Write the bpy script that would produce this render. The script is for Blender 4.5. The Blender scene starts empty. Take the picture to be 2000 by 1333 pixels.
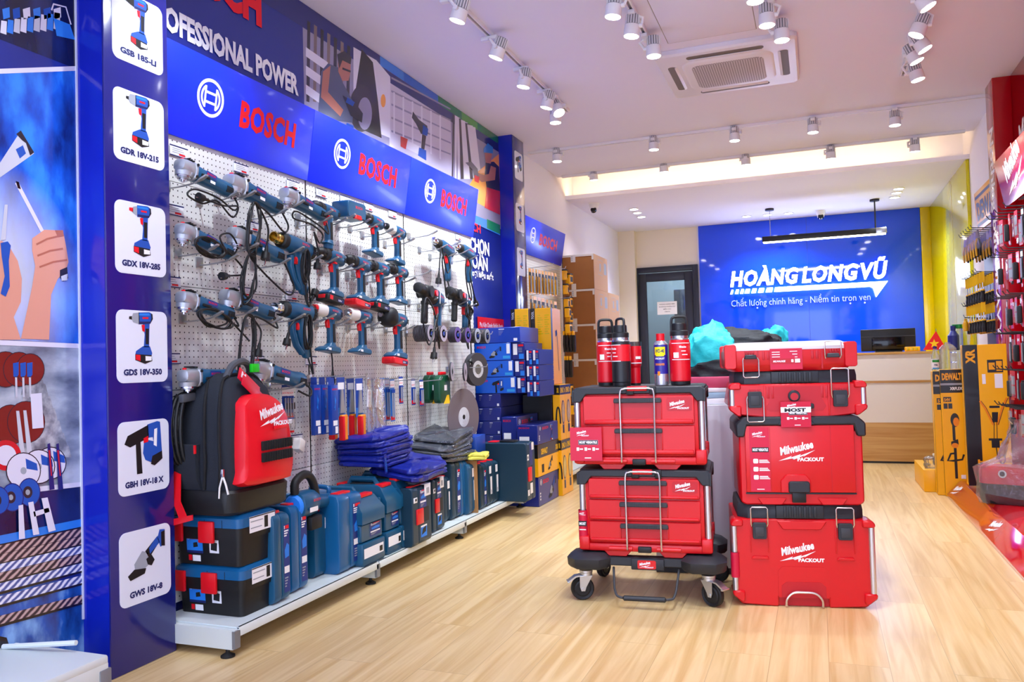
import bpy, bmesh, math, random
from mathutils import Matrix, Vector
PI = math.pi
random.seed(7)
S = bpy.context.scene
COL = S.collection
# ------------------------------------------------------------------ camera
F_PX, YAW, PITCH, ROLL, CAM_H = 1566.0, math.radians(20.8), math.radians(1.6), math.radians(-1.58), 1.05
fw = Vector((-math.sin(YAW)*math.cos(PITCH), math.cos(YAW)*math.cos(PITCH), math.sin(PITCH)))
r0 = Vector((math.cos(YAW), math.sin(YAW), 0)); u0 = r0.cross(fw)
RT = r0*math.cos(ROLL) + u0*math.sin(ROLL); UP = u0*math.cos(ROLL) - r0*math.sin(ROLL)
CAM = Vector((0, 0, CAM_H))
cd = bpy.data.cameras.new('camera'); cam = bpy.data.objects.new('camera', cd); COL.objects.link(cam)
cd.sensor_width = 36; cd.lens = F_PX/2000*36; cd.clip_start = 0.05; cd.clip_end = 200
m = Matrix((RT, UP, -fw)).transposed().to_4x4(); m.translation = CAM
cam.matrix_world = m; S.camera = cam

def at(px, py, ax, val):
    """point of the axis plane (ax: 0 x, 1 y, 2 z = val) that the photograph shows at this pixel"""
    d = RT*((px-1000)/F_PX) - UP*((py-666.5)/F_PX) + fw
    return CAM + d*((val-CAM[ax])/d[ax])

# ------------------------------------------------------------------ world, exposure
S.view_settings.view_transform = 'Standard'; S.view_settings.look = 'None'
S.view_settings.gamma = 1.0; S.view_settings.use_curve_mapping = False
S.view_settings.exposure = 0.24
W = bpy.data.worlds.new('world'); S.world = W; W.use_nodes = True
bg = W.node_tree.nodes['Background']
bg.inputs[0].default_value = (0.64, 0.73, 1.0, 1); bg.inputs[1].default_value = 3.7
S.cycles.max_bounces = 8; S.cycles.diffuse_bounces = 4; S.cycles.glossy_bounces = 4
S.cycles.transmission_bounces = 6; S.cycles.transparent_max_bounces = 12
S.cycles.sample_clamp_indirect = 6; S.cycles.caustics_reflective = False; S.cycles.caustics_refractive = False
SPOT_POWER = 54.0

# ------------------------------------------------------------------ materials
def lin(h):
    h = h.lstrip('#'); o = []
    for i in (0, 2, 4):
        c = int(h[i:i+2], 16)/255
        o.append(c/12.92 if c <= .04045 else ((c+.055)/1.055)**2.4)
    return (*o, 1)
MATS = {}
def mat(name, hexc, rough=.5, metal=0.0, coat=0.0, emit=0.0, bump=0.0, bscale=200, var=0.0, vscale=8, trans=0.0, alpha=1.0, ior=1.45, spec=.5, aniso=None, bdist=.002):
    M = bpy.data.materials.new(name); M.use_nodes = True; nt = M.node_tree
    b = nt.nodes['Principled BSDF']; I = b.inputs
    I['Base Color'].default_value = lin(hexc); I['Roughness'].default_value = rough; I['Metallic'].default_value = metal
    I['Coat Weight'].default_value = coat; I['Coat Roughness'].default_value = .08
    I['Specular IOR Level'].default_value = spec; I['IOR'].default_value = ior
    I['Transmission Weight'].default_value = trans; I['Alpha'].default_value = alpha
    if emit:
        I['Emission Color'].default_value = lin(hexc); I['Emission Strength'].default_value = emit
    if bump or var:
        tc = nt.nodes.new('ShaderNodeTexCoord')
        mp = nt.nodes.new('ShaderNodeMapping'); nt.links.new(tc.outputs['Object'], mp.inputs[0])
        if aniso: mp.inputs['Scale'].default_value = aniso
    if bump:
        n = nt.nodes.new('ShaderNodeTexNoise'); n.inputs['Scale'].default_value = bscale; n.inputs['Detail'].default_value = 3
        nt.links.new(mp.outputs[0], n.inputs['Vector'])
        bp = nt.nodes.new('ShaderNodeBump'); bp.inputs['Strength'].default_value = bump; bp.inputs['Distance'].default_value = bdist
        nt.links.new(n.outputs[0], bp.inputs['Height']); nt.links.new(bp.outputs[0], I['Normal'])
    if var:
        n = nt.nodes.new('ShaderNodeTexNoise'); n.inputs['Scale'].default_value = vscale; n.inputs['Detail'].default_value = 5
        nt.links.new(mp.outputs[0], n.inputs['Vector'])
        rp = nt.nodes.new('ShaderNodeValToRGB'); c = lin(hexc)
        rp.color_ramp.elements[0].position = .3; rp.color_ramp.elements[1].position = .7
        rp.color_ramp.elements[0].color = (*[x*(1-var) for x in c[:3]], 1)
        rp.color_ramp.elements[1].color = (*[min(1, x*(1+var)) for x in c[:3]], 1)
        nt.links.new(n.outputs[0], rp.inputs[0]); nt.links.new(rp.outputs[0], I['Base Color'])
    MATS[name] = M; return M

def film(name, hexc, base=.10, gloss=.55, bump=.8, bscale=40, bdist=.01):
    """thin clear plastic: mostly see-through, a little milky, with sharp glints on its creases"""
    M = bpy.data.materials.new(name); M.use_nodes = True; nt = M.node_tree; N = nt.nodes.new; L = nt.links.new
    nt.nodes.remove(nt.nodes['Principled BSDF']); out = nt.nodes['Material Output']
    tr = N('ShaderNodeBsdfTransparent'); df = N('ShaderNodeBsdfDiffuse'); df.inputs[0].default_value = lin(hexc); gl = N('ShaderNodeBsdfGlossy'); gl.inputs['Roughness'].default_value = .12
    tc = N('ShaderNodeTexCoord'); n = N('ShaderNodeTexNoise'); n.inputs['Scale'].default_value = bscale; n.inputs['Detail'].default_value = 4; L(tc.outputs['Object'], n.inputs['Vector'])
    bp = N('ShaderNodeBump'); bp.inputs['Strength'].default_value = bump; bp.inputs['Distance'].default_value = bdist; L(n.outputs[0], bp.inputs['Height']); L(bp.outputs[0], gl.inputs['Normal'])
    lw = N('ShaderNodeLayerWeight'); lw.inputs['Blend'].default_value = .32; L(bp.outputs[0], lw.inputs['Normal'])
    ml = N('ShaderNodeMath'); ml.operation = 'MULTIPLY_ADD'; ml.inputs[1].default_value = gloss; ml.inputs[2].default_value = .05; L(lw.outputs['Fresnel'], ml.inputs[0])
    m1 = N('ShaderNodeMixShader'); m1.inputs[0].default_value = base; L(tr.outputs[0], m1.inputs[1]); L(df.outputs[0], m1.inputs[2])
    m2 = N('ShaderNodeMixShader'); L(ml.outputs[0], m2.inputs[0]); L(m1.outputs[0], m2.inputs[1]); L(gl.outputs[0], m2.inputs[2]); L(m2.outputs[0], out.inputs['Surface'])
    MATS[name] = M; return M

# ------------------------------------------------------------------ mesh builder
def bevelled(verts, faces, b, seg=2):
    bm = bmesh.new(); vs = [bm.verts.new(v) for v in verts]
    for f in faces: bm.faces.new([vs[i] for i in f])
    bm.normal_update()
    ed = [e for e in bm.edges if len(e.link_faces) == 2 and e.calc_face_angle(0) > .35]
    bmesh.ops.bevel(bm, geom=ed, offset=b, offset_type='OFFSET', segments=seg, profile=.5, affect='EDGES', clamp_overlap=True)
    bm.verts.index_update()
    v = [p.co.copy() for p in bm.verts]; f = [[p.index for p in q.verts] for q in bm.faces]; bm.free()
    return v, f
def RZ(a): return Matrix.Rotation(a, 4, 'Z')
def RX(a): return Matrix.Rotation(a, 4, 'X')
def RY(a): return Matrix.Rotation(a, 4, 'Y')
def T(x, y=0, z=0): return Matrix.Translation((x, y, z) if not hasattr(x, '__len__') else tuple(x))
def frame(o, u, v):
    u = Vector(u); v = Vector(v); n = u.cross(v)
    M = Matrix((u, v, n)).transposed().to_4x4(); M.translation = Vector(o); return M
FONTS = {}
def glyphs(s, bold=0.0, shear=0.0, space=1.0):
    k = (s, bold, shear, space)
    if k not in FONTS:
        c = bpy.data.curves.new('lettering', 'FONT'); c.body = s; c.size = 1; c.offset = bold; c.shear = shear
        c.space_character = space; c.resolution_u = 2; c.fill_mode = 'FRONT'
        o = bpy.data.objects.new('lettering', c); COL.objects.link(o)
        dg = bpy.context.evaluated_depsgraph_get(); dg.update()
        me = bpy.data.meshes.new_from_object(o.evaluated_get(dg))
        v = [p.co.copy() for p in me.vertices]; f = [list(p.vertices) for p in me.polygons]
        bpy.data.objects.remove(o); bpy.data.meshes.remove(me); bpy.data.curves.remove(c)
        if v:
            x0 = min(p.x for p in v); x1 = max(p.x for p in v); y0 = min(p.y for p in v); y1 = max(p.y for p in v)
            v = [Vector((p.x-x0, p.y, 0)) for p in v]
        else: x0 = x1 = y0 = y1 = 0
        FONTS[k] = (v, f, x1-x0, y0, y1)
    return FONTS[k]
class MB:
    def __init__(s, M=None): s.v = []; s.f = []; s.m = []; s.keys = []; s.M = M
    def mi(s, k):
        if k not in s.keys: s.keys.append(k)
        return s.keys.index(k)
    def add(s, verts, faces, k, M=None):
        o = len(s.v); i = s.mi(k)
        M = (s.M @ M if M is not None else s.M) if s.M is not None else M
        s.v += [M @ Vector(p) for p in verts] if M is not None else [Vector(p) for p in verts]
        for f in faces: s.f.append([o+j for j in f]); s.m.append(i)
        return s
    def box(s, x0, x1, y0, y1, z0, z1, k, b=0, seg=2, M=None):
        v = [(x0,y0,z0),(x1,y0,z0),(x1,y1,z0),(x0,y1,z0),(x0,y0,z1),(x1,y0,z1),(x1,y1,z1),(x0,y1,z1)]
        f = [(3,2,1,0),(4,5,6,7),(0,1,5,4),(1,2,6,5),(2,3,7,6),(3,0,4,7)]
        if b: v, f = bevelled(v, f, b, seg)
        return s.add(v, f, k, M)
    def prism(s, pts, d0, d1, k, ax='y', b=0, seg=1, M=None):
        """pts: outline, extruded along ax. ax='y': pts are (x,z) and y runs d0..d1; 'x': (y,z); 'z': (x,y)"""
        a = sum(pts[i][0]*pts[(i+1) % len(pts)][1]-pts[(i+1) % len(pts)][0]*pts[i][1] for i in range(len(pts)))
        if a < 0: pts = pts[::-1]
        mk = {'y': lambda p, d: (p[0], d, p[1]), 'x': lambda p, d: (d, p[0], p[1]), 'z': lambda p, d: (p[0], p[1], d)}[ax]
        n = len(pts); v = [mk(p, d0) for p in pts]+[mk(p, d1) for p in pts]
        lo, hi = list(range(n)), list(range(n, 2*n))
        f = [lo[::-1], hi]+[[i, (i+1) % n, n+(i+1) % n, n+i] for i in range(n)]
        if ax == 'y': f = [q[::-1] for q in f]
        if b: v, f = bevelled(v, f, b, seg)
        return s.add(v, f, k, M)
    def cyl(s, p0, p1, r, k, n=16, r1=None, cap=True):
        p0 = Vector(p0); p1 = Vector(p1); r1 = r if r1 is None else r1
        d = (p1-p0).normalized(); a = d.orthogonal().normalized(); c = d.cross(a); v = []
        for p, q in ((p0, r), (p1, r1)):
            v += [p+(a*math.cos(2*PI*i/n)+c*math.sin(2*PI*i/n))*q for i in range(n)]
        f = [[i, (i+1) % n, n+(i+1) % n, n+i] for i in range(n)]
        if cap: f += [list(range(n))[::-1], list(range(n, 2*n))]
        return s.add(v, f, k)
    def lathe(s, prof, k, n=24, M=None):
        """prof: (r,z) pairs from the bottom up; k: one key, or a list with one key for each ring"""
        v = []
        for r, z in prof: v += [(r*math.cos(2*PI*i/n), r*math.sin(2*PI*i/n), z) for i in range(n)]
        if isinstance(k, str): k = [k]*(len(prof)-1)
        if prof[0][0] > 1e-6: s.add(v[:n], [list(range(n))[::-1]], k[0], M)
        if prof[-1][0] > 1e-6: s.add(v[-n:], [list(range(n))], k[-1], M)
        for j in range(len(prof)-1):
            s.add(v[j*n:(j+2)*n], [[i, (i+1) % n, n+(i+1) % n, n+i] for i in range(n)], k[j], M)
        return s
    def tube(s, pts, r, k, n=8, closed=False):
        P = [Vector(p) for p in pts]; N = len(P); R = r if hasattr(r, '__len__') else [r]*N
        v = []; a = None
        for i in range(N):
            d = (P[(i+1) % N]-P[i-1]) if closed or 0 < i < N-1 else (P[1]-P[0] if i == 0 else P[-1]-P[-2])
            d = d.normalized() if d.length > 1e-9 else Vector((0, 0, 1))
            a = d.orthogonal().normalized() if a is None else (a-d*a.dot(d))
            a = a.normalized() if a.length > 1e-6 else d.orthogonal().normalized()
            c = d.cross(a)
            v += [P[i]+(a*math.cos(2*PI*j/n)+c*math.sin(2*PI*j/n))*R[i] for j in range(n)]
        f = []
        for i in range(N if closed else N-1):
            q = (i+1) % N
            f += [[i*n+j, i*n+(j+1) % n, q*n+(j+1) % n, q*n+j] for j in range(n)]
        if not closed: f += [list(range(n))[::-1], list(range((N-1)*n, N*n))]
        return s.add(v, f, k)
    def loft(s, rings, k, cap=True, M=None):
        n = len(rings[0]); v = [p for r in rings for p in r]; f = []
        for i in range(len(rings)-1):
            f += [[i*n+j, i*n+(j+1) % n, (i+1)*n+(j+1) % n, (i+1)*n+j] for j in range(n)]
        if cap: f += [list(range(n))[::-1], list(range((len(rings)-1)*n, len(rings)*n))]
        return s.add(v, f, k, M)
    def poly(s, pts, k, M=None):
        return s.add(pts, [list(range(len(pts)))], k, M)
    def flat(s, pts, k, fr, off=0.0):
        """outline in the (u,v) plane of a frame"""
        a = sum(pts[i][0]*pts[(i+1) % len(pts)][1]-pts[(i+1) % len(pts)][0]*pts[i][1] for i in range(len(pts)))
        if a < 0: pts = pts[::-1]
        return s.add([(p[0], p[1], off) for p in pts], [list(range(len(pts)))], k, fr)
    def rect(s, x0, x1, y0, y1, k, fr, off=0.0):
        return s.flat([(x0,y0),(x1,y0),(x1,y1),(x0,y1)], k, fr, off)
    def text(s, t, k, fr, x, y, h, w=None, bold=0.012, shear=0.0, align='l', off=0.0, rot=0.0, space=1.0):
        """capital height h, optional total width w"""
        v, f, tw, y0, y1 = glyphs(t, bold, shear, space)
        if not v: return s
        sy = h/.73; sx = sy if w is None else w/max(tw, 1e-6)
        dx = {'l': 0, 'c': -tw*sx/2, 'r': -tw*sx}[align]
        L = T(x, y, off) @ RZ(rot)
        return s.add([L @ Vector((p.x*sx+dx, p.y*sy, 0)) for p in v], f, k, fr)
    def obj(s, name, parent=None, mats=None, angle=38):
        me = bpy.data.meshes.new(name)
        me.from_pydata([tuple(p) for p in s.v], [], s.f)
        for k in s.keys: me.materials.append(MATS[k])
        me.polygons.foreach_set('material_index', s.m)
        me.polygons.foreach_set('use_smooth', [True]*len(s.f))
        me.update()
        try: me.set_sharp_from_angle(angle=math.radians(angle))
        except Exception: pass
        o = bpy.data.objects.new(name, me); COL.objects.link(o)
        if parent is not None: o.parent = parent
        return o
def rrect(x0, x1, y0, y1, r, n=5):
    o = []
    for cx, cy, a in ((x1-r, y0+r, -90), (x1-r, y1-r, 0), (x0+r, y1-r, 90), (x0+r, y0+r, 180)):
        o += [(cx+r*math.cos(math.radians(a+90*i/n)), cy+r*math.sin(math.radians(a+90*i/n))) for i in range(n+1)]
    return o
def circ(cx, cy, r, n=20, ry=None):
    ry = ry or r
    return [(cx+r*math.cos(2*PI*i/n), cy+ry*math.sin(2*PI*i/n)) for i in range(n)]
def smooth(pts, n=6, closed=False):
    """points of a smooth line through pts"""
    P = [Vector(p) for p in pts]; N = len(P); o = []
    g = (lambda i: P[i % N]) if closed else (lambda i: P[max(0, min(N-1, i))])
    for i in range(N if closed else N-1):
        a, b, c, d = g(i-1), g(i), g(i+1), g(i+2)
        for j in range(n):
            t = j/n
            o.append(.5*((2*b)+(c-a)*t+(2*a-5*b+4*c-d)*t*t+(3*b-a-3*c+d)*t**3))
    if not closed: o.append(P[-1])
    return o
def tag(o, label, cat, group=None, kind=None):
    o['label'] = label; o['category'] = cat
    if group: o['group'] = group
    if kind: o['kind'] = kind
    return o
def thing(name, label, cat, loc=(0, 0, 0), rz=0.0, group=None):
    o = bpy.data.objects.new(name, None); COL.objects.link(o); o.empty_display_size = .05
    o.location = loc; o.rotation_euler = (0, 0, rz)
    return tag(o, label, cat, group)
KIDS = {}
def dup(root, loc=None, rz=None, label=None, rot=None, scale=None, group=None):
    def cp(o, par):
        c = o.copy(); COL.objects.link(c)
        if par is not None: c.parent = par
        for ch in o.children: cp(ch, c)
        return c
    r = cp(root, None)
    if loc is not None: r.location = loc
    if rot is not None: r.rotation_euler = rot
    elif rz is not None: r.rotation_euler = (0, 0, rz)
    if scale is not None: r.scale = (scale,)*3 if not hasattr(scale, '__len__') else scale
    if label: r['label'] = label
    if group: r['group'] = group
    return r
def struct(o): o['kind'] = 'structure'; return o
LEFT = PI/2      # a thing built to face -y looks into the room from the left wall
RIGHT = -PI/2
# ------------------------------------------------------------------ room: x -2.43..1.32, y -1.2..10.6, z 0..2.95
XL, XR, ZC, YB, YLIP, ZLO = -2.43, 1.33, 2.95, 10.6, 8.10, 2.765
YF = -1.6
def wood_material(name, c1, c2, w, l, rough, swap=False, rotz=0.0, scale_grain=1.0):
    M = bpy.data.materials.new(name); M.use_nodes = True; nt = M.node_tree; N = nt.nodes.new; L = nt.links.new
    b = nt.nodes['Principled BSDF']; b.inputs['Roughness'].default_value = rough; b.inputs['Specular IOR Level'].default_value = .5
    tc = N('ShaderNodeTexCoord'); mp = N('ShaderNodeMapping'); mp.inputs['Rotation'].default_value = (0, 0, rotz) if not swap else (PI/2, 0, 0)
    L(tc.outputs['Object'], mp.inputs[0])
    br = N('ShaderNodeTexBrick'); br.offset = .37; br.inputs['Scale'].default_value = 1.0
    br.inputs['Brick Width'].default_value = l; br.inputs['Row Height'].default_value = w
    br.inputs['Mortar Size'].default_value = .0014; br.inputs['Mortar Smooth'].default_value = .3; br.inputs['Bias'].default_value = 0
    br.inputs['Color1'].default_value = (0, 0, 0, 1); br.inputs['Color2'].default_value = (1, 1, 1, 1); br.inputs['Mortar'].default_value = (.5, .5, .5, 1)
    L(mp.outputs[0], br.inputs['Vector'])
    m2 = N('ShaderNodeMapping'); m2.inputs['Scale'].default_value = (1.1*scale_grain, 22*scale_grain, 9); L(mp.outputs[0], m2.inputs[0])
    sx = N('ShaderNodeVectorMath'); sx.operation = 'ADD'
    sc = N('ShaderNodeVectorMath'); sc.operation = 'SCALE'; sc.inputs['Scale'].default_value = 9
    L(br.outputs['Color'], sc.inputs[0]); L(m2.outputs[0], sx.inputs[0]); L(sc.outputs[0], sx.inputs[1])
    n = N('ShaderNodeTexNoise'); n.inputs['Scale'].default_value = 1; n.inputs['Detail'].default_value = 7; n.inputs['Distortion'].default_value = 1.2
    L(sx.outputs[0], n.inputs['Vector'])
    rp = N('ShaderNodeValToRGB'); rp.color_ramp.elements[0].color = lin(c1); rp.color_ramp.elements[1].color = lin(c2)
    rp.color_ramp.elements[0].position = .32; rp.color_ramp.elements[1].position = .62
    L(n.outputs[0], rp.inputs[0])
    mx = N('ShaderNodeMix'); mx.data_type = 'RGBA'; mx.blend_type = 'MULTIPLY'; mx.inputs[0].default_value = .10
    L(rp.outputs[0], mx.inputs[6]); L(br.outputs['Color'], mx.inputs[7])
    m3 = N('ShaderNodeMix'); m3.data_type = 'RGBA'; m3.inputs[7].default_value = lin('#9a7a4c')
    ml = N('ShaderNodeMath'); ml.operation = 'MULTIPLY'; ml.inputs[1].default_value = .45; L(br.outputs['Fac'], ml.inputs[0])
    L(ml.outputs[0], m3.inputs[0]); L(mx.outputs[2], m3.inputs[6]); L(m3.outputs[2], b.inputs['Base Color'])
    MATS[name] = M; return M
wood_material('oak_floor', '#d4ae70', '#e9cb94', .19, 1.25, .30, rotz=PI/2)
wood_material('oak_board', '#c0883f', '#d9ab66', .9, 3.0, .35, swap=True, scale_grain=.8)
mat('ceiling_paint', '#dedef4', .8, bump=.05, bscale=60)
mat('white_paint', '#e9e6ee', .7, bump=.05, bscale=80)
mat('cream_paint', '#e6dccb', .7, bump=.05, bscale=80)
mat('blue_gloss', '#0a4af0', .06, coat=.6)
mat('yellow_gloss', '#d8d000', .10, coat=.5)
mat('olive_gloss', '#d6b800', .12, coat=.4)
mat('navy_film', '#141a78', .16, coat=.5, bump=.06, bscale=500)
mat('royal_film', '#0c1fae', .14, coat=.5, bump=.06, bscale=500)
mat('dark_frame', '#1f2230', .35)
mat('seam', '#8f8a8c', .8)
mat('dark_seam', '#1a3a9a', .4)
MB().box(XL-.1, XR+.1, YF, YB+.1, -.1, 0, 'oak_floor').obj('floor')['kind'] = 'structure'
YCE, ZSL = 7.86, 3.22
struct(MB().box(XL-.1, XR+.1, YF, YCE, ZC, ZC+.1, 'ceiling_paint').box(XL-.1, XR+.1, YCE-.02, YCE, ZC+.1, ZSL, 'ceiling_paint').box(XL-.1, XR+.1, YCE-.02, YLIP+.36, ZSL, ZSL+.05, 'ceiling_paint').obj('ceiling'))
lip = MB()
lip.box(XL, XR, YLIP, YLIP+.02, ZLO, ZLO+.04, 'white_paint')
lip.box(XL, XR, YLIP+.02, YB+.1, ZLO, ZLO+.012, 'ceiling_paint')
lip.box(XL, XR, YLIP+.30, YB+.1, ZLO+.012, ZSL, 'white_paint')
struct(lip.obj('ceiling_lowered'))
struct(MB().box(XL-.1, XL, YF, YB+.1, 0, ZSL, 'white_paint').obj('wall_left'))
struct(MB().box(XR, XR+.1, YF, YB+.1, 0, ZSL, 'white_paint').obj('wall_right'))
wb = MB(); xd0, xd1, zd = at(1238, 600, 1, YB)[0], at(1366, 600, 1, YB)[0], at(1300, 521, 1, YB)[2]
wb.box(XL, xd0, YB, YB+.1, 0, ZLO, 'cream_paint').box(xd1, XR, YB, YB+.1, 0, ZLO, 'white_paint').box(xd0, xd1, YB, YB+.1, zd, ZLO, 'cream_paint')
wb.box(XL, XL+.22, YB-.12, YB, 0, ZLO, 'cream_paint')
struct(wb.obj('wall_back'))
# room behind the glazed door
rm = MB(); mat('pale_blue_wall', '#b4c3cb', .7); mat('grey_blue', '#39424f', .6); mat('plant_green', '#1e6a34', .7)
rm.box(xd0-.3, xd1+.5, YB+1.3, YB+1.4, 0, 2.6, 'pale_blue_wall').box(xd0-.35, xd0-.3, YB+.1, YB+1.3, 0, 2.6, 'pale_blue_wall').box(xd1+.5, xd1+.55, YB+.1, YB+1.3, 0, 2.6, 'pale_blue_wall')
rm.box(xd0-.3, xd1+.5, YB+.1, YB+1.3, -.1, 0, 'oak_floor').box(xd0-.3, xd1+.5, YB+.1, YB+1.4, 2.6, 2.65, 'ceiling_paint')
struct(rm.obj('wall_stockroom'))
cb = MB().box(xd0+.42, xd1+.3, YB+.7, YB+1.25, 0, 2.02, 'grey_blue', .01).obj('storage_cupboard')
ld = bpy.data.lights.new('stockroom_lamp', 'AREA'); ld.size = .5; ld.energy = 13; ld.color = (.9, .96, 1); lo = bpy.data.objects.new('stockroom_lamp', ld); COL.objects.link(lo); lo.location = ((xd0+xd1)/2, YB+.6, 2.55)
tag(cb, 'tall dark grey cupboard seen through the glass door', 'cupboard')
# door leaf
d = bpy.data.objects.new('door_1', None); COL.objects.link(d); d['kind'] = 'structure'; d.location = (xd0, YB, 0)
wd = xd1-xd0
fr = MB().box(0, .07, -.04, .06, 0, zd, 'dark_frame', .004).box(wd-.07, wd, -.04, .06, 0, zd, 'dark_frame', .004).box(.07, wd-.07, -.04, .06, zd-.07, zd, 'dark_frame', .004)
fr.obj('door_frame', d)
lf = MB().box(.075, .18, -.02, .03, .01, zd-.08, 'dark_frame', .004).box(wd-.18, wd-.075, -.02, .03, .01, zd-.08, 'dark_frame', .004).box(.18, wd-.18, -.02, .03, zd-.19, zd-.08, 'dark_frame', .004).box(.18, wd-.18, -.02, .03, .01, .2, 'dark_frame', .004)
lf.obj('door_leaf', d)
mat('door_glass', '#cfe0ea', .03, trans=.95, ior=1.45, spec=.4)
MB().box(.18, wd-.18, 0, .008, .2, zd-.19, 'door_glass').obj('door_pane', d)
mat('paper', '#f1eef0', .8); mat('ink', '#2a2a3a', .8)
n = MB(frame((at(1303, 600, 1, YB)[0], YB-.002, at(1303, 602, 1, YB)[2]), (1, 0, 0), (0, 0, 1)))
n.rect(-.13, .13, -.085, .085, 'paper', None)
for i, (t, w_) in enumerate((('PHÒNG NHÂN VIÊN', .20), ('KHÔNG PHẬN SỰ', .21), ('MIỄN VÀO', .10), ('CẢM ƠN', .07))): n.text(t, 'ink', None, 0, .045-i*.033, .013, w_, align='c', off=.0008)
tag(n.obj('door_notice'), 'white paper notice taped to the glass of the dark door', 'notice')
# blue gloss panel and yellow gloss panels at the back
xb0, xb1 = at(1364, 443, 1, YB)[0], at(1796, 413, 1, YB-.03)[0]
bp = MB().box(xb0, xb1, YB-.035, YB-.001, 0, ZLO-.002, 'blue_gloss', .002)
for px in (1574, ): bp.box(at(px, 430, 1, YB-.035)[0]-.0015, at(px, 430, 1, YB-.035)[0]+.0015, YB-.0365, YB-.034, 0, ZLO-.003, 'dark_seam')
tag(bp.obj('gloss_panel'), 'big glossy royal blue panel behind the counter carrying the lit sign', 'panel')
yp = MB().box(xb1+.004, XR-.003, YB-.035, YB-.001, 0, ZLO-.002, 'olive_gloss', .002)
tag(yp.obj('gloss_panel'), 'narrow mustard yellow panel on the rear wall beside the blue panel', 'panel', )
yy0 = at(1886, 330, 0, XR-.03)[1]
yp = MB().box(XR-.03, XR-.001, yy0, YB-.04, 0, ZLO-.002, 'yellow_gloss', .003)
yp.box(XR-.0315, XR-.029, (yy0+YB)/2-.4, (yy0+YB)/2-.397, 0, ZLO-.003, 'olive_gloss')
tag(yp.obj('gloss_panel'), 'large glossy lime yellow panel lining the right wall near the counter', 'panel')
# cove light
mat('warm_led', '#ffdca0', .5, emit=34)
tag(MB().box(XL+.05, XR-.25, YLIP+.04, YLIP+.07, ZLO+.014, ZLO+.022, 'warm_led').obj('strip_light'), 'warm strip light hidden behind the lip of the lowered ceiling', 'light')
# hatch lines in the ceiling
hp = [at(x, y, 2, ZC-.001) for x, y in ((1268, 10), (1306, 82), (1478, 59), (1463, -10))]
hx0, hx1 = (hp[0].x+hp[1].x)/2, (hp[2].x+hp[3].x)/2; hy1 = (hp[1].y+hp[2].y)/2; hy0 = hy1-.75
h = MB().box(hx0, hx1, hy0, hy1, ZC-.003, ZC+.01, 'ceiling_paint', .001)
for a in ((hx0-.004, hx0, hy0, hy1), (hx1, hx1+.004, hy0, hy1), (hx0, hx1, hy1, hy1+.004)): h.box(*a[:2], *a[2:], ZC-.002, ZC+.01, 'seam')
tag(h.obj('access_panel'), 'flush white access panel in the ceiling beside the air conditioner', 'panel')
# ---- pillars
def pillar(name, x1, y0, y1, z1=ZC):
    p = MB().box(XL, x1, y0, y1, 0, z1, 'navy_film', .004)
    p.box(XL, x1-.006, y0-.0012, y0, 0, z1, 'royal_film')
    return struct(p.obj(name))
XPIL, YP0, YP1 = -2.30, 2.10, 2.40
pillar('pillar_near', XPIL, YP0, YP1)
YQ0, YQ1 = 6.19, 6.46
pillar('pillar_far', XPIL, YQ0, YQ1)
# ------------------------------------------------------------------ ceiling lamps
mat('lamp_white', '#e9e7ea', .45); mat('lamp_fin', '#8d8b90', .5); mat('lamp_lens', '#ffffff', .3, emit=14)
def track(p0, p1, label):
    p0 = Vector(p0); p1 = Vector(p1); d = (p1-p0).normalized(); n = Vector((-d.y, d.x, 0)); M = frame(p0, d, n); l = (p1-p0).length
    b = MB(M).box(0, l, -.017, -.008, -.022, -.0005, 'lamp_white').box(0, l, .008, .017, -.022, -.0005, 'lamp_white').box(0, l, -.008, .008, -.012, -.0005, 'lamp_fin').box(-.006, 0, -.018, .018, -.023, -.0005, 'lamp_white').box(l, l+.006, -.018, .018, -.023, -.0005, 'lamp_white')
    return tag(b.obj('track_rail'), label, 'lamp rail', 'white lamp rails on the ceiling')
XT = (-1.69, -.865, -.16, .61); YT = (6.78, 7.8)
track((XT[0], .6, ZC), (XT[0], 5.75, ZC), 'white lamp rail running above the blue tool wall')
track((XT[1], .6, ZC), (XT[1], 4.72, ZC), 'white lamp rail that ends at the near corner of the ceiling air conditioner')
track((XT[2], .6, ZC), (XT[2], 4.6, ZC), 'white lamp rail that ends above the far right corner of the air conditioner')
track((XT[3], .6, ZC), (XT[3], 6.0, ZC), 'white lamp rail nearest the red shop wall')
track((-2.36, YT[0], ZC), (1.25, YT[0], ZC), 'white lamp rail crossing the shop in front of the warm cove')
track((-2.36, YT[1], ZC), (1.25, YT[1], ZC), 'white lamp rail against the warm glowing cove')
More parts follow.
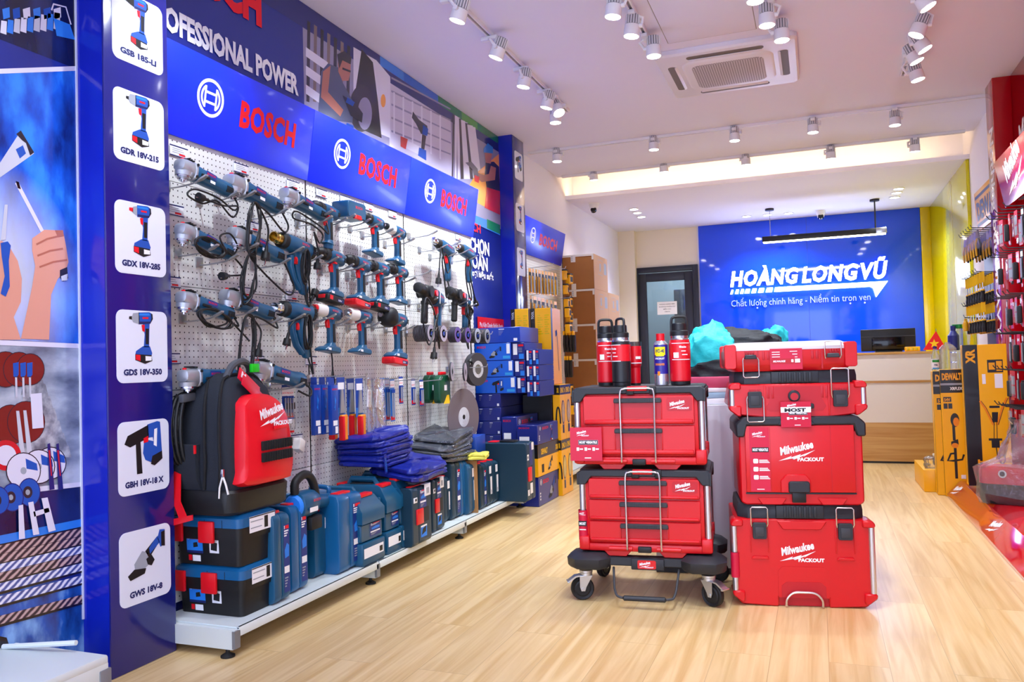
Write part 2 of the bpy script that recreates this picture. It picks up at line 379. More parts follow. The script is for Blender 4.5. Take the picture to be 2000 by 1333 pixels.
def lamp(base, L, d, side, label, group, power=1.0, spread=74, aim=None):
    base = Vector(base); L = Vector(L); d = Vector(d).normalized()
    t = thing('track_spotlight', label, 'spotlight', base, 0, group)
    l = L-base; side = Vector(side)
    M = frame(l, d.orthogonal().normalized(), d.cross(d.orthogonal()).normalized())   # z axis = beam
    b = MB(M).lathe([(.031, -.115), (.036, -.110), (.036, -.06), (.041, -.058), (.043, -.012), (.043, 0), (.038, .001)], ['lamp_fin', 'lamp_fin', 'lamp_white', 'lamp_white', 'lamp_white', 'lamp_white'], 20)
    for i in range(16):
        a = 2*PI*i/16; b.box(.035, .0395, -.0022, .0022, -.111, -.062, 'lamp_white', M=RZ(a))
    hs = b.obj('housing', t)
    MB(M).lathe([(.0, .0035), (.0385, .0025), (.0385, .0005)][::-1], 'lamp_lens', 20).obj('lens', hs)
    mid = l-d*.05; q = mid+side*.052
    a = MB().box(-.018, .018, -.05, .05, -.045, -.022, 'lamp_white', .004, M=RZ(0 if abs(side.x) > .5 else PI/2))
    a.tube([Vector((0, 0, -.04))+side*.01, Vector((q.x*.5+side.x*.03, q.y*.5+side.y*.03, q.z*.5-.01)), q], .0085, 'lamp_white', 8)
    a.cyl(q+side*.006, mid+side*.03, .012, 'lamp_white', 10)
    a.obj('bracket', t)
    ld = bpy.data.lights.new('spot_beam', 'SPOT'); ld.energy = SPOT_POWER*power; ld.spot_size = math.radians(spread); ld.spot_blend = .7; ld.shadow_soft_size = .035
    ld.color = (.84, .91, 1.0)
    lo = bpy.data.objects.new('spot_beam', ld); COL.objects.link(lo); lo.parent = t
    aimd = Vector(aim).normalized() if aim else d
    lo.matrix_local = T(l+d*.012) @ aimd.to_track_quat('-Z', 'Y').to_matrix().to_4x4()
    return t
G1 = 'spotlights above the tool wall'; NUM = ('first', 'second', 'third', 'fourth', 'fifth', 'sixth')
LZ = 2.80
for i, (px, py, tx, ty) in enumerate(((893, 41, -.35, 0), (968, 113, -.42, 0), (1022, 170, -.22, 0), (1067, 211, -.30, 0), (1085, 240, 0, 0), (1092, 221, .45, -.35))):
    L = at(px, py, 2, LZ)
    lamp((XT[0], L.y+(0 if i < 4 else .0), ZC), L, (tx, ty, -1), (0, -1, 0) if i != 5 else (0, 1, 0), 'white spotlight on the rail above the tool wall, %s from the near end%s' % (NUM[i], ', turned aside' if i == 5 else ''), G1, power=1.5, aim=((-.75, .05, -1) if i < 5 else (.2, .1, -1)))
for i, (px, py) in enumerate(((1197, 33), (1233, 71), (1277, 110))):
    L = at(px, py, 2, LZ)
    lamp((XT[1], L.y, ZC), L, (-.12 if i < 2 else 0, 0, -1), (1, 0, 0) if i < 2 else (-1, 0, 0), 'white spotlight on the rail reaching the air conditioner corner, %s from the near end' % NUM[i], 'spotlights beside the air conditioner', aim=(-.15, .1, -1))
for i, (px, py) in enumerate(((1475, 3), (1498, 50), (1527, 79))):
    L = at(px, py, 2, LZ)
    lamp((XT[2], L.y, ZC), L, (0, 0, -1), (1, 0, 0) if i < 2 else (-1, 0, 0), 'white spotlight before the far edge of the air conditioner, %s from the near end' % NUM[i], 'spotlights in front of the air conditioner')
for i, (px, py, tx) in enumerate(((1813, 14, .5), (1789, 69, -.45), (1807, 97, .5), (1791, 120, .42), (1793, 156, .2))):
    L = at(px, py, 2, LZ-.01)
    lamp((XT[3], L.y, ZC), L, (tx, 0, -1), (-1, 0, 0) if tx > 0 else (1, 0, 0), 'white spotlight on the red wall rail, %s from the near end%s' % (NUM[i], ', tilted to the aisle' if tx < 0 else ''), 'spotlights by the red wall', aim=(.5 if tx > 0 else -.4, .1, -1))
for i, (px, py) in enumerate(((1088, 312), (1277, 290), (1435, 275), (1588, 259), (1748, 245))):
    L = at(px, py, 1, YT[0]); L.z = min(L.z, 2.835)
    lamp((L.x, YT[0], ZC), L, (0, 0, -1), (1, 0, 0), 'white spotlight on the rail crossing before the cove, %s from the tool wall side' % NUM[i], 'spotlights on the cross rail')
for i, (px, py) in enumerate(((1160, 352), (1297, 336), (1457, 322), (1623, 310), (1787, 296))):
    L = at(px, py, 1, YT[1])
    lamp((L.x, YT[1], ZC), L, (0, .12, -1), (-1, 0, 0) if i != 1 else (1, 0, 0), 'white spotlight silhouetted against the warm cove, %s from the blue tool wall side' % NUM[i], 'spotlights against the cove', aim=(0, .5, -1))
# the rails go on towards the street front with the same lamps
for k, x in enumerate(XT):
    for j, y in enumerate((1.2, 2.4, 3.2)):
        if (k == 0 and j == 2) or (k == 1 and j == 2): continue
        L = Vector((x, y, LZ))
        lamp((x, y, ZC), L, (-.3 if k == 0 else .3 if k == 3 else 0, 0, -1), (0, -1, 0), 'white spotlight on a rail over the shop front', 'spotlights over the shop front', power=1.3, aim=((-.75, .15, -1), (-.1, .5, -1), (0, .5, -1), (.5, .1, -1))[k])
# recessed downlights of the lowered ceiling
for i, (px, py) in enumerate(((1238, 409), (1245, 416), (1253, 424), (1458, 423), (1499, 420), (1540, 417), (1755, 369), (1751, 377), (1747, 386))):
    p = at(px, py, 2, ZLO-.004)
    g = ('by the white wall', 'in front of the blue panel', 'by the yellow panel')[i//3]
    t = thing('recessed_downlight', '%s of the three round downlights %s' % (('nearest', 'middle', 'farthest')[i % 3] if i//3 != 1 else ('leftmost', 'middle', 'rightmost')[i % 3], g), 'downlight', p, 0, 'downlights in the lowered ceiling')
    MB().lathe([(.058, .0035), (.058, -.002), (.046, -.004), (.046, .0035)], 'lamp_white', 24).obj('bezel', t)
    MB().lathe([(.045, -.0005), (.045, .003)], 'lamp_lens', 24).obj('lens', t)
    ld = bpy.data.lights.new('down_beam', 'SPOT'); ld.energy = 44; ld.spot_size = math.radians(110); ld.spot_blend = .6; ld.shadow_soft_size = .04; ld.color = (.70, .78, 1)
    lo = bpy.data.objects.new('down_beam', ld); COL.objects.link(lo); lo.parent = t; lo.location = (0, 0, -.01)
# linear pendant
mat('black_metal', '#17181b', .4); mat('tube_light', '#fff3d6', .4, emit=7); mat('steel', '#b9bcc2', .25, 1.0)
yp_ = 9.75; a = at(1489, 470, 1, yp_); b = at(1732, 455, 1, yp_)
zc_ = (a.z+b.z)/2
t = thing('pendant_lamp', 'long black linear pendant lamp hanging above the counter', 'lamp', (a.x, yp_, zc_))
l = b.x-a.x
MB().box(0, l, -.03, .03, -.012, .05, 'black_metal', .003).box(l-.11, l, -.032, .032, -.012, .052, 'steel', .003).obj('housing', t)
MB().box(.01, l-.01, -.028, .028, -.026, -.012, 'tube_light', .004).obj('diffuser', t)
for px, py in ((1501, 362), (1706, 346)):
    x_ = at(px, py, 1, yp_)[0]-a.x
    MB().cyl((x_, 0, .05), (x_, 0, ZLO-zc_), .004 if px < 1600 else .008, 'steel' if px < 1600 else 'black_metal', 6).obj('suspension_wire', t)
    MB().lathe([(.05, ZLO-zc_-.022), (.05, ZLO-zc_-.0005)], 'black_metal', 18, T(x_)).obj('canopy', t)
ld = bpy.data.lights.new('pendant_light', 'AREA'); ld.shape = 'RECTANGLE'; ld.size = l-.1; ld.size_y = .05; ld.energy = 14; ld.color = (1, .95, .85)
lo = bpy.data.objects.new('pendant_light', ld); COL.objects.link(lo); lo.parent = t; lo.location = (l/2, 0, -.03)
# dome cameras
for (px, py), lab, yy in (((1160, 388), 'white dome security camera under the lowered ceiling near the cove corner', 8.45), ((1603, 424), 'white dome security camera hanging before the blue panel', 10.2)):
    p = at(px, py, 2, ZLO); t = thing('security_camera', lab, 'security camera', (at(px, py, 1, yy)[0], yy, ZLO-.001))
    MB().lathe([(.0, -.07), (.035, -.06), (.052, -.035), (.055, -.004), (.062, 0)][::1], 'lamp_white', 24).obj('body', t)
    k = MB().lathe([(.0, -.098), (.022, -.094), (.038, -.075), (.04, -.055), (.03, -.04)], 'lamp_white', 20)
    k.obj('ball', t)
    mat('lens_black', '#08080a', .1) if 'lens_black' not in MATS else None
    MB(T(0, -.025, -.075) @ RX(math.radians(60))).lathe([(.032, -.012), (.032, .016), (.026, .022), (.0, .024)], 'lens_black', 20).obj('camera_lens', t)
# air conditioner cassette
mat('ac_white', '#ddd9e0', .4); mat('ac_dark', '#6a625c', .6); mat('ac_grille', '#a8a0a0', .6)
P = [at(x, y, 2, ZC-.03) for x, y in ((1283, 118), (1555, 66), (1563, 165), (1310, 182))]
# ------------------------------------------------------------------ printed marks used on many things
mat('white_print', '#eef0f6', .5); mat('red_print', '#e2061e', .5); mat('black_print', '#101014', .5); mat('navy_print', '#16205e', .5)
mat('cyan_print', '#2f9be0', .5); mat('grey_print', '#9aa0ac', .5); mat('yellow_print', '#f5c400', .5); mat('sky_print', '#1f7fe6', .5)
def ribbon(mb, pts, w, k, fr, closed=False, off=0.0):
    P = [Vector((p[0], p[1])) for p in pts]; n = len(P); L_ = []; R_ = []
    for i in range(n):
        a = P[i-1] if (closed or i > 0) else P[i]; b = P[(i+1) % n] if (closed or i < n-1) else P[i]
        d = (b-a).normalized(); q = Vector((-d.y, d.x))*w/2
        L_.append(P[i]+q); R_.append(P[i]-q)
    v = [(p.x, p.y, off) for p in R_]+[(p.x, p.y, off) for p in L_]
    f = [[i, (i+1) % n, n+(i+1) % n, n+i] for i in range(n if closed else n-1)]
    mb.add(v, f, k, fr)
def ring_mark(mb, fr, x, y, h, k='white_print', off=0.0):
    """the round armature mark"""
    r = h/2; w = .085*h
    ribbon(mb, [(x+p[0], y+p[1]) for p in circ(0, 0, r-w/2, 36)], w, k, fr, True, off)
    for s in (-1, 1):
        a0 = math.radians(52); q = .66*r
        arc = [(s*q*math.cos(t), q*math.sin(t)) for t in [a0*(1-2*i/12) for i in range(13)]]
        ribbon(mb, [(x+p[0], y+p[1]) for p in arc], w*.8, k, fr, False, off)
        cx = s*q*math.cos(a0)
        ribbon(mb, [(x+cx, y-q*math.sin(a0)-w*.3), (x+cx, y+q*math.sin(a0)+w*.3)], w*.8, k, fr, False, off)
    cx = .66*r*math.cos(math.radians(52))
    for t in (-.21, .21):
        ribbon(mb, [(x-cx, y+t*r*1.2), (x+cx, y+t*r*1.2)], w*.8, k, fr, False, off)
def drill_mark(mb, fr, x, y, s, kind='drill', off=0.0, kb='print_body', kd='black_print'):
    """flat printed picture of a tool, about s tall, centred on x,y"""
    def P(pts, k, o=0): mb.flat([(x+a*s, y+b*s) for a, b in pts], k, fr, off+o)
    if kind in ('drill', 'driver', 'wrench'):
        P([(-.10,.28),(.20,.30),(.27,.40),(.26,.50),(.18,.54),(-.10,.52)], kb); P([(-.09,.46),(.2,.47),(.17,.515),(-.09,.50)], 'sky_print', .0002); P([(-.09,.285),(.2,.305),(.235,.35),(-.09,.335)], 'navy_print', .0002); P([(.0,.395),(.15,.40),(.15,.435),(.0,.43)], 'red_print', .0003); P([(.2,.31),(.27,.40),(.26,.50),(.22,.52),(.23,.42)], kd, .0002)
        if kind == 'drill': P([(-.10,.30),(-.10,.50),(-.20,.48),(-.36,.46),(-.38,.38),(-.2,.32)], kd)
        elif kind == 'driver': P([(-.10,.30),(-.10,.50),(-.2,.47),(-.22,.35)], 'grey_print'); P([(-.2,.36),(-.2,.45),(-.3,.44),(-.3,.38)], 'red_print')
        else: P([(-.08,.28),(-.08,.52),(-.24,.5),(-.28,.4),(-.24,.32)], 'grey_print'); P([(-.27,.37),(-.27,.44),(-.34,.43),(-.34,.38)], kd)
        P([(.0,.30),(.18,.30),(.17,.1),(.16,-.18),(.02,-.18),(.05,.08)], kb); P([(.07,.2),(.16,.2),(.15,-.12),(.07,-.12)], kd, .0002)
        P([(-.03,.27),(.05,.28),(.05,.13),(-.01,.15)], 'red_print', .0003)
        P([(.0,-.16),(.18,-.16),(.24,-.3),(.22,-.36),(-.2,-.34),(-.18,-.26)], kb); P([(-.2,-.32),(.22,-.34),(.24,-.46),(.05,-.52),(-.2,-.44)], kd, .0001)
        P([(-.19,-.33),(-.07,-.34),(-.07,-.46),(-.19,-.43)], 'red_print', .0003); P([(.06,-.36),(.22,-.37),(.22,-.45),(.06,-.46)], 'white_print', .0003)
    elif kind == 'hammer':
        P([(-.5,.12),(-.42,.28),(.1,.46),(.12,.2),(-.36,.05)], kd); P([(.08,.47),(.34,.52),(.42,.5),(.46,-.1),(.3,-.16),(.22,.2),(.1,.2)], kb)
        P([(.26,.36),(.34,.38),(.32,0),(.24,.04)], 'white_print', .0003); P([(-.22,.12),(-.1,.14),(-.06,-.5),(-.2,-.5)], kd, .0002); P([(.0,.18),(.3,.1),(.46,-.1),(.3,-.36),(.02,-.24),(-.04,-.1)], kb, .0001)
        P([(.2,-.18),(.46,-.1),(.47,-.26),(.26,-.38),(.16,-.34)], kd, .0003); P([(-.02,.2),(.1,.24),(.1,.12),(-.02,.1)], 'red_print', .0004)
    else:
        P([(-.3,-.1),(-.1,.12),(.06,.06),(.04,-.2),(-.26,-.34)], 'grey_print'); P([(-.46,-.3),(-.3,-.2),(.0,-.24),(-.04,-.34),(-.4,-.4)], kd, .0002)
        P([(-.02,.1),(.3,.34),(.38,.24),(.08,-.06)], kd); P([(.1,.02),(.36,.2),(.3,.34),(.22,.28),(.08,.14)], kb, .0002); P([(.3,.3),(.36,.46),(.5,.44),(.5,.14),(.38,.1),(.34,.2)], kb, .0002)
        P([(.4,.4),(.5,.42),(.5,.1),(.4,.12)], kd, .0004); P([(.0,-.06),(.14,.0),(.22,-.12),(.14,-.22),(.04,-.18)], kd, .0005)
mat('print_body', '#1b4fb0', .5)
# ------------------------------------------------------------------ posters on the near pillar and the far pillar
mat('poster_white', '#dfe4f4', .35, coat=.3)
POST = [('GSB 185-LI', 'drill', (213, 322, -8, 130, 6), 'topmost of six white posters on the near blue pillar, picturing a drill with black chuck'),
        ('GDR 18V-215', 'wrench', (206, 318, 175, 325, 4), 'second white poster from the top of the near blue pillar, picturing a driver'),
        ('GDX 18V-285', 'driver', (202, 313, 385, 545, 1), 'third white poster from the top of the near blue pillar, picturing a red-nosed driver'),
        ('GDS 18V-350', 'wrench', (201, 312, 600, 754, 0), 'fourth white poster from the top of the near blue pillar, picturing an impact wrench'),
        ('GBH 18V-18 X', 'hammer', (205, 319, 818, 972, -2), 'fifth white poster from the top of the near blue pillar, picturing a rotary hammer'),
        ('GWS 18V-8', 'grinder', (214, 327, 1030, 1185, -3), 'lowest white poster on the near blue pillar, picturing an angle grinder')]
for t, kd, (x0, x1, y0, y1, _), lab in POST:
    xm = (x0+x1)/2; c = at(xm, (y0+y1)/2, 0, XPIL+.001)
    w = at(x1, 666, 0, XPIL)[1]-at(x0, 666, 0, XPIL)[1]; h = at(xm, y0, 0, XPIL)[2]-at(xm, y1, 0, XPIL)[2]
    w = .236; h = .262; cy = (YP0+YP1)/2+.006
    o = MB(frame((0, 0, 0), (1, 0, 0), (0, 0, 1)))
    o.prism(rrect(-w/2, w/2, -h/2, h/2, .028), 0, .0015, 'poster_white', 'z')
    drill_mark(o, None, 0, .03, .18, kd, .0022)
    o.text(t, 'navy_print', None, 0, -h/2+.028, .021, min(.178, .0168*len(t)), bold=.05, align='c', off=.0022)
    q = o.obj('product_poster'); q.location = (XPIL, cy, c.z); q.rotation_euler = (0, 0, LEFT); tag(q, lab, 'poster', 'posters on the near pillar')
for (x0, x1, y0, y1), kd, lab in (((1007, 1024, 400, 452), 'drill', 'upper white poster on the far blue pillar beside the small sign'), ((1010, 1027, 487, 538), 'wrench', 'lower white poster on the far blue pillar beside the small sign'), ((1004, 1023, 303, 348), 'hammer', 'small white poster high on the far blue pillar')):
    c = at((x0+x1)/2, (y0+y1)/2, 0, XPIL); h = .235; w = .19
    o = MB(frame((0, 0, 0), (1, 0, 0), (0, 0, 1))); o.prism(rrect(-w/2, w/2, -h/2, h/2, .024), 0, .0015, 'poster_white', 'z'); drill_mark(o, None, 0, .02, .15, kd, .0022)
    q = o.obj('product_poster'); q.location = (XPIL, (YQ0+YQ1)/2, c.z); q.rotation_euler = (0, 0, LEFT); tag(q, lab, 'poster')
# ------------------------------------------------------------------ wall prints
mat('sign_blue', '#0a30ff', .35, coat=.12); mat('mural_blue', '#182a86', .16, coat=.5, bump=.08, bscale=500)
for k, c in dict(m_navy='#1c2470', m_blue='#1560c8', m_green='#12784a', m_lime='#4c9a44', m_sky='#2b7de0', m_pale='#c3bfd6', m_mid='#8d8aa8', m_dark='#2a2733', m_brown='#7a6a6a', m_skin='#b0705e', m_shirt='#4a5470', m_white='#d9d8ea', m_orange='#f0a040', m_red='#c8202a', m_grey='#6a6a78', m_black='#14121a').items():
    mat(k, c, .18, coat=.45, bump=.05, bscale=500)
XM = XL+.006
def wallprint(mb, pts, k, o, X=XM):
    """a printed shape given by where it shows on the wall board"""
    q = [at(px, py, 0, X) for px, py in pts]
    mb.flat([(p.y, p.z) for p in q], k, None, o)
WF = lambda o=0.0: frame((XM+o, 0, 0), (0, 1, 0), (0, 0, 1))
mu = MB(); mu.box(XL+.0005, XM, YP1, YQ0, 0, ZC-.002, 'mural_blue', .001)
y_peg1 = 5.50
lp = MB(WF()); 
# colour band under the ceiling
zt = ZC-.003; 
segs = [(YP1, 4.25, 'm_navy'), (4.25, 4.55, 'm_sky'), (4.55, 5.05, 'm_blue'), (5.05, 5.45, 'm_green'), (5.45, 5.75, 'm_lime'), (5.75, YQ0, 'm_green')]
for a, b, k in segs: lp.rect(a, b, zt-.06, zt, k, None, .0006)
lp.rect(YP1, YQ0, zt-.13, zt-.06, 'm_navy', None, .0006)
# three photographs
def photo(px0, px1, k): 
    a = at(px0, 300, 0, XM).y; b = at(px1, 300, 0, XM).y; lp.rect(a, b, 2.17, zt-.13, k, None, .0008); return a, b
PA = photo(596, 761, 'm_mid'); PB = photo(761, 882, 'm_pale'); PC = photo(882, 976, 'm_mid')
wp = lambda pts, k, o: wallprint(lp, pts, k, o)
for i in range(7): wp([(600+i*13, 40+i*8), (606+i*13, 44+i*8), (604+i*13, 200), (598+i*13, 198)], 'm_brown' if i % 2 else 'm_dark', .001)
for yy in (92, 128, 165): wp([(597, yy), (640, yy+30), (640, yy+48), (597, yy+18)], 'm_white', .0012)
wp([(690, 92), (735, 118), (762, 150), (762, 270), (690, 240)], 'm_white', .0012)
wp([(706, 96), (728, 122), (738, 200), (745, 270), (700, 250), (692, 190)], 'm_black', .0014)
wp([(706+24*math.cos(t), 212+46*math.sin(t)) for t in [i*PI/10 for i in range(20)]], 'm_dark', .0016); wp([(712+14*math.cos(t), 222+32*math.sin(t)) for t in [i*PI/10 for i in range(20)]], 'm_mid', .0018)
wp([(748+5*math.cos(t), 197+13*math.sin(t)) for t in [i*PI/8 for i in range(16)]], 'm_orange', .0016)
# the worker with the grinder (a printed picture)
wp([(640, 124), (660, 132), (668, 160), (690, 200), (688, 240), (620, 232), (624, 180), (626, 140)], 'm_shirt', .002)
wp([(630, 140), (645, 128), (640, 180), (670, 215), (664, 228), (626, 190)], 'm_skin', .0024)
wp([(660, 108), (684, 118), (684, 140), (680, 158), (668, 158), (660, 140)], 'm_skin', .0024); wp([(658, 106), (672, 100), (686, 112), (684, 126), (668, 118), (662, 134)], 'm_dark', .0028); wp([(668, 132), (684, 138), (684, 142), (668, 136)], 'm_black', .003)
wp([(668, 186), (694, 202), (708, 222), (706, 240), (684, 226)], 'm_black', .003); wp([(678, 190), (692, 200), (688, 208), (674, 200)], 'print_body', .0034); wp([(676, 240), (690, 246), (688, 270), (674, 262)], 'print_body', .0034)
# drill on planks, shelving bars
for i in range(5): wp([(764, 150+i*26), (880, 212+i*22), (880, 215+i*22), (764, 154+i*26)], 'm_mid', .001)
for i in range(6): wp([(768+i*18, 180+i*9), (771+i*18, 181+i*9), (771+i*18, 262+i*10), (768+i*18, 260+i*10)], 'm_white', .0012)
wp([(762, 292), (880, 348), (880, 358), (762, 303)], 'm_brown', .0014); wp([(782, 268), (830, 292), (828, 308), (782, 284)], 'm_white', .0016); wp([(782, 266), (796, 272), (792, 292), (782, 286)], 'm_red', .0018)
wp([(806, 218), (818, 234), (834, 246), (836, 262), (822, 262), (812, 242), (804, 230)], 'm_black', .0018); wp([(826, 244), (836, 252), (834, 266), (824, 262)], 'print_body', .002); wp([(824, 262), (832, 266), (828, 296), (822, 292)], 'm_dark', .0018); wp([(818, 288), (832, 294), (832, 314), (816, 304)], 'print_body', .002)
for i in range(9): wp([(884+i*4, 222+i*3), (888+i*5, 225+i*3), (884+i*7, 350), (882+i*6, 350)], 'm_white' if i % 3 else 'm_dark', .0012+i*.0001)
wp([(930, 338), (975, 300), (976, 420), (905, 382)], 'm_orange', .0022)
wp([(944, 290), (952, 280), (962, 288), (962, 300), (944, 298)], 'm_sky', .0034); wp([(946, 298), (960, 300), (958, 320), (948, 318)], 'm_skin', .0032); wp([(948, 318), (964, 316), (974, 326), (976, 376), (950, 368), (946, 340)], 'm_dark', .003); wp([(950, 366), (976, 374), (976, 420), (946, 406)], 'm_red', .0032); wp([(958, 324), (968, 328), (966, 352), (940, 356), (926, 344), (928, 336), (944, 342), (954, 340)], 'm_skin', .0034); wp([(908, 318), (920, 316), (932, 330), (934, 344), (926, 350), (922, 332)], 'm_grey', .0036); wp([(926, 342), (936, 346), (934, 358), (926, 354)], 'm_red', .0037)
wp([(925, 420), (976, 440), (976, 460), (925, 436)], 'm_sky', .0036); wp([(950, 428), (976, 440), (976, 458), (950, 446)], 'm_green', .0038)
# lettering
def wtext(t, k, p0, p1, h, o=.004, bold=.02, align='l'):
    a = at(*p0, 0, XM+o); b = at(*p1, 0, XM+o)
    lp.text(t, k, None, a.y, (a.z+b.z)/2, h, b.y-a.y, bold=bold, off=o)
y_w1 = at(582, 186, 0, XM).y; z_w1 = at(582, 186, 0, XM).z; y_f = at(344, 80, 0, XM).y
wpl = (y_w1-y_f)/15*18
lp.text('PROFESSIONAL POWER', 'white_print', None, y_w1-wpl, z_w1, .098, wpl, bold=.045, off=.004)
lp.text('TOOLS', 'white_print', None, y_w1-wpl, z_w1-.19, .098, wpl*.27, bold=.045, off=.004)
yb1 = at(510, 50, 0, XM).y; yb0 = at(405, 0, 0, XM).y
lp.text('BOSCH', 'red_print', None, yb1-(yb1-yb0)*1.75, at(510, 50, 0, XM).z, .17, (yb1-yb0)*1.75, bold=.055, off=.004)
lp.rect(YP1, PA[0], zt-.13, zt-.06, 'm_navy', None, .0005)
for t, k, (p0, p1), h in (('BOSCH', 'red_print', ((900, 440), (938, 456)), .065), ('LỰA CHỌN', 'white_print', ((885, 478), (955, 500)), .105), ('AN TOÀN', 'white_print', ((885, 508), (952, 530)), .105), ('Đa dạng chủng Loại hiệu suất', 'white_print', ((860, 532), (963, 548)), .05)):
    b = at(*p1, 0, XM); a = at(*p0, 0, XM); lp.text(t, k, None, a.y, b.z, h, b.y-a.y, bold=.04, off=.004)
# merge board and print
mu.M = None
for i, k in enumerate(lp.keys): mu.mi(k)
o_ = len(mu.v); mu.v += lp.v
for f, mm in zip(lp.f, lp.m): mu.f.append([o_+j for j in f]); mu.m.append(mu.mi(lp.keys[mm]))
tag(mu.obj('wall_print'), 'blue printed board above the pegboard with three workshop photographs and white lettering', 'wall print')
q = MB(frame((XM+.004, 0, 0), (0, 1, 0), (0, 0, 1))); a = at(932, 634, 0, XM); b = at(984, 634, 0, XM)
q.rect(a.y, b.y, a.z-.06, a.z+.06, 'red_print', None); q.text('Phụ Kiện Chuyên Nghiệp Bosch', 'white_print', None, (a.y+b.y)/2, a.z-.015, .036, (b.y-a.y)*.86, align='c', off=.001)
tag(q.obj('wall_sticker'), 'red strip with white lettering at the foot of the blue wall print', 'sticker')

# ------------------------------------------------------------------ pegboard shelving
def peg_material():
    M = bpy.data.materials.new('pegboard'); M.use_nodes = True; nt = M.node_tree; N = nt.nodes.new; L = nt.links.new
    b = nt.nodes['Principled BSDF']; b.inputs['Roughness'].default_value = .45
    tc = N('ShaderNodeTexCoord'); sp = N('ShaderNodeSeparateXYZ'); L(tc.outputs['Object'], sp.inputs[0])
    ds = []
    for ax in (0, 2):
        a = N('ShaderNodeMath'); a.operation = 'DIVIDE'; a.inputs[1].default_value = .025; L(sp.outputs[ax], a.inputs[0])
        f = N('ShaderNodeMath'); f.operation = 'FRACT'; L(a.outputs[0], f.inputs[0])
        s = N('ShaderNodeMath'); s.operation = 'SUBTRACT'; s.inputs[1].default_value = .5; L(f.outputs[0], s.inputs[0])
        p = N('ShaderNodeMath'); p.operation = 'POWER'; p.inputs[1].default_value = 2; L(s.outputs[0], p.inputs[0]); ds.append(p)
    s = N('ShaderNodeMath'); s.operation = 'ADD'; L(ds[0].outputs[0], s.inputs[0]); L(ds[1].outputs[0], s.inputs[1])
    c = N('ShaderNodeMath'); c.operation = 'LESS_THAN'; c.inputs[1].default_value = .0155; L(s.outputs[0], c.inputs[0])
    mx = N('ShaderNodeMix'); mx.data_type = 'RGBA'; mx.inputs[6].default_value = lin('#dfe0dd'); mx.inputs[7].default_value = lin('#121218')
    L(c.outputs[0], mx.inputs[0]); L(mx.outputs[2], b.inputs['Base Color']); MATS['pegboard'] = M
peg_material()
mat('rack_white', '#d9e2e0', .4); mat('rack_grey', '#83878c', .4, .3); mat('rubber', '#17181a', .6); mat('slot_dark', '#25252a', .6)
ZD, XD = .108, -2.02
YG = [2.41, 3.42, 4.45, 5.45]
XPEG = XL+.03
PEGN = [0]
ord3 = ('nearest', 'middle', 'farthest')
for i in range(3):
    y0, y1 = YG[i], YG[i+1]+(.06 if i == 2 else 0); w = y1-y0
    t = thing('shelving_bay', '%s bay of the long white pegboard shelving with power tools' % ord3[i], 'shelving', (XPEG, y0, 0), LEFT, 'tool wall shelving bays')
    ZPEG = [.14, .56, .98, 1.40, 1.82, 2.2]
    for j in range(5):
        MB().box(.002, w-.002, 0, .012, ZPEG[j]+.0012, ZPEG[j+1]-.0012, 'pegboard', .001, 1).obj('peg_panel', t)
    u = MB()
    for xx in (0, w):
        u.box(xx-.015, xx+.015, .0125, .027, .02, 2.25, 'rack_white')
    u.obj('upright', t)
    for xx in (0, w):
        q = MB().box(xx-.003, xx+.003, -.0025, -.0005, .14, 2.2, 'rack_white')
        for k in range(62): q.box(xx-.0012, xx+.0012, -.0035, -.002, .16+k*.033, .175+k*.033, 'slot_dark')
        q.obj('slotted_strip', t)
    dp = XD-XPEG
    MB().box(.004, w-.004, -dp, 0, ZD-.006, ZD, 'rack_white').box(.004, w-.004, -dp-.001, -dp+.012, ZD-.034, ZD, 'rack_white', .002).obj('base_deck', t)
    for xx in ((0, w) if i == 2 else (0,)):
        b = MB().prism([(-dp+.012, .03), (0, .03), (0, ZD-.007), (-dp+.004, ZD-.007)], xx-.018 if xx == 0 else xx-.02, xx+.006 if xx == 0 else xx, 'rack_white', 'x').box(xx-.022, xx+.008, -dp-.001, -dp+.012, .035, ZD-.01, 'rack_grey')
        b.obj('bracket', t)
        MB(T(xx-.006, -dp+.045)).lathe([(.026, 0), (.026, .006), (.012, .014), (.008, .016), (.008, .034)], 'rubber', 16).obj('levelling_foot', t)
# blue header signs leaning out above the pegboard
def header(label, y0, y1, xb, xt, zb, zt_, lx, tx0, tx1, rc='red_print', name='header_sign'):
    w = y1-y0; t = thing(name, label, 'sign', ((xb), y0, zb), LEFT)
    lean = math.atan2(xt-xb, zt_-zb); H = math.hypot(xt-xb, zt_-zb)
    b = MB(RX(lean)).box(.001, w-.001, 0, .016, 0, H, 'sign_blue', .002)
    fr = frame((0, -.0012, 0), (1, 0, 0), (0, 0, 1))
    ring_mark(b, fr, lx*w, H*.56, H*.44)
    b.text('BOSCH', rc, fr, tx0*w, H*.385, H*.31, (tx1-tx0)*w, bold=.042, space=1.06)
    b.obj('board', t)
    MB(RX(lean)).box(.03, .05, .016, .15, .05, .07, 'rack_grey').box(w-.05, w-.03, .016, .15, .05, .07, 'rack_grey').obj('support_arm', t)
    return t
zb_, zt2 = 2.005, 2.362
for i in range(3):
    header('%s of three blue header signs with ring mark and red lettering over the tools' % ord3[i], YG[i] if i else 2.405, YG[i+1]+(.07 if i == 2 else 0), -2.385, -2.33, zb_, zt2, (.285, .27, .28)[i], (.47, .44, .44)[i], (.865, .85, .83)[i])
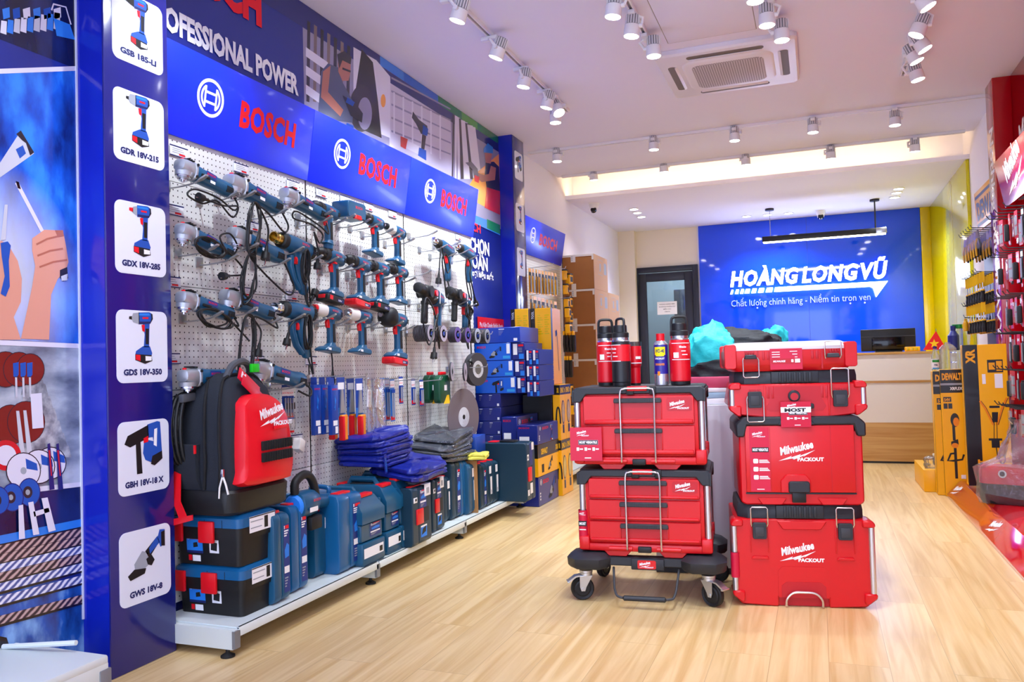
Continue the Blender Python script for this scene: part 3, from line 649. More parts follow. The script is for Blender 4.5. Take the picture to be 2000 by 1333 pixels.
# ------------------------------------------------------------------ printed wall by the entrance, left of the near pillar
XN = XL+.005
nb = MB().box(XL+.0005, XN, 1.0, YP0-.001, 0, ZC-.002, 'mural_blue')
lp = MB(frame((XN, 0, 0), (0, 1, 0), (0, 0, 1)))
def np_(pts, k, o): lp.flat([(lambda p: (p.y, p.z))(at(px, py, 0, XN)) for px, py in pts], k, None, o)
def cloud(name, a, b, c, s, aniso=(1, 1, .5)):
    M = mat(name, a, .15, coat=.5); nt = M.node_tree; N = nt.nodes.new; L = nt.links.new
    tc = N('ShaderNodeTexCoord'); mp = N('ShaderNodeMapping'); mp.inputs['Scale'].default_value = aniso; n = N('ShaderNodeTexNoise'); n.inputs['Scale'].default_value = s; n.inputs['Detail'].default_value = 6
    rp = N('ShaderNodeValToRGB'); e = rp.color_ramp.elements; e[0].position = .34; e[1].position = .66; e[0].color = lin(a); e[1].color = lin(c); x = e.new(.5); x.color = lin(b)
    L(tc.outputs['Object'], mp.inputs[0]); L(mp.outputs[0], n.inputs['Vector']); L(n.outputs[0], rp.inputs[0]); L(rp.outputs[0], nt.nodes['Principled BSDF'].inputs['Base Color'])
cloud('p_plaster', '#06226e', '#1150c4', '#2f86ee', 9, (1, 1, .45)); cloud('p_pale', '#6fa4e6', '#a6c8f2', '#cfe0f6', 6); cloud('p_floor', '#0c2a6a', '#1c58b4', '#7fb0e6', 12)
cloud('p_dark', '#05081e', '#0a1440', '#14286a', 6); cloud('p_stone', '#6a6f7c', '#8f949f', '#b4b8c0', 30, (1, 1, 1)); cloud('p_hall', '#5a6478', '#8b97aa', '#b9c3d2', 5, (1, 1, 2)); 
def rebar(name, a, b, c):
    M = mat(name, a, .18, coat=.45); nt = M.node_tree; N = nt.nodes.new; L = nt.links.new
    tc = N('ShaderNodeTexCoord'); mp = N('ShaderNodeMapping'); mp.inputs['Rotation'].default_value = (.95, 0, 0); w = N('ShaderNodeTexWave'); w.bands_direction = 'Y'; w.inputs['Scale'].default_value = 17; w.inputs['Distortion'].default_value = 1.5; w.inputs['Detail'].default_value = 3; w.inputs['Detail Scale'].default_value = 2
    rp = N('ShaderNodeValToRGB'); e = rp.color_ramp.elements; e[0].position = .2; e[1].position = .8; e[0].color = lin(a); e[1].color = lin(c); x = e.new(.5); x.color = lin(b)
    L(tc.outputs['Object'], mp.inputs[0]); L(mp.outputs[0], w.inputs['Vector']); L(w.outputs[0], rp.inputs[0]); L(rp.outputs[0], nt.nodes['Principled BSDF'].inputs['Base Color'])
rebar('p_rust', '#2e2230', '#7d5e62', '#c4a6a2'); rebar('p_bar', '#4a5590', '#9ba6d4', '#e6e6f2')
mat('p_skin', '#d89a86', .2, coat=.4); mat('p_skin_dark', '#b06a58', .2, coat=.4); mat('p_disc', '#7a241e', .25, coat=.3); mat('p_silver', '#c3c6d4', .25, coat=.3)
pm = MATS['p_plaster'].node_tree; N = pm.nodes.new; L = pm.links.new
tc = N('ShaderNodeTexCoord'); vd = N('ShaderNodeVectorMath'); vd.operation = 'DISTANCE'; vd.inputs[1].default_value = (XN, 1.70, 1.36); L(tc.outputs['Object'], vd.inputs[0])
mr = N('ShaderNodeMapRange'); mr.inputs['From Min'].default_value = .12; mr.inputs['From Max'].default_value = .42; mr.inputs['To Min'].default_value = .85; mr.inputs['To Max'].default_value = 0; L(vd.outputs['Value'], mr.inputs['Value'])
mx = N('ShaderNodeMix'); mx.data_type = 'RGBA'; mx.inputs[7].default_value = lin('#dfe8fa'); L(mr.outputs[0], mx.inputs[0]); bsd = pm.nodes['Principled BSDF']; L(bsd.inputs['Base Color'].links[0].from_socket, mx.inputs[6]); L(mx.outputs[2], bsd.inputs['Base Color'])
zsp = [at(150, y, 0, XN).z for y in (135, 670, 950)]
full = lambda z0, z1, k, o: lp.rect(1.0, YP0-.004, z0, z1, k, None, o)
full(zsp[0], ZC-.01, 'p_dark', .0006); np_([(-300, 152), (158, 135), (158, 672), (-300, 648)], 'p_plaster', .0008); pass
np_([(-300, 135), (158, 135), (158, 225), (-300, 165)], 'p_dark', .0009) if False else None
np_([(-300, 652), (158, 676), (158, 945), (-300, 1010)], 'p_hall', .0008); np_([(-300, 1012), (160, 948), (165, 1100), (-300, 1180)], 'p_dark', .0008); np_([(-300, 1190), (168, 1128), (175, 1345), (-300, 1390)], 'p_floor', .0009)
# white divider strips
for (y0, y1), o in (((150, 133), .0016), ((656, 676), .0016), ((1000, 946), .0016)): np_([(-300, y0-5-(4 if y0 > 900 else 0)), (158, y1-4), (158, y1+5), (-300, y0+6)], 'm_white', o)
# top photograph: rows of bright tools on a dark bench
for i in range(9): np_([(2+i*13, 40-i*2), (13+i*13, 42-i*2), (12+i*13, 68-i), (0+i*13, 64-i)], ('m_white', 'm_sky', 'p_silver')[i % 3], .0012)
for i in range(6): np_([(4+i*20, 18), (18+i*20, 14), (19+i*20, 34), (6+i*20, 38)], ('m_sky', 'print_body', 'm_white')[i % 3], .0012)
np_([(104, 35), (136, 48), (146, 78), (110, 70)], 'm_sky', .0014); ribbon(lp, [(lambda p: (p.y, p.z))(at(x, y, 0, XN)) for x, y in ((100, 20), (104, 8), (128, 14), (138, 48))], .006, 'm_white', None, False, .0016)
# level, screwdriver, pliers and two hands
np_([(-5, 325), (40, 256), (66, 300), (-5, 350)], 'p_silver', .0014); np_([(31, 262), (40, 255), (66, 298), (58, 304), (50, 280), (42, 274)], 'm_dark', .0018); np_([(30, 292), (44, 284), (50, 300), (38, 310)], 'print_body', .0018)
ribbon(lp, [(lambda p: (p.y, p.z))(at(x, y, 0, XN)) for x, y in ((32, 357), (82, 452))], .014, 'm_white', None, False, .0016); np_([(30, 354), (36, 356), (40, 370), (34, 368)], 'm_black', .002)
np_([(62, 466), (86, 449), (108, 450), (124, 460), (128, 480), (133, 512), (128, 528), (112, 545), (99, 576), (95, 664), (40, 662), (62, 560), (68, 520), (62, 490)], 'p_skin', .002)
np_([(106, 450), (122, 450), (124, 462), (112, 464)], 'p_skin_dark', .0024)
for a, b, c, d in ((70, 478, 112, 462), (72, 500, 122, 486), (76, 522, 130, 508)): ribbon(lp, [(lambda p: (p.y, p.z))(at(x, y, 0, XN)) for x, y in ((a, b), ((a+c)/2, (b+d)/2-3), (c, d))], .006, 'p_skin_dark', None, False, .0026)
np_([(116, 528), (130, 522), (132, 544), (122, 550), (116, 542)], 'm_dark', .0026); np_([(118, 540), (131, 535), (130, 548), (119, 549)], 'p_silver', .003)
np_([(0, 470), (12, 476), (20, 486), (34, 510), (42, 545), (40, 590), (26, 620), (40, 664), (-20, 664), (-20, 560)], 'p_skin', .0018)
np_([(0, 475), (14, 472), (20, 480), (16, 510), (18, 560), (10, 580), (0, 574), (8, 540), (2, 500)], 'print_body', .0028); np_([(8, 400), (14, 400), (10, 468), (0, 470)], 'p_silver', .0026)
# accessories on stone steps
for i in range(8): np_([(46, 700+i*24), (70+i*9, 702+i*24), (76+i*9, 726+i*24), (40, 724+i*24)], 'p_stone', .0012+i*.0001)
for cx, cy, r in ((10, 722, 34), (36, 722, 33), (58, 722, 30), (50, 825, 40), (20, 830, 38)): np_([(cx+(r+1.5)*.9*math.cos(t), cy+(r+1.5)*math.sin(t)) for t in [i*PI/12 for i in range(24)]], 'm_dark', .0022+cx*4e-6); np_([(cx+r*.9*math.cos(t), cy+r*math.sin(t)) for t in [i*PI/12 for i in range(24)]], 'p_disc', .00222+cx*4e-6)
for x in (30, 44, 57): np_([(x-6, 710), (x+5, 708), (x+5, 732), (x+1, 738), (x-5, 736)], 'print_body', .0032); np_([(x-2, 736), (x+2, 736), (x+3, 776), (x-1, 776)], 'p_silver', .0032)
np_([(58, 770), (80, 768), (84, 836), (62, 838)], 'm_white', .0034); np_([(30, 803), (36, 803), (48, 892), (38, 894)], 'p_silver', .0034); np_([(44, 802), (50, 802), (62, 890), (52, 892)], 'p_silver', .0034)
for q_, (cx, cy, r) in enumerate(((98, 905, 30), (74, 912, 32), (44, 920, 34))):
    for rr_, k_, e_ in ((r+2, 'm_dark', 0), (r, 'm_white', .0001)): np_([(cx+rr_*.95*math.cos(t), cy+rr_*math.sin(t)) for t in [i*PI/12 for i in range(24)]], k_, .0034+q_*.0004+e_)
    np_([(cx+4, cy-24), (cx+26, cy-14), (cx+28, cy), (cx+6, cy-4)], 'print_body', .0036+q_*.0004); np_([(cx+6*math.cos(t), cy+7*math.sin(t)) for t in [i*PI/8 for i in range(16)]], 'grey_print', .0036+q_*.0004)

for cx, cy, r in ((10, 890, 30),): np_([(cx+r*math.cos(t), cy+r*math.sin(t)) for t in [i*PI/12 for i in range(24)]], 'm_red', .0036); np_([(cx+20*math.cos(t), cy+20*math.sin(t)) for t in [i*PI/12 for i in range(24)]], 'm_white', .004)
for q_, (cx, cy) in enumerate(((55, 962), (22, 972), (-6, 978))):
    for rr_, k_, e_ in ((1.0, 'm_navy', 0), (.93, 'print_body', .0001), (.42, 'm_dark', .0002), (.2, 'grey_print', .0003)): np_([(cx-3*(rr_ < .5)+22*rr_*math.cos(t), cy+28*rr_*math.sin(t)) for t in [i*PI/12 for i in range(24)]], k_, .0050+q_*.0004+e_)

for x in (90, 107): np_([(x, 868), (x+5, 866), (x+14, 956), (x+4, 958)], 'm_navy', .0064); np_([(x+2, 880), (x+5, 880), (x+9, 930), (x+7, 930)], 'm_red', .0066)
# bundle of steel bars on the ground
for i, (ya, yb, k) in enumerate(((1048, 1022, 'm_sky'), (1070, 1040, 'p_rust'), (1090, 1056, 'p_rust'), (1110, 1074, 'p_bar'), (1130, 1090, 'p_rust'), (1154, 1108, 'p_bar'), (1182, 1132, 'p_bar'), (1220, 1170, 'p_rust'))):
    np_([(-300, ya+60), (164, yb-9), (164, yb+9), (-300, ya+84)], k, .0016+i*.0002); np_([(-300, ya+80), (164, yb+6), (164, yb+10), (-300, ya+88)], 'm_black', .00165+i*.0002)
for a in (((33, 988), (42, 986), (46, 1052), (34, 1054)), ((52, 982), (62, 980), (74, 1044), (62, 1046)), ((78, 974), (90, 972), (106, 1036), (92, 1040)), ((62, 1000), (92, 992), (94, 1000), (64, 1010))): np_(a, 'm_white', .0070)
np_([(-20, 1240), (12, 1246), (20, 1270), (18, 1340), (-20, 1345)], 'm_black', .002)
for k in lp.keys: nb.mi(k)
o_ = len(nb.v); nb.v += lp.v
for f, mm in zip(lp.f, lp.m): nb.f.append([o_+j for j in f]); nb.m.append(nb.mi(lp.keys[mm]))
tag(nb.obj('wall_print'), 'tall printed board of four workshop photographs left of the near blue pillar', 'wall print')
# edge strip of the board
mat('edge_white', '#d5d9ea', .4)
tag(MB().box(XN, XN+.006, YP0-.008, YP0-.002, .2, ZC-.01, 'edge_white').obj('edge_strip'), 'thin pale strip where the photograph wall meets the near pillar', 'strip')
# white shelf end at the bottom of the picture
p = at(200, 1284, 0, -2.03)
t = thing('shelving_bay', 'white metal shelf base ending in front of the near blue pillar at the shop front', 'shelving', (XL+.01, 1.0, 0))
w0 = -2.03-(XL+.01); yl = at(213, 1290, 0, -2.03).y-1.0
zt_ = p.z
b = MB().box(0, w0, 0, yl, zt_-.03, zt_, 'rack_white', .008).box(w0-.03, w0, 0, yl, zt_-.13, zt_-.02, 'rack_white', .006)
b.obj('base_deck', t)
b = MB().box(.02, w0-.004, yl-.03, yl+.002, 0.02, zt_-.03, 'rack_white', .005).box(w0-.02, w0+.004, yl-.035, yl+.006, .02, zt_-.04, 'rack_grey', .003); b.obj('bracket', t)
MB(T(w0-.05, yl-.02)).lathe([(.026, 0), (.026, .006), (.012, .014), (.008, .016), (.008, .034)], 'rubber', 16).obj('levelling_foot', t)
MB().cyl((.02, yl-.06, zt_+.006), (.28, yl-.02, zt_+.03), .008, 'rack_white', 8).obj('rod', t)
# ------------------------------------------------------------------ power tools on the pegboard
mat('tool_teal', '#0f5077', .38, coat=.15, bump=.08, bscale=300); mat('tool_dark', '#141619', .55, bump=.15, bscale=400); mat('tool_red', '#dd1420', .35)
mat('tool_silver', '#a9adb6', .36, .55); mat('chrome', '#cfd2d8', .16, 1.0); mat('brass', '#b79a52', .25, 1.0); mat('cord_black', '#0e0f11', .5); mat('tool_white', '#e4e2de', .4)
mat('hook_steel', '#b2b4b8', .3, .7); mat('tool_label', '#1d3f8a', .4); mat('pin', '#c9ccd2', .2, 1.0)
def ell(x, ry, rz, cz=0, cy=0, n=16, p=2.4):
    """a rounded-square ring across the local x axis"""
    o = []
    for i in range(n):
        t = 2*PI*i/n; c, s = math.cos(t), math.sin(t)
        o.append((x, cy+ry*math.copysign(abs(c)**(2/p), c), cz+rz*math.copysign(abs(s)**(2/p), s)))
    return o
def ring(cx, cz, dx, dz, ry, r2, n=14, p=2.6, cy=0):
    """ring whose plane holds y and the direction (dx,dz); for handles"""
    o = []
    for i in range(n):
        t = 2*PI*i/n; c, s = math.cos(t), math.sin(t)
        a = r2*math.copysign(abs(s)**(2/p), s); o.append((cx+dx*a, cy+ry*math.copysign(abs(c)**(2/p), c), cz+dz*a))
    return o
FS = frame((0, 0, 0), (1, 0, 0), (0, 0, 1))
def plug(t, p, d=(0, 0, -1)):
    p = Vector(p); d = Vector(d).normalized()
    b = MB().cyl(p, p+d*.03, .006, 'cord_black', 10, .009).cyl(p+d*.03, p+d*.055, .016, 'cord_black', 12, .019).cyl(p+d*.055, p+d*.06, .019, 'cord_black', 12)
    q = d.orthogonal().normalized()*.0095
    b.cyl(p+d*.06+q, p+d*.08+q, .0022, 'pin', 6).cyl(p+d*.06-q, p+d*.08-q, .0022, 'pin', 6)
    return b.obj('plug', t)
def cord(t, pts, r=.0042, n=7, pl=True):
    q = smooth(pts, n)
    cb = MB().tube(q, r, 'cord_black', 7).obj('power_cord', t)
    if pl: plug(cb, q[-1], q[-1]-q[-2])
def coil(cx, cz, w, h, turns, y0, ph=0, jit=.006, rnd=None):
    """hanging loops of a cord"""
    rnd = rnd or random; o = []
    for k in range(turns*8):
        a = 2*PI*k/8+ph; e = 1+rnd.uniform(-.12, .12)
        o.append((cx+w*e*math.sin(a)+rnd.uniform(-jit, jit), y0-.012-.004*(k//8)+rnd.uniform(-.004, .004), cz-h*(.5-.5*math.cos(a))*e))
    return o
def grinder(cordpts, plg=True, guard=False, gap=0):
    t = thing('angle_grinder', '', 'angle grinder')
    h = MB().loft([ell(-.062, .034, .036), ell(-.05, .036, .038), ell(.0, .033, .034), ell(.09, .030, .031), ell(.135, .033, .034), ell(.165, .032, .033), ell(.176, .026, .027)], 'tool_teal')
    for i in range(6): h.box(.125+.0075*i, .129+.0075*i, -.0345, -.028, -.022+.001*i, .006, 'tool_dark')
    h.flat([(-.01, .004), (.055, .0), (.055, .022), (-.01, .026)], 'tool_label', FS, .0335); h.text('BOSCH', 'red_print', FS, -.004, .009, .009, .05, off=.0342)
    h.rect(.02, .05, -.02, -.008, 'white_print', FS, .0325)
    mh = h.obj('motor_housing', t)
    g = MB().loft([ell(-.138, .022, .016, .010, p=3), ell(-.134, .030, .024, .008, p=3), ell(-.112, .036, .031, .005, p=3), ell(-.084, .037, .036, .001, p=3), ell(-.072, .034, .036, 0, p=3), ell(-.068, .038, .040, 0, p=3), ell(-.060, .038, .040, 0, p=3)], 'tool_silver')
    for i in range(3): g.box(-.104+.013*i, -.098+.013*i, -.022, .022, .034, .0392, 'tool_dark', M=RY(.07))
    for x, z in ((-.066, .026), (-.066, -.026)): g.cyl((x, -.036, z), (x, -.041, z), .006, 'tool_dark', 10)
    g.cyl((-.104, 0, -.018), (-.104, 0, -.036), .037, 'tool_silver', 24, .034)
    gh = g.obj('gear_head', t)
    MB().cyl((-.104, 0, -.036), (-.104, 0, -.043), .031, 'chrome', 24).cyl((-.104, 0, -.043), (-.104, 0, -.048), .024, 'tool_silver', 22).cyl((-.104, 0, -.048), (-.104, 0, -.055), .018, 'chrome', 18).cyl((-.104, 0, -.055), (-.104, 0, -.062), .007, 'chrome', 12).obj('spindle', gh)
    MB().box(-.128, -.118, -.010, .006, .028, .040, 'tool_red', .003).obj('lock_button', gh)
    MB().box(-.04, .01, -.042, -.03, -.012, .0, 'tool_dark', .003).obj('slide_switch', mh)
    MB().cyl((.17, 0, 0), (.215, 0, -.01), .010, 'cord_black', 10, .006).obj('cord_sleeve', t)
    cord(t, [(.2, 0, -.008)]+cordpts, pl=plg)
    return t
def red_tool(t): pass
def drill(chuck='tool_dark', nose='tool_dark', body='tool_teal', batt=None, big=False, strap=False, slim=False):
    t = thing('cordless_drill', '', 'cordless drill')
    L_ = .085 if not big else .075
    h = MB().loft([ell(-.035, .030, .030, 0), ell(-.02, .033, .033, 0), ell(.04, .034, .036, .002), ell(L_, .032, .034, .002), ell(L_+.012, .022, .025, .002)], body)
    h.text('BOSCH', 'red_print', FS, -.008, .002, .010, .05, off=.0352)
    for i in range(4): h.box(.07, .088, -.0335, -.028, -.012+.006*i, -.009+.006*i, 'tool_dark')
    h.obj('motor_housing', t)
    if big:
        MB().loft([ell(-.125, .012, .012), ell(-.12, .03, .03), ell(-.10, .047, .047), ell(-.06, .052, .053), ell(-.035, .040, .04)], 'tool_dark').obj('impact_head', t)
        MB().cyl((-.15, 0, 0), (-.12, 0, 0), .013, 'chrome', 12).obj('anvil', t)
    elif nose in ('tool_white',):
        MB().loft([ell(-.105, .022, .022), ell(-.10, .026, .026), ell(-.045, .033, .033), ell(-.034, .031, .031)], 'tool_white').obj('nose_housing', t)
        MB().cyl((-.122, 0, 0), (-.104, 0, 0), .018, chuck, 16, .021).cyl((-.132, 0, 0), (-.12, 0, 0), .011, 'chrome', 12).obj('bit_holder', t)
    else:
        MB().lathe([(.029, 0), (.031, .012), (.031, .03), (.027, .034)], 'tool_dark', 20, T(-.034) @ RY(-PI/2)).obj('torque_ring', t)
        c = MB().lathe([(.025, 0), (.026, .03), (.022, .042), (.014, .056), (.009, .058)], chuck, 18, T(-.066) @ RY(-PI/2))
        for i in range(10): c.box(-.0016, .0016, .0235, .0268, .004, .028, 'slot_dark', M=T(-.066) @ RY(-PI/2) @ RZ(i*PI/5))
        c.cyl((-.128, 0, 0), (-.122, 0, 0), .008, 'chrome', 10)
        c.obj('chuck', t)
    zb = -.175
    hd = MB().loft([ring(.03, -.02, 1, .1, .022, .040), ring(.028, -.05, 1, .1, .019, .024), ring(.036, -.10, 1, .12, .0185, .021), ring(.042, -.15, 1, .12, .02, .022), ring(.034, -.172, 1, .0, .028, .04)], body)
    hd.loft([ring(.045, -.062, 1, .1, .0205, .012), ring(.049, -.10, 1, .12, .0205, .0125), ring(.05, -.145, 1, .12, .0215, .012)], 'tool_dark').obj('handle', t) if False else hd.loft([ring(.034, -.056, 1, .1, .0208, .020), ring(.040, -.10, 1, .12, .0208, .0195), ring(.045, -.148, 1, .12, .0222, .0205)], 'tool_dark')
    hh = hd.obj('handle', t)
    MB().loft([ring(.006, -.034, 1, .1, .010, .010), ring(.0, -.052, 1, .1, .011, .014), ring(.008, -.078, 1, .1, .010, .012)], 'tool_red').obj('trigger', hh)
    MB().box(-.004, .022, -.025, .025, -.036, -.026, 'tool_red', .003).obj('direction_switch', hh)
    f = MB()
    if slim:
        f.lathe([(.024, -.20), (.026, -.195), (.026, -.16), (.022, -.15)], 'tool_teal', 18, T(.043)); f.lathe([(.0245, -.215), (.027, -.21), (.027, -.2)], 'tool_dark', 18, T(.043)); f.obj('battery', t)
    else:
        f.prism([(-.055, -.20), (-.05, -.188), (-.01, -.170), (.075, -.168), (.088, -.178), (.086, -.20)], -.036, .036, body, 'y', .006).rect(-.03, -.005, -.193, -.182, 'white_print', FS, .0364); f.obj('foot', t)
        if batt:
            b = MB().prism([(-.058, -.201), (-.062, -.212), (-.06, -.236), (.084, -.236), (.09, -.22), (.088, -.201)], -.038, .038, 'tool_dark' if batt != 'red' else 'tool_red', 'y', .005)
            b.box(-.0645, -.04, -.02, .02, -.224, -.205, 'tool_red', .003); b.rect(-.045, -.018, -.227, -.206, 'red_print', FS, .0384); b.rect(.025, .08, -.228, -.212, 'navy_print', FS, .0384); b.text('18V', 'white_print', FS, .03, -.225, .009, .03, off=.0387)
            b.obj('battery', t)
    if strap:
        MB().tube(smooth([(.05, 0, -.2), (.054, -.004, -.235), (.05, -.01, -.27), (.062, -.01, -.31), (.074, -.01, -.345), (.062, -.01, -.352), (.05, -.01, -.33), (.055, -.008, -.27)], 6), .004, 'tool_dark', 6).obj('wrist_strap', t)
    return t
def heat_gun(cp, nozzle='chrome'):
    t = thing('heat_gun', '', 'heat gun')
    MB().loft([ell(-.055, .036, .037), ell(-.03, .038, .039), ell(.02, .038, .04), ell(.08, .036, .038), ell(.12, .037, .039)], 'tool_teal').text('BOSCH', 'red_print', FS, .03, .006, .011, .055, off=.0385).obj('motor_housing', t)
    e = MB().loft([ell(.12, .0365, .0385), ell(.15, .034, .036), ell(.158, .026, .028)], 'tool_dark')
    for i in range(5): e.box(.125, .15, -.0385, -.03, -.016+.008*i, -.013+.008*i, 'slot_dark')
    e.obj('rear_vent', t)
    MB().lathe([(.034, 0), (.038, .01), (.036, .035), (.028, .04)], 'tool_dark', 20, T(-.05) @ RY(-PI/2)).obj('collar', t)
    MB().lathe([(.026, 0), (.026, .026), (.022, .03), (.024, .034), (.024, .05), (.021, .05), (.02, .02)], nozzle, 20, T(-.088) @ RY(-PI/2)).obj('nozzle', t)
    MB().loft([ring(.035, -.02, .9, .2, .028, .045), ring(.04, -.06, .95, .15, .022, .03), ring(.06, -.11, .9, .3, .022, .028), ring(.09, -.165, .8, .5, .023, .028), ring(.115, -.195, .7, .7, .02, .03), ring(.125, -.205, .7, .7, .014, .02)], 'tool_teal').obj('handle', t)
    MB().loft([ring(-.005, -.05, .7, .3, .018, .018), ring(.0, -.10, .9, .3, .016, .014), ring(.03, -.16, .8, .5, .016, .014), ring(.075, -.195, .5, .7, .016, .014)], 'tool_teal').obj('guard_bow', t)
    MB().box(.012, .03, -.02, .02, -.09, -.055, 'tool_red', .004).obj('trigger', t)
    cord(t, [(.12, 0, -.205)]+cp)
    return t
def corded_drill(cp):
    t = thing('corded_drill', '', 'corded drill')
    MB().loft([ell(-.05, .026, .028), ell(-.02, .034, .036), ell(.06, .035, .038), ell(.11, .033, .036), ell(.125, .024, .028)], 'tool_teal').text('BOSCH', 'red_print', FS, .01, .004, .011, .06, off=.0355).obj('motor_housing', t)
    MB().loft([ell(-.085, .02, .02), ell(-.08, .024, .024), ell(-.05, .027, .028)], 'tool_dark').obj('gear_neck', t)
    MB().lathe([(.02, 0), (.021, .03), (.016, .04), (.008, .044)], 'chrome', 18, T(-.085) @ RY(-PI/2)).obj('chuck', t)
    MB().loft([ring(.085, -.02, 1, .1, .022, .03), ring(.085, -.06, 1, .1, .018, .022), ring(.095, -.12, 1, .12, .018, .021), ring(.1, -.175, 1, .12, .019, .023), ring(.1, -.185, 1, .1, .012, .014)], 'tool_teal').obj('handle', t)
    MB().box(.05, .072, -.011, .011, -.085, -.04, 'tool_red', .004).obj('trigger', t)
    cord(t, [(.1, 0, -.185)]+cp)
    return t
def rotary_hammer(cp):
    t = thing('rotary_hammer', '', 'rotary hammer')
    MB().loft([ell(-.19, .018, .018), ell(-.185, .026, .026), ell(-.15, .028, .028), ell(-.12, .024, .025), ell(-.11, .032, .034), ell(-.03, .036, .042), ell(.02, .036, .044), ell(.028, .034, .04)], 'tool_dark').obj('gear_housing', t)
    h = MB().loft([ell(.028, .036, .046), ell(.07, .036, .046), ell(.12, .032, .04), ell(.13, .022, .03)], 'tool_teal'); h.rect(.035, .045, -.035, .035, 'white_print', FS, .0363); h.text('BOSCH', 'red_print', FS, .05, .004, .01, .05, off=.0365); h.obj('motor_housing', t)
    MB().cyl((-.085, 0, -.015), (-.085, 0, -.05), .016, 'tool_dark', 14).lathe([(.014, -.165), (.019, -.16), (.018, -.07), (.022, -.06), (.022, -.05)], 'tool_dark', 16, T(-.085)).cyl((-.085, -.04, 0), (-.085, .04, 0), .03, 'tool_dark', 18).obj('side_handle', t)
    MB().cyl((-.03, -.036, .005), (-.03, -.046, .005), .016, 'tool_red', 14).obj('mode_dial', t)
    MB().loft([ring(.105, -.02, 1, .1, .024, .034), ring(.105, -.06, 1, .1, .019, .024), ring(.11, -.13, 1, .12, .019, .022), ring(.115, -.185, 1, .12, .02, .023), ring(.116, -.2, 1, .1, .012, .014)], 'tool_teal').obj('handle', t)
    MB().box(.066, .09, -.012, .012, -.09, -.035, 'tool_red', .004).obj('trigger', t)
    cord(t, [(.115, 0, -.2)]+cp)
    return t
def hook():
    t = thing('pegboard_hook', '', 'hook')
    MB().box(-.02, .02, -.006, -.001, -.022, .022, 'hook_steel', .002).obj('back_plate', t)
    MB().tube(smooth([(0, -.005, -.012), (0, -.05, -.012), (0, -.13, -.006), (0, -.165, .004)], 5), .0036, 'hook_steel', 8).obj('prong', t)
    MB().loft([[(-.004, -.16, -.002), (.004, -.16, -.002), (.004, -.16, .006), (-.004, -.16, .006)], [(-.010, -.178, .004), (.010, -.178, .004), (.010, -.178, .011), (-.010, -.178, .011)], [(-.008, -.205, .016), (.008, -.205, .016), (.008, -.205, .023), (-.008, -.205, .023)]], 'hook_steel').obj('tip', t)
    return t
def price_tag():
    t = thing('price_tag', '', 'price tag')
    b = MB().box(-.048, .048, -.004, -.001, -.02, .02, 'white_print', .001); b.rect(-.05, .05, .017, .022, 'navy_print', FS, .0046); b.rect(-.05, .05, -.022, -.018, 'navy_print', FS, .0046)
    for i in range(3): b.rect(-.036, .02+.006*i, .008-.008*i, .0105-.008*i, 'grey_print', FS, .0046)
    b.rect(.0, .034, -.015, -.008, 'red_print', FS, .0047)
    b.obj('card', t)
    return t
HK0 = hook(); TG0 = price_tag()
used = {'hook': 0, 'tag': 0}
XT_ = XPEG+.125
def wloc(px, py, x=XT_):
    p = at(px, py, 0, x); return Vector((x, p.y, p.z))
def hang(o, px, py, tilt=0.0, label=None, group=None, hooks=(-.1, .1), yaw=0.0, x=XT_, drop=.042, sc=1.0, pin=None):
    p = wloc(px, py, x); o.location = p; o.rotation_mode = 'XYZ'; o.scale = (sc,)*3
    o.rotation_euler = (0, tilt, LEFT+yaw)
    if label: o['label'] = label
    if group: o['group'] = group
    if pin is not None: p.y = o.location.y = pin
    for hx in hooks:
        l = Vector((XPEG, p.y+hx, p.z-drop+(-math.sin(tilt)*hx)))
        if used['hook'] == 0: h = HK0; h.location = l; h.rotation_euler = (0, 0, LEFT)
        else: h = dup(HK0, l, LEFT)
        used['hook'] += 1
        h['label'] = 'grey steel pegboard hook under %s' % SHORT(o); h['group'] = 'pegboard hooks'
    return o
def SHORT(o):
    s = o['label'].split(', ')[0]; return 'the '+s if len(s.split()) <= 9 else 'the '+' '.join(s.split()[:9])
R_ = random.Random(3)
GT = 'corded tools on the pegboard'; GC = 'cordless tools on the pegboard'
ROWS = 'top row', 'second row', 'third row'
# grinders
hang(grinder([(.23, -.01, -.05), (.18, -.03, -.09), (.08, -.03, -.07), (-.06, -.03, -.08), (-.1, -.03, -.12), (-.02, -.04, -.13), (.06, -.04, -.09), (.19, -.02, -.12), (.22, -.02, -.06), (.10, -.05, -.1), (.0, -.05, -.11)]), 388, 345, .16, 'big teal angle grinder half hidden by the near pillar, top row', GT, (-.06, .12), sc=.92, pin=2.545)
hang(grinder([(.24, -.01, -.06), (.20, -.02, -.10), (.08, -.03, -.06)]+coil(-.02, -.05, .035, .20, 3, -.03, .5, rnd=R_)+[(.07, -.04, -.12), (.075, -.04, -.2)]), 490, 378, .16, 'teal angle grinder with silver head, second tool of the top row', GT, (-.07, .15), sc=1.08)
hang(grinder([(.2, -.03, -.09), (.1, -.04, -.08), (-.08, -.04, -.07), (-.1, -.04, -.11), (.02, -.05, -.10), (.12, -.05, -.12), (.1, -.05, -.17), (.05, -.05, -.13), (.09, -.05, -.2), (.095, -.05, -.24)]), 588, 398, .16, 'teal angle grinder with red switch and silver head, third tool of the top row', GT, (-.09, .14), sc=1.0)
hang(grinder([(.2, -.02, .04), (.12, -.04, .07), (.05, -.05, .03), (.1, -.05, -.02)]+coil(.0, .0, .09, .07, 4, -.035, 1.2, rnd=R_)+[(.2, -.04, -.04), (.24, -.04, -.08), (.14, -.05, -.12)]), 382, 468, .2, 'teal angle grinder tangled in its black cord, second row by the pillar', GT, (.0, .12), sc=.92, pin=2.54)
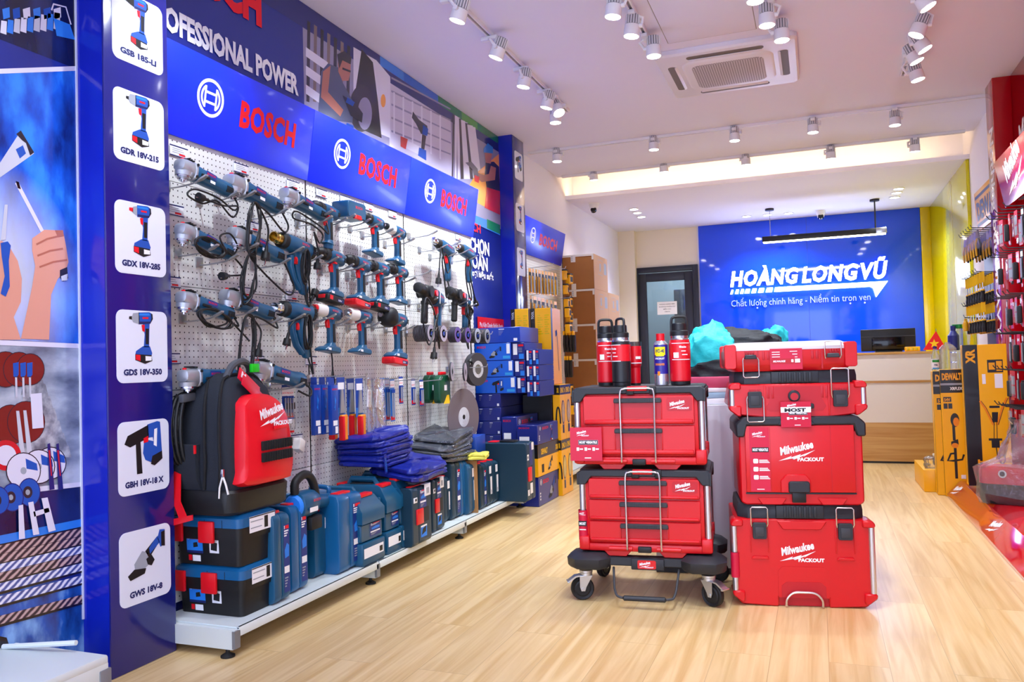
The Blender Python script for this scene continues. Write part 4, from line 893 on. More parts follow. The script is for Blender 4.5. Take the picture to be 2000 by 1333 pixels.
hang(grinder([(.24, -.01, -.06), (.27, -.02, -.12), (.22, -.03, -.16), (.1, -.03, -.13), (-.03, -.03, -.08)]+coil(-.06, -.06, .04, .2, 3, -.03, .3, rnd=R_), False), 495, 478, .18, 'teal angle grinder with hanging cord bundle, second row beside the heat gun', GT, (-.07, .15), sc=1.05)
hang(grinder([(.2, -.03, -.05), (.1, -.04, -.04)]+coil(.02, -.02, .10, .07, 4, -.035, 1.0, rnd=R_)+[(.22, -.04, -.08), (.26, -.05, -.11)], False), 378, 596, .17, 'teal angle grinder wrapped in black cord loops, third row by the pillar', GT, (.02,), sc=.92, pin=2.54)
hang(grinder([(.2, -.03, -.06), (.08, -.04, -.05)]+coil(-.01, -.05, .045, .30, 3, -.03, .4, rnd=R_)+[(.06, -.05, -.1), (.065, -.05, -.16)]), 478, 595, .2, 'teal angle grinder with long hanging cord loops, third row left of the heat gun', GT, (-.02, .15), sc=.98)
hang(grinder([(.2, -.03, -.05), (.15, -.04, -.1), (.05, -.04, -.12)], False), 372, 738, .0, 'teal angle grinder partly behind the backpack and the near pillar', GT, (.1,), sc=.95, pin=2.55)
hang(grinder([(.22, -.02, -.03), (.2, -.03, -.06), (.12, -.03, -.05)], False), 538, 732, .18, 'teal angle grinder with a dark guard just behind the top of the backpack', GT, (.1,), sc=1.12)
# heat guns
hang(heat_gun([(.13, -.01, -.25), (.15, -.02, -.28), (.14, -.02, -.23)]+coil(.03, -.02, .025, .16, 4, -.045, .2, rnd=R_)+[(.09, -.03, -.2), (.12, -.03, -.27), (.14, -.03, -.24)], 'brass'), 570, 478, .14, 'teal heat gun with brass nozzle and wrapped cord, second row', GT, (-.02, .13))
hang(heat_gun([(.13, -.01, -.25), (.14, -.02, -.29), (.12, -.02, -.2)]+coil(.03, -.02, .025, .15, 4, -.045, .2, rnd=R_)+[(-.02, -.03, -.05), (-.06, -.03, -.08), (-.07, -.03, -.11)]), 572, 607, .06, 'teal heat gun with steel nozzle and dangling plug, third row', GT, (-.02, .15))
# cordless drills
hang(drill(slim=True), 636, 412, .14, 'slim teal screwdriver drill with round battery grip beside the tool box, top row', GC, (-.06, .07), sc=.95)
hang(drill(), 728, 432, .14, 'teal drill with black chuck and no battery right of the box, top row', GC, (-.04, .09), sc=.95)
hang(drill(nose='tool_white', chuck='tool_dark'), 772, 452, .14, 'teal drill with silver collar near the right end of the top row', GC, (-.04, .09), sc=.95)
hang(drill(batt='dark'), 647, 502, .14, 'teal drill with black battery and red latch, leftmost drill of second row', GC, (-.06, .08))
hang(drill(batt='red'), 700, 515, .14, 'teal drill with red and black battery, second drill of second row', GC, (-.06, .08))
hang(drill(batt='dark'), 738, 524, .12, 'teal drill with wide black battery, third drill of second row', GC, (-.06, .08))
hang(drill(), 776, 530, .12, 'teal drill without battery at the right end of second row', GC, (-.06, .08), sc=.95)
hang(drill(nose='tool_white', chuck='tool_red', strap=True), 640, 610, .12, 'teal impact driver with white nose, red ring and wrist strap, third row', GC, (-.05, .08))
hang(drill(nose='tool_white', chuck='chrome'), 702, 618, .12, 'teal impact driver with white nose and steel tip, third row', GC, (-.05, .08))
hang(drill(big=True, batt='red'), 772, 624, .12, 'impact wrench with bulky black head and red battery, third row', GC, (-.05, .1), sc=1.12)
# corded drills and rotary hammers at the right
hang(corded_drill([(.11, -.01, -.24), (.06, -.02, -.3), (-.0, -.03, -.22), (-.05, -.03, -.1), (-.02, -.04, -.06), (.04, -.04, -.12), (.0, -.04, -.16), (-.09, -.04, -.04), (-.1, -.04, -.1), (-.1, -.04, -.2)]), 864, 482, .2, 'corded drill with steel chuck left of its twin, far end of the pegboard', GT, (-.09, .06), sc=1.1)
hang(corded_drill([(.11, -.01, -.24), (.1, -.02, -.3), (.02, -.03, -.26), (-.03, -.03, -.14), (-.03, -.04, -.06), (.03, -.04, -.1), (.02, -.04, -.16), (.1, -.04, -.28)]), 906, 490, .15, 'corded drill with steel chuck at the very right edge of the pegboard', GT, (-.09, .06), sc=1.1)
hang(rotary_hammer([(.12, -.01, -.26), (.05, -.03, -.2), (-.05, -.04, -.1), (-.16, -.04, -.05), (-.2, -.04, -.12), (-.19, -.04, -.2), (-.1, -.04, -.28), (.0, -.04, -.1), (-.02, -.04, -.2), (-.03, -.04, -.28)]), 842, 578, .16, 'black nosed rotary hammer with side handle and looping cord', GT, (-.03, .1), sc=1.2, yaw=.1, x=XT_+.02)
hang(rotary_hammer([(.12, -.01, -.26), (.1, -.03, -.3), (.06, -.04, -.24)]+coil(.02, -.05, .05, .08, 3, -.04, .2, rnd=R_)+[(.12, -.04, -.3), (.12, -.04, -.34)]), 898, 582, .16, 'rotary hammer with cord bundle at the right edge of the pegboard', GT, (-.02, .1), sc=1.12, yaw=.08)
# teal box on two hooks
def tool_box_small():
    t = thing('tool_case', '', 'tool case')
    MB().prism([(-.085, -.03), (.085, -.03), (.09, .0), (.088, .05), (.075, .058), (-.075, .058), (-.088, .05), (-.09, 0)], -.05, .05, 'tool_teal', 'y', .005).text('BOSCH', 'red_print', FS, -.015, .022, .014, .065, off=.0505).obj('shell', t)
    MB().prism([(-.03, -.033), (.04, -.033), (.03, -.012), (-.02, -.012)], -.056, -.04, 'tool_red', 'y', .002).obj('latch', t)
    return t
hang(tool_box_small(), 682, 418, .0, 'small teal tool case with red latch hung in the top row', GT, (-.07, .08), drop=.04)
# price tags
n_ = ('first', 'second', 'third', 'fourth', 'fifth', 'sixth', 'seventh', 'eighth')
def ptag(px, py, lab):
    p = wloc(px, py, XPEG+.002); o = TG0 if used['tag'] == 0 else dup(TG0)
    used['tag'] += 1; o.location = p; o.rotation_euler = (0, 0, LEFT); o['label'] = lab; o['group'] = 'price tags on the pegboard'
for i, (px, py) in enumerate(((348, 297), (470, 330), (571, 362), (627, 378), (673, 391), (719, 405), (766, 419), (895, 464))): ptag(px, py, 'white price tag in the row under the header signs, %s from the near pillar' % n_[i])
for px, py, lab in ((340, 411, 'white price tag above the grinder tangled in its cord'), (492, 443, 'white price tag over the second row grinder beside the heat gun'), (478, 571, 'white price tag over the third row grinder with long cord loops'), (569, 579, 'white price tag over the third row heat gun'), (334, 551, 'white price tag beside the near pillar above the third row'), (500, 705, 'white price tag on the pegboard above the backpack'), (607, 705, 'white price tag above the blue hanging packets'), (751, 599, 'white price tag above the impact wrench'), (578, 858, 'white price tag on the pegboard right of the backpack'), (332, 701, 'white price tag low beside the near pillar')): ptag(px, py, lab)
for px, py, lab in ((812, 462, 'empty grey hook right of the silver collared drill, top row'), (800, 538, 'empty grey hook right of the second row drills'), (860, 482, 'empty grey hook below the first corded drill')):
    p = wloc(px-14, py, XPEG); h = dup(HK0, p, LEFT); h['label'] = lab; h['group'] = 'pegboard hooks'
# ------------------------------------------------------------------ accessories hanging lower on the pegboard
mat('pack_blue', '#123f9e', .35); mat('pack_sky', '#2e74c8', .35); film('clear_film', '#dfe6f0', .06, .4, .2); mat('orange_grip', '#f08a10', .4); mat('disc_dark', '#3a383e', .8, bump=.4, bscale=700)
mat('disc_face', '#a79fb0', .6, bump=.2, bscale=600); mat('disc_purple', '#5a3f8a', .5); mat('green_case', '#0f4a32', .4); film('clear_bag', '#e6eaf2', .10, .6, .9, 26, .012)
mat('blade_brown', '#6a6066', .7, bump=.3, bscale=500)
def rod(px, py, length, lab, x0=XPEG):
    p = wloc(px, py, x0); t = thing('display_rod', lab, 'hook', p, LEFT, 'long display rods')
    MB().box(-.02, .02, -.006, -.001, -.02, .02, 'hook_steel', .002).obj('back_plate', t)
    MB().tube([(0, -.005, 0), (0, -length, .012), (0, -length-.01, .03)], .003, 'hook_steel', 7).obj('wire', t)
    return p
def packet(w, h, d, body='pack_blue', style=0):
    t = thing('accessory_packet', '', 'packet')
    b = MB()
    if style == 0:      # slim blue box with hang tab
        b.box(-w/2, w/2, -d, 0, -h, -.025, body, .002).prism([(-w/2+.003, -.026), (w/2-.003, -.026), (w/2-.006, .012), (-w/2+.006, .012)], -.003, -.001, body, 'y')
        b.text('BOSCH', 'red_print', FS, -w/2+.006, -.05, .009, w-.014, off=d+.0008); b.rect(-w*.32, w*.32, -h+.045, -h+.07, 'white_print', FS, d+.0008); b.rect(-.002, w*.36, -h+.006, -h+.04, 'white_print', FS, d+.0008)
        ribbon(b, [(0, -.075), (w*.12, -.10), (-w*.1, -.14), (0, -.15)], .006, 'sky_print', FS, True, d+.0008)
        b.obj('box', t)
    elif style == 1:    # blue card, wide blade in a clear sleeve, orange handle below
        b.box(-w/2, w/2, -.004, -.002, -h*.62, .012, body).rect(-w*.4, w*.4, -.05, -.015, 'white_print', FS, .0046).rect(-w*.5, w*.5, -h*.62, -h*.46, 'pack_sky', FS, .0048).text('BOSCH', 'red_print', FS, -.0, -h*.5, .008, w*.45, off=.0052)
        b.obj('card', t)
        MB().prism([(-w*.12, -.05), (w*.12, -.05), (w*.3, -h*.55), (-w*.3, -h*.55)], -.014, -.006, 'tool_silver', 'y').obj('blade', t)
        MB().prism([(-w*.34, -h*.58), (w*.34, -h*.58), (w*.26, -h*.8), (w*.32, -h), (-w*.32, -h), (-w*.26, -h*.8)], -.03, -.004, 'orange_grip', 'y', .005).box(-w*.36, -w*.1, -.032, -.003, -h, -h*.6, 'tool_red', .004).obj('grip', t)
    elif style == 2:    # clear sleeve with bits
        b.box(-w/2, w/2, -.003, -.0015, -h, .012, body if h < .16 else 'pack_sky').rect(-w*.5, w*.5, -.04, .0, 'white_print', FS, .0034).text('BOSCH', 'red_print', FS, -w*.42, -.03, .008, w*.8, off=.0038); b.rect(-w*.45, w*.45, -h+.008, -h+.03, 'red_print', FS, .0034)
        b.obj('card', t)
        q = MB(); 
        for i in (-1, 1): q.cyl((i*w*.2, -.010, -h*.9), (i*w*.2, -.010, -h*.3), .004, 'tool_silver', 8).cyl((i*w*.2, -.010, -h*.3), (i*w*.2, -.010, -.05), .0055, 'print_body', 8)
        q.obj('bit', t)
    return t
SH = .735
rp_ = [rod(x, y, .2, l) for x, y, l in ((603, 740, 'long rod holding the blue boxes'), (650, 742, 'long rod holding the packets with orange grips'), (716, 745, 'long rod holding the clear bags'), (758, 746, 'long rod holding the bit packets'), (806, 747, 'long rod holding small drill bit packets'), (838, 748, 'long rod holding the green cases'))]
PK = []
P0 = packet(.058, .27, .022)
for i, (px, py, x) in enumerate(((612, 742, -2.31), (628, 742, -2.31), (646, 743, -2.26))):
    o = P0 if i == 0 else dup(P0); o.location = wloc(px, py, x); o.rotation_euler = (0, 0, LEFT); o['group'] = 'slim blue boxes'
    o['label'] = 'slim blue blade box hanging under the heat guns, %s of three' % ('leftmost', 'middle', 'rightmost')[i]
P1 = packet(.072, .31, .02, 'pack_blue', 1)
for i, (px, py, x) in enumerate(((644, 741, -2.35), (664, 742, -2.29), (683, 743, -2.33), (700, 744, -2.28))):
    o = P1 if i == 0 else dup(P1); o.location = wloc(px, py, x); o.rotation_euler = (0, 0, LEFT); o['group'] = 'packets with orange grips'
    o['label'] = 'blue packet with orange and red handle hanging below, %s of four from the left' % n_[i]
def bag(w, h):
    t = thing('plastic_bag', '', 'plastic bag'); rg = []
    r = random.Random(int(w*1e4))
    for j in range(9):
        f = j/8; ww = w*(.55+.45*math.sin(f*2.2+.3)); dd = .008+.02*f
        rg.append([(ww/2*math.cos(2*PI*i/14)+r.uniform(-.004, .004), -.02+dd*math.sin(2*PI*i/14)+r.uniform(-.003, .003), .01-h*f) for i in range(14)])
    MB().loft(rg, 'clear_bag').obj('film', t)
    b = MB(); 
    for i in range(4): b.cyl((-w*.2+w*.13*i, -.02, -h*.9), (-w*.1+w*.07*i, -.02, -.03), .006, 'tool_silver' if i % 2 else 'disc_face', 7)
    b.box(-w*.2, w*.3, -.03, -.026, -h*.45, -.05, 'white_print', M=RY(.15)).obj('contents', t)
    return t
for i, (px, w, h, lab) in enumerate(((714, .09, .32, 'narrow clear plastic bag of rods hanging beside the packets with orange grips'), (733, .14, .33, 'wide clear plastic bag with white card hanging left of the bit packets'))):
    o = bag(w, h); o.location = wloc(px, 744, -2.30+.02*i); o.rotation_euler = (0, 0, LEFT); o['label'] = lab
P2 = packet(.05, .235, .02, 'pack_blue', 2); P3 = packet(.05, .15, .02, 'pack_blue', 2)
for i, (px, py, x, p, lab) in enumerate(((745, 743, -2.31, P2, 'long bit packet, leftmost right of the clear bags'), (755, 743, -2.33, P2, 'long bit packet, second right of the clear bags'), (765, 744, -2.30, P2, 'long bit packet, third right of the clear bags'), (782, 740, -2.33, P3, 'short bit packet hanging alone below the impact wrench'), (806, 744, -2.33, P3, 'short bit packet just right of the pegboard seam'), (822, 746, -2.30, P3, 'short bit packet tucked beside the green cases'), (556, 757, -2.33, P3, 'short blue packet hanging left, just right of the backpack'), (566, 757, -2.33, P3, 'short blue packet hanging right, just right of the backpack'))):
    first = i in (0, 3); o = p if first else dup(p); o.location = wloc(px, py, x); o.rotation_euler = (0, 0, LEFT); o['label'] = lab; o['group'] = 'bit packets'
for i, (px, dx) in enumerate(((560, 0), (569, .01))):
    t = thing('bulb_packet', '%s clear packet with red tip hanging below the short blue packets' % ('left', 'right')[i], 'packet', wloc(px, 800, -2.33), LEFT)
    MB().lathe([(.012, -.1), (.02, -.08), (.018, -.03), (.006, 0)], 'clear_bag', 10).obj('film', t); MB().lathe([(.0, -.112), (.012, -.108), (.012, -.1)], 'tool_red', 10).obj('tip', t); MB().box(-.02, .02, -.01, .01, 0, .03, 'tool_dark', .003).obj('clip', t)
# green cases
def green_case(w):
    t = thing('hanging_case', '', 'case')
    MB().prism([(-w/2, 0), (-w*.3, .03), (w*.3, .03), (w/2, 0), (w/2, -.13), (w*.4, -.15), (-w*.4, -.15), (-w/2, -.13)], -.05, .0, 'green_case', 'y', .01, 2).prism([(-w*.2, -.155), (w*.35, -.155), (w*.3, -.10), (.02, -.10)], -.0515, -.0495, 'yellow_print', 'y').rect(-.02, .02, -.07, -.035, 'white_print', FS, .0512).obj('shell', t)
    MB().box(-w*.25, w*.3, -.035, -.015, .028, .05, 'tool_red', .006).obj('handle', t)
    return t
for px, w, x, lab in ((833, .13, -2.36, 'dark green plastic case behind the other green case, hung below the grinding discs'), (856, .16, -2.28, 'dark green plastic case with yellow warning label, front one of two')):
    o = green_case(w); o.location = wloc(px, 742, x); o.rotation_euler = (0, 0, LEFT); o['label'] = lab
# cutting discs: each disc of a stack is a disc
def disc(r, th, face, hub=.011, mid='white_print', edge='disc_dark'):
    t = thing('cutting_disc', '', 'disc')
    b = MB(RX(PI/2)).lathe([(r*.16, 0), (r, 0), (r, th), (r*.16, th), (r*.16, 0)], [edge, edge, face, edge], 28)
    b.lathe([(r*.2, th+.0004), (r*.52, th+.0004)], mid, 24); b.lathe([(r*.16, th+.0008), (r*.3, th+.0008)], 'chrome', 20)
    b.obj('wheel', t)
    return t
DISC = [disc(.052, .009, 'disc_face', mid='disc_face'), disc(.052, .009, 'disc_purple', mid='white_print'), disc(.052, .009, 'tool_silver', mid='white_print')]
usedd = [0, 0, 0]
rods3 = [(800, 652), (826, 653), (855, 655), (876, 656), (896, 657), (916, 658)]
names3 = ['leftmost', 'second', 'third', 'fourth', 'fifth', 'rightmost']
for j, (px, py) in enumerate(rods3):
    p = rod(px-8, py, .21, 'long rod carrying the %s stack of small grinding discs' % names3[j])
    pp = wloc(px-8, py, XPEG)
    kind = (0, 0, 1, 1, 2, 2)[j]
    n = (9, 7, 5, 4, 5, 5)[j]
    for i in range(n):
        o = DISC[kind] if usedd[kind] == 0 else dup(DISC[kind]); usedd[kind] += 1
        x = XPEG+.17-.0115*(n-1-i)
        o.location = (x, pp.y, pp.z-.003); o.rotation_euler = (0, 0, LEFT)
        o['label'] = 'small grinding disc in the %s of six stacks below the rotary hammers' % names3[j]; o['group'] = 'discs of the %s stack' % names3[j]
p = rod(872, 722, .30, 'long rod carrying the two grey discs and the big one')
for px, py, r, x, k, lab in ((880, 726, .06, -2.21, 1, 'left one of two grey discs on the lower rod'), (906, 727, .06, -2.19, 0, 'right one of two grey discs on the lower rod')):
    o = disc(r, .012, 'disc_face', mid='grey_print' if k else 'disc_face'); o.location = wloc(px, py, x); o.rotation_euler = (0, 0, LEFT+.25); o['label'] = lab
o = disc(.115, .04, 'disc_dark', mid='white_print'); o.location = wloc(925, 722, -2.24); o.rotation_euler = (0, 0, LEFT-.25); o['label'] = 'big thick dark grinding wheel with white centre beside the blue boxes'
# large cut-off wheel leaning on the board
t = thing('cutoff_wheel', 'very large grey cut-off wheel with white label leaning behind the plastic-wrapped jackets', 'disc', wloc(905, 815, -2.22), 0); t.rotation_euler = (0, -.22, LEFT-.15)
b = MB(RX(PI/2)).lathe([(.015, 0), (.19, 0), (.19, .004), (.015, .004), (.015, 0)], 'blade_brown', 40); b.lathe([(.0, .0046), (.066, .0046)], 'white_print', 28); b.lathe([(.0, .005), (.016, .005)], 'slot_dark', 16); b.obj('wheel', t)
b.M = None
# loop of cable beside the pillar, anti-theft tag, small hose
t = thing('cable_coil', 'coil of thick black cable hanging beside the near pillar behind the backpack', 'cable', wloc(338, 790, -2.34), LEFT)
for k in range(4): MB().tube([(.0+.06*math.sin(a)+.01*k, -.02-.014*k, -.10+(.13+.008*k)*math.cos(a)) for a in [2*PI*i/20 for i in range(20)]], .008, 'cord_black', 8, True).obj('loop', t)
t = thing('security_tag', 'small white plastic security tag on the pegboard right of the backpack', 'tag', wloc(576, 870, -2.34), LEFT)
MB().box(-.03, .03, -.04, 0, -.03, .03, 'tool_white', .006, M=RZ(.2) @ RY(.4)).obj('housing', t)
# ------------------------------------------------------------------ carrying cases on the shelf
mat('case_teal', '#0f4f72', .36, coat=.15, bump=.10, bscale=260); mat('case_blue', '#0f5a8e', .32, coat=.2, bump=.08, bscale=260); mat('case_dark', '#123448', .42, bump=.1, bscale=260); mat('case_black', '#131416', .45, bump=.1, bscale=300)
mat('latch_red', '#e01420', .35, coat=.1); mat('card_brown', '#a87b4a', .7); mat('label_navy', '#17307e', .4)
def on_deck(l, r, yb, yt, z0=ZD, ptop=None):
    """front face of a thing standing on the shelf: left and right pixel, pixel of its foot and top at the right edge"""
    p = at(r, yb, 2, z0); a = at(l, yb, 0, p.x); q = at(r if ptop is None else ptop, yt, 0, p.x)
    return p.x, a.y, p.y, q.z-z0
def stripe_label(b, fr, x0, x1, z0, z1, off, red=True):
    b.rect(x0, x1, z0, z1, 'label_navy', fr, off); w = x1-x0; h = z1-z0
    b.rect(x0+w*.3, x1-w*.08, z1-h*.07, z1-h*.02, 'red_print', fr, off+.0004); b.rect(x0+w*.1, x0+w*.2, z1-h*.07, z1-h*.02, 'white_print', fr, off+.0004)
    for i in range(3): b.rect(x0+w*.1, x1-w*(.15+.15*i), z1-h*(.11+.035*i), z1-h*(.09+.035*i), 'white_print', fr, off+.0004)
    b.flat([(x0+w*.2, z0+h*.5), (x1-w*.1, z0+h*.52), (x1-w*.08, z0+h*.68), (x0+w*.55, z0+h*.72), (x0+w*.15, z0+h*.62)], 'sky_print', fr, off+.0004); b.flat([(x0+w*.4, z0+h*.6), (x0+w*.9, z0+h*.74), (x0+w*.6, z0+h*.66)], 'navy_print', fr, off+.0008)
    b.rect(x0+w*.06, x1-w*.06, z0+h*.28, z0+h*.38, 'white_print', fr, off+.0004)
    for i in range(4): b.rect(x0+w*.12, x0+w*(.7-.1*i), z0+h*(.2-.04*i), z0+h*(.22-.04*i), 'grey_print', fr, off+.0004)
def fin(t, lab, loc, rz=LEFT, group='tool cases on the low shelf'):
    t.location = loc; t.rotation_euler = (0, 0, rz); t['label'] = lab; t['group'] = group; return t
def slim_case(w, h, d, k='case_teal', mark='stripe', handle=True, latch='latch_red'):
    """upright carrying case, spine to the room; local x 0..w, y 0 (front)..d, z 0..h"""
    t = thing('tool_case', '', 'tool case'); m = w*.48
    MB().prism(rrect(0, d, .0, h, min(.03, h*.1), 3), .0, m-.001, k, 'x', .008, 2).obj('shell_half', t)
    b = MB().prism(rrect(0, d, .004, h-.004, min(.03, h*.1), 3), m+.001, w, k, 'x', .008, 2)
    fr = frame((0, 0, 0), (1, 0, 0), (0, 0, 1))
    if mark == 'stripe': stripe_label(b, fr, m+w*.1, w*.93, h*.1, h*.86, .0008)
    elif mark == 'white': b.rect(m+w*.1, w*.86, h*.26, h*.66, 'white_print', fr, .0008); b.rect(m-w*.05, m+w*.3, h*.73, h*.9, 'white_print', fr, .0008); [b.rect(m+w*.16, w*.8, h*(.28+.014*i), h*(.285+.014*i), 'black_print', fr, .0012) for i in range(6)]
    b.obj('shell_half', t)
    if handle: MB().tube(smooth([(w*.48, d*.35, h-.006), (w*.48, d*.36, h+.02), (w*.48, d*.5, h+.026), (w*.48, d*.64, h+.02), (w*.48, d*.65, h-.006)], 5), .011, k, 10).obj('handle', t)
    if latch: MB().box(m-w*.26, m+w*.26, .03, .075, h-.012, h+.005, latch, .003).obj('latch', t)
    return t
D_ = .36
def put_slim(l, r, yb, yt, lab, d=D_, **kw):
    x, y0, y1, h = on_deck(l, r, yb, yt); d = min(d, x-XPEG-.01)
    return fin(slim_case(y1-y0-.003, h, d, **kw), lab, (x, y0, ZD))
put_slim(537, 570, 1170, 996, 'teal case with striped navy label standing right against the stacked black tool boxes', k='case_teal')
put_slim(571, 604, 1148, 980, 'taller teal case with striped navy label, second case from the black tool boxes', k='case_blue')
x, y0, y1, h = on_deck(596, 614, 1124, 1012)
t = slim_case(y1-y0, h, .25, 'case_dark', 'stripe', False, None); fin(t, 'very slim navy case with a red label foot between two teal cases', (x-.02, y0, ZD))
MB().rect(.12*(y1-y0), .93*(y1-y0), .03*h, .18*h, 'red_print', frame((0, 0, 0), (1, 0, 0), (0, 0, 1)), .0015).obj('red_label', t)
put_slim(616, 662, 1112, 990, 'low teal case with long white barcode label, below the leaf blower', k='case_teal', mark='white')
put_slim(664, 710, 1104, 956, 'tall bright blue case right of the low teal case with white label', k='case_blue')
def big_case(w, h, d):
    """bulky case with a handle cut into its top"""
    t = thing('tool_case', '', 'tool case')
    fr = frame((0, 0, 0), (1, 0, 0), (0, 0, 1)); z1 = h*.33
    MB().prism([(.012, 0), (w-.012, 0), (w, .012), (w, z1), (0, z1), (0, .012)], .0, d, 'case_teal', 'y', .012, 2).rect(.01, w-.02, z1*.35, z1*.78, 'white_print', fr, .001).rect(w*.72, w*.86, z1*.42, z1*.66, 'black_print', fr, .0014).obj('base_shell', t)
    b = MB().prism([(.006, z1+.003), (w-.006, z1+.003), (w-.006, h*.6), (.006, h*.6)], .012, d-.012, 'case_teal', 'y', .006); stripe_label(b, fr, w*.4, w*.88, z1+.02, h*.58, -.011); b.obj('waist', t)
    o = []
    for f, zz, ins in ((.0, h*.6+.003, 0), (0, h*.78, 0), (.13, h*.97, .02), (.2, h, .03)):
        a0, a1 = d*f, d*(1-f); o.append([(ins, a0, zz), (w-ins, a0, zz), (w-ins, a1, zz), (ins, a1, zz)])
    MB().loft(o, 'case_teal').obj('lid', t)
    MB().box(w*.3, w*.7, d*.33, d*.68, h, h+.004, 'slot_dark', .001).tube([(w*.5, d*.28, h-.004), (w*.5, d*.32, h+.022), (w*.5, d*.7, h+.022), (w*.5, d*.74, h-.004)], .016, 'case_teal', 8).obj('handle', t)
    for a, b_ in ((.115, .24), (.76, .885)):
        MB().box(w*.2, w*.8, d*a, d*b_, h*.965, h+.0045, 'latch_red', .004).obj('corner_latch', t)
    MB().box(w-.002, w+.016, .03, .09, h*.12, h*.9, 'case_teal', .004).obj('hinge_rib', t)
    return t
for l, r, yb, yt, lab in ((709, 757, 1088, 958, 'bulky teal case with red corner latches, nearest of three in a row'), (757, 790, 1071, 940, 'bulky teal case with red corner latches, middle one of three'), (786, 811, 1061, 930, 'bulky teal case with red corner latches, farthest of three in a row')):
    x, y0, y1, h = on_deck(l, r, yb, yt); x = min(x, XD+.09); fin(big_case(y1-y0-.018, h, x-XPEG-.012), lab, (x, y0, ZD), group='bulky cases with corner latches')
def stack_case(w, h, d, face='stripe', corner=True):
    """stacking case stood on its end: red latch and carrying slot on the spine"""
    t = thing('stacking_case', '', 'tool case'); fr = frame((0, 0, 0), (1, 0, 0), (0, 0, 1))
    MB().prism(rrect(0, d, 0, h, .02, 3), 0, w*.3, 'case_dark', 'x', .005).obj('shell_half', t)
    b = MB().prism(rrect(0, d, .0, h, .025, 3), w*.3+.002, w, 'case_dark', 'x', .007)
    stripe_label(b, fr, w*.38, w*.72, h*.62, h*.93, .0008); b.rect(w*.4, w*.72, h*.12, h*.32, 'sky_print', fr, .0008); b.flat([(w*.44, h*.16), (w*.66, h*.2), (w*.68, h*.3), (w*.5, h*.26)], 'tool_dark', fr, .0012); b.rect(w*.4, w*.72, h*.29, h*.32, 'white_print', fr, .0012)
    b.obj('shell_half', t)
    MB().box(w*.18, w*.52, -.008, .004, h*.36, h*.62, 'latch_red', .003).obj('latch', t)
    MB().box(w*.56, w*.84, -.0015, .0, h*.37, h*.62, 'slot_dark').obj('carrying_slot', t)
    if corner: MB().box(w*.62, w*.95, -.0025, -.001, h*.80, h+.002, 'white_print', .001).box(w*.62, w*.95, -.0025, d*.3, h+.0005, h+.003, 'white_print', .001).box(w*.72, w*.86, -.0032, -.002, h*.84, h*.94, 'grey_print').obj('paper_strap', t)
    MB().box(w*.06, w*.24, -.003, .0, h*.74, h*.83, 'white_print', .002).box(w*.12, w*.2, -.004, -.002, h*.77, h*.81, 'black_print').obj('buckle_plate', t)
    MB().box(w*.1, w*.9, d*.05, d*.12, h, h+.004, 'latch_red', .001).obj('top_latch', t)
    return t
for l, r, yb, yt, lab in ((807, 845, 1054, 942, 'navy stacking case on end with red latch and white paper strap, nearer of two'), (846, 870, 1032, 930, 'navy stacking case on end with red latch and white paper strap, farther of two')):
    x, y0, y1, h = on_deck(l, r, yb, yt); x = min(x, XD+.05); fin(stack_case(y1-y0-.004, h, x-XPEG-.012), lab, (x, y0, ZD), group='stacking cases on end')
put_slim(869, 884, 1016, 928, 'slim dark case with long white label behind the second stacking case', k='case_dark', mark='white')
put_slim(884, 902, 1010, 898, 'dark case with striped label and red top latch, far middle of the shelf', k='case_dark')
put_slim(902, 916, 1004, 896, 'teal case with striped label just left of the case with big white label', k='case_blue')
x, y0, y1, h = on_deck(917, 933, 1000, 902); fin(slim_case(y1-y0, h, .34, 'case_teal', 'white', True, None), 'teal case with wide white label leaning on a brown cardboard sheet', (x, y0, ZD))
x, y0, y1, h = on_deck(933, 939, 1000, 898); t = thing('cardboard_sheet', 'upright brown cardboard sheet between the teal cases', 'cardboard', (x, y0, ZD), LEFT); MB().box(0, .014, 0, .34, 0, h, 'card_brown', .002).obj('sheet', t)
for i, (l, r, yb, yt) in enumerate(((940, 952, 992, 904), (952, 964, 986, 900), (964, 976, 980, 897), (976, 985, 974, 895), (985, 992, 970, 893))):
    put_slim(l, r, yb, yt, 'slim dark case with white label, %s of five right of the cardboard sheet' % n_[i], d=.3, k='case_dark', mark='white' if i not in (0, 4) else 'stripe')
# large case seen broadside at the end of the shelf
x = -1.98; a = at(942, 965, 1, 5.12); 
p = at(1040, 962, 2, ZD); yq = 5.12
q0 = at(936, 880, 1, yq); q1 = at(1028, 880, 1, yq); zt3 = at(985, 866, 1, yq).z
t = thing('stacking_case', 'large navy case standing broadside at the far end of the shelf', 'tool case', (q0.x, yq, ZD), 0)
ww = q1.x-q0.x; hh = zt3-ZD
MB().prism(rrect(0, ww, 0, hh, .02, 3), 0, .10, 'case_dark', 'y', .006).obj('shell_half', t)
MB().prism(rrect(0, ww, 0, hh, .02, 3), .102, .17, 'case_dark', 'y', .006).obj('shell_half', t)
b = MB(frame((ww+.0008, 0, 0), (0, 1, 0), (0, 0, 1))); b.rect(.06, .12, hh*.6, hh*.97, 'label_navy', None); b.rect(.10, .145, hh*.86, hh*.99, 'white_print', None, .0006); b.rect(.01, .045, hh*.7, hh*.8, 'white_print', None); b.rect(.01, .045, hh*.1, hh*.2, 'white_print', None); b.rect(.02, .035, hh*.73, hh*.77, 'black_print', None, .0006); b.rect(.06, .11, hh*.12, hh*.3, 'white_print', None)
b.obj('label', t)
MB().box(ww-.002, ww+.01, .02, .08, hh*.34, hh*.58, 'latch_red', .003).obj('latch', t)
MB().box(ww*.15, ww*.34, .03, .12, hh, hh+.006, 'latch_red', .002).box(ww*.4, ww*.72, .03, .12, hh, hh+.014, 'case_black', .004).obj('handle', t)
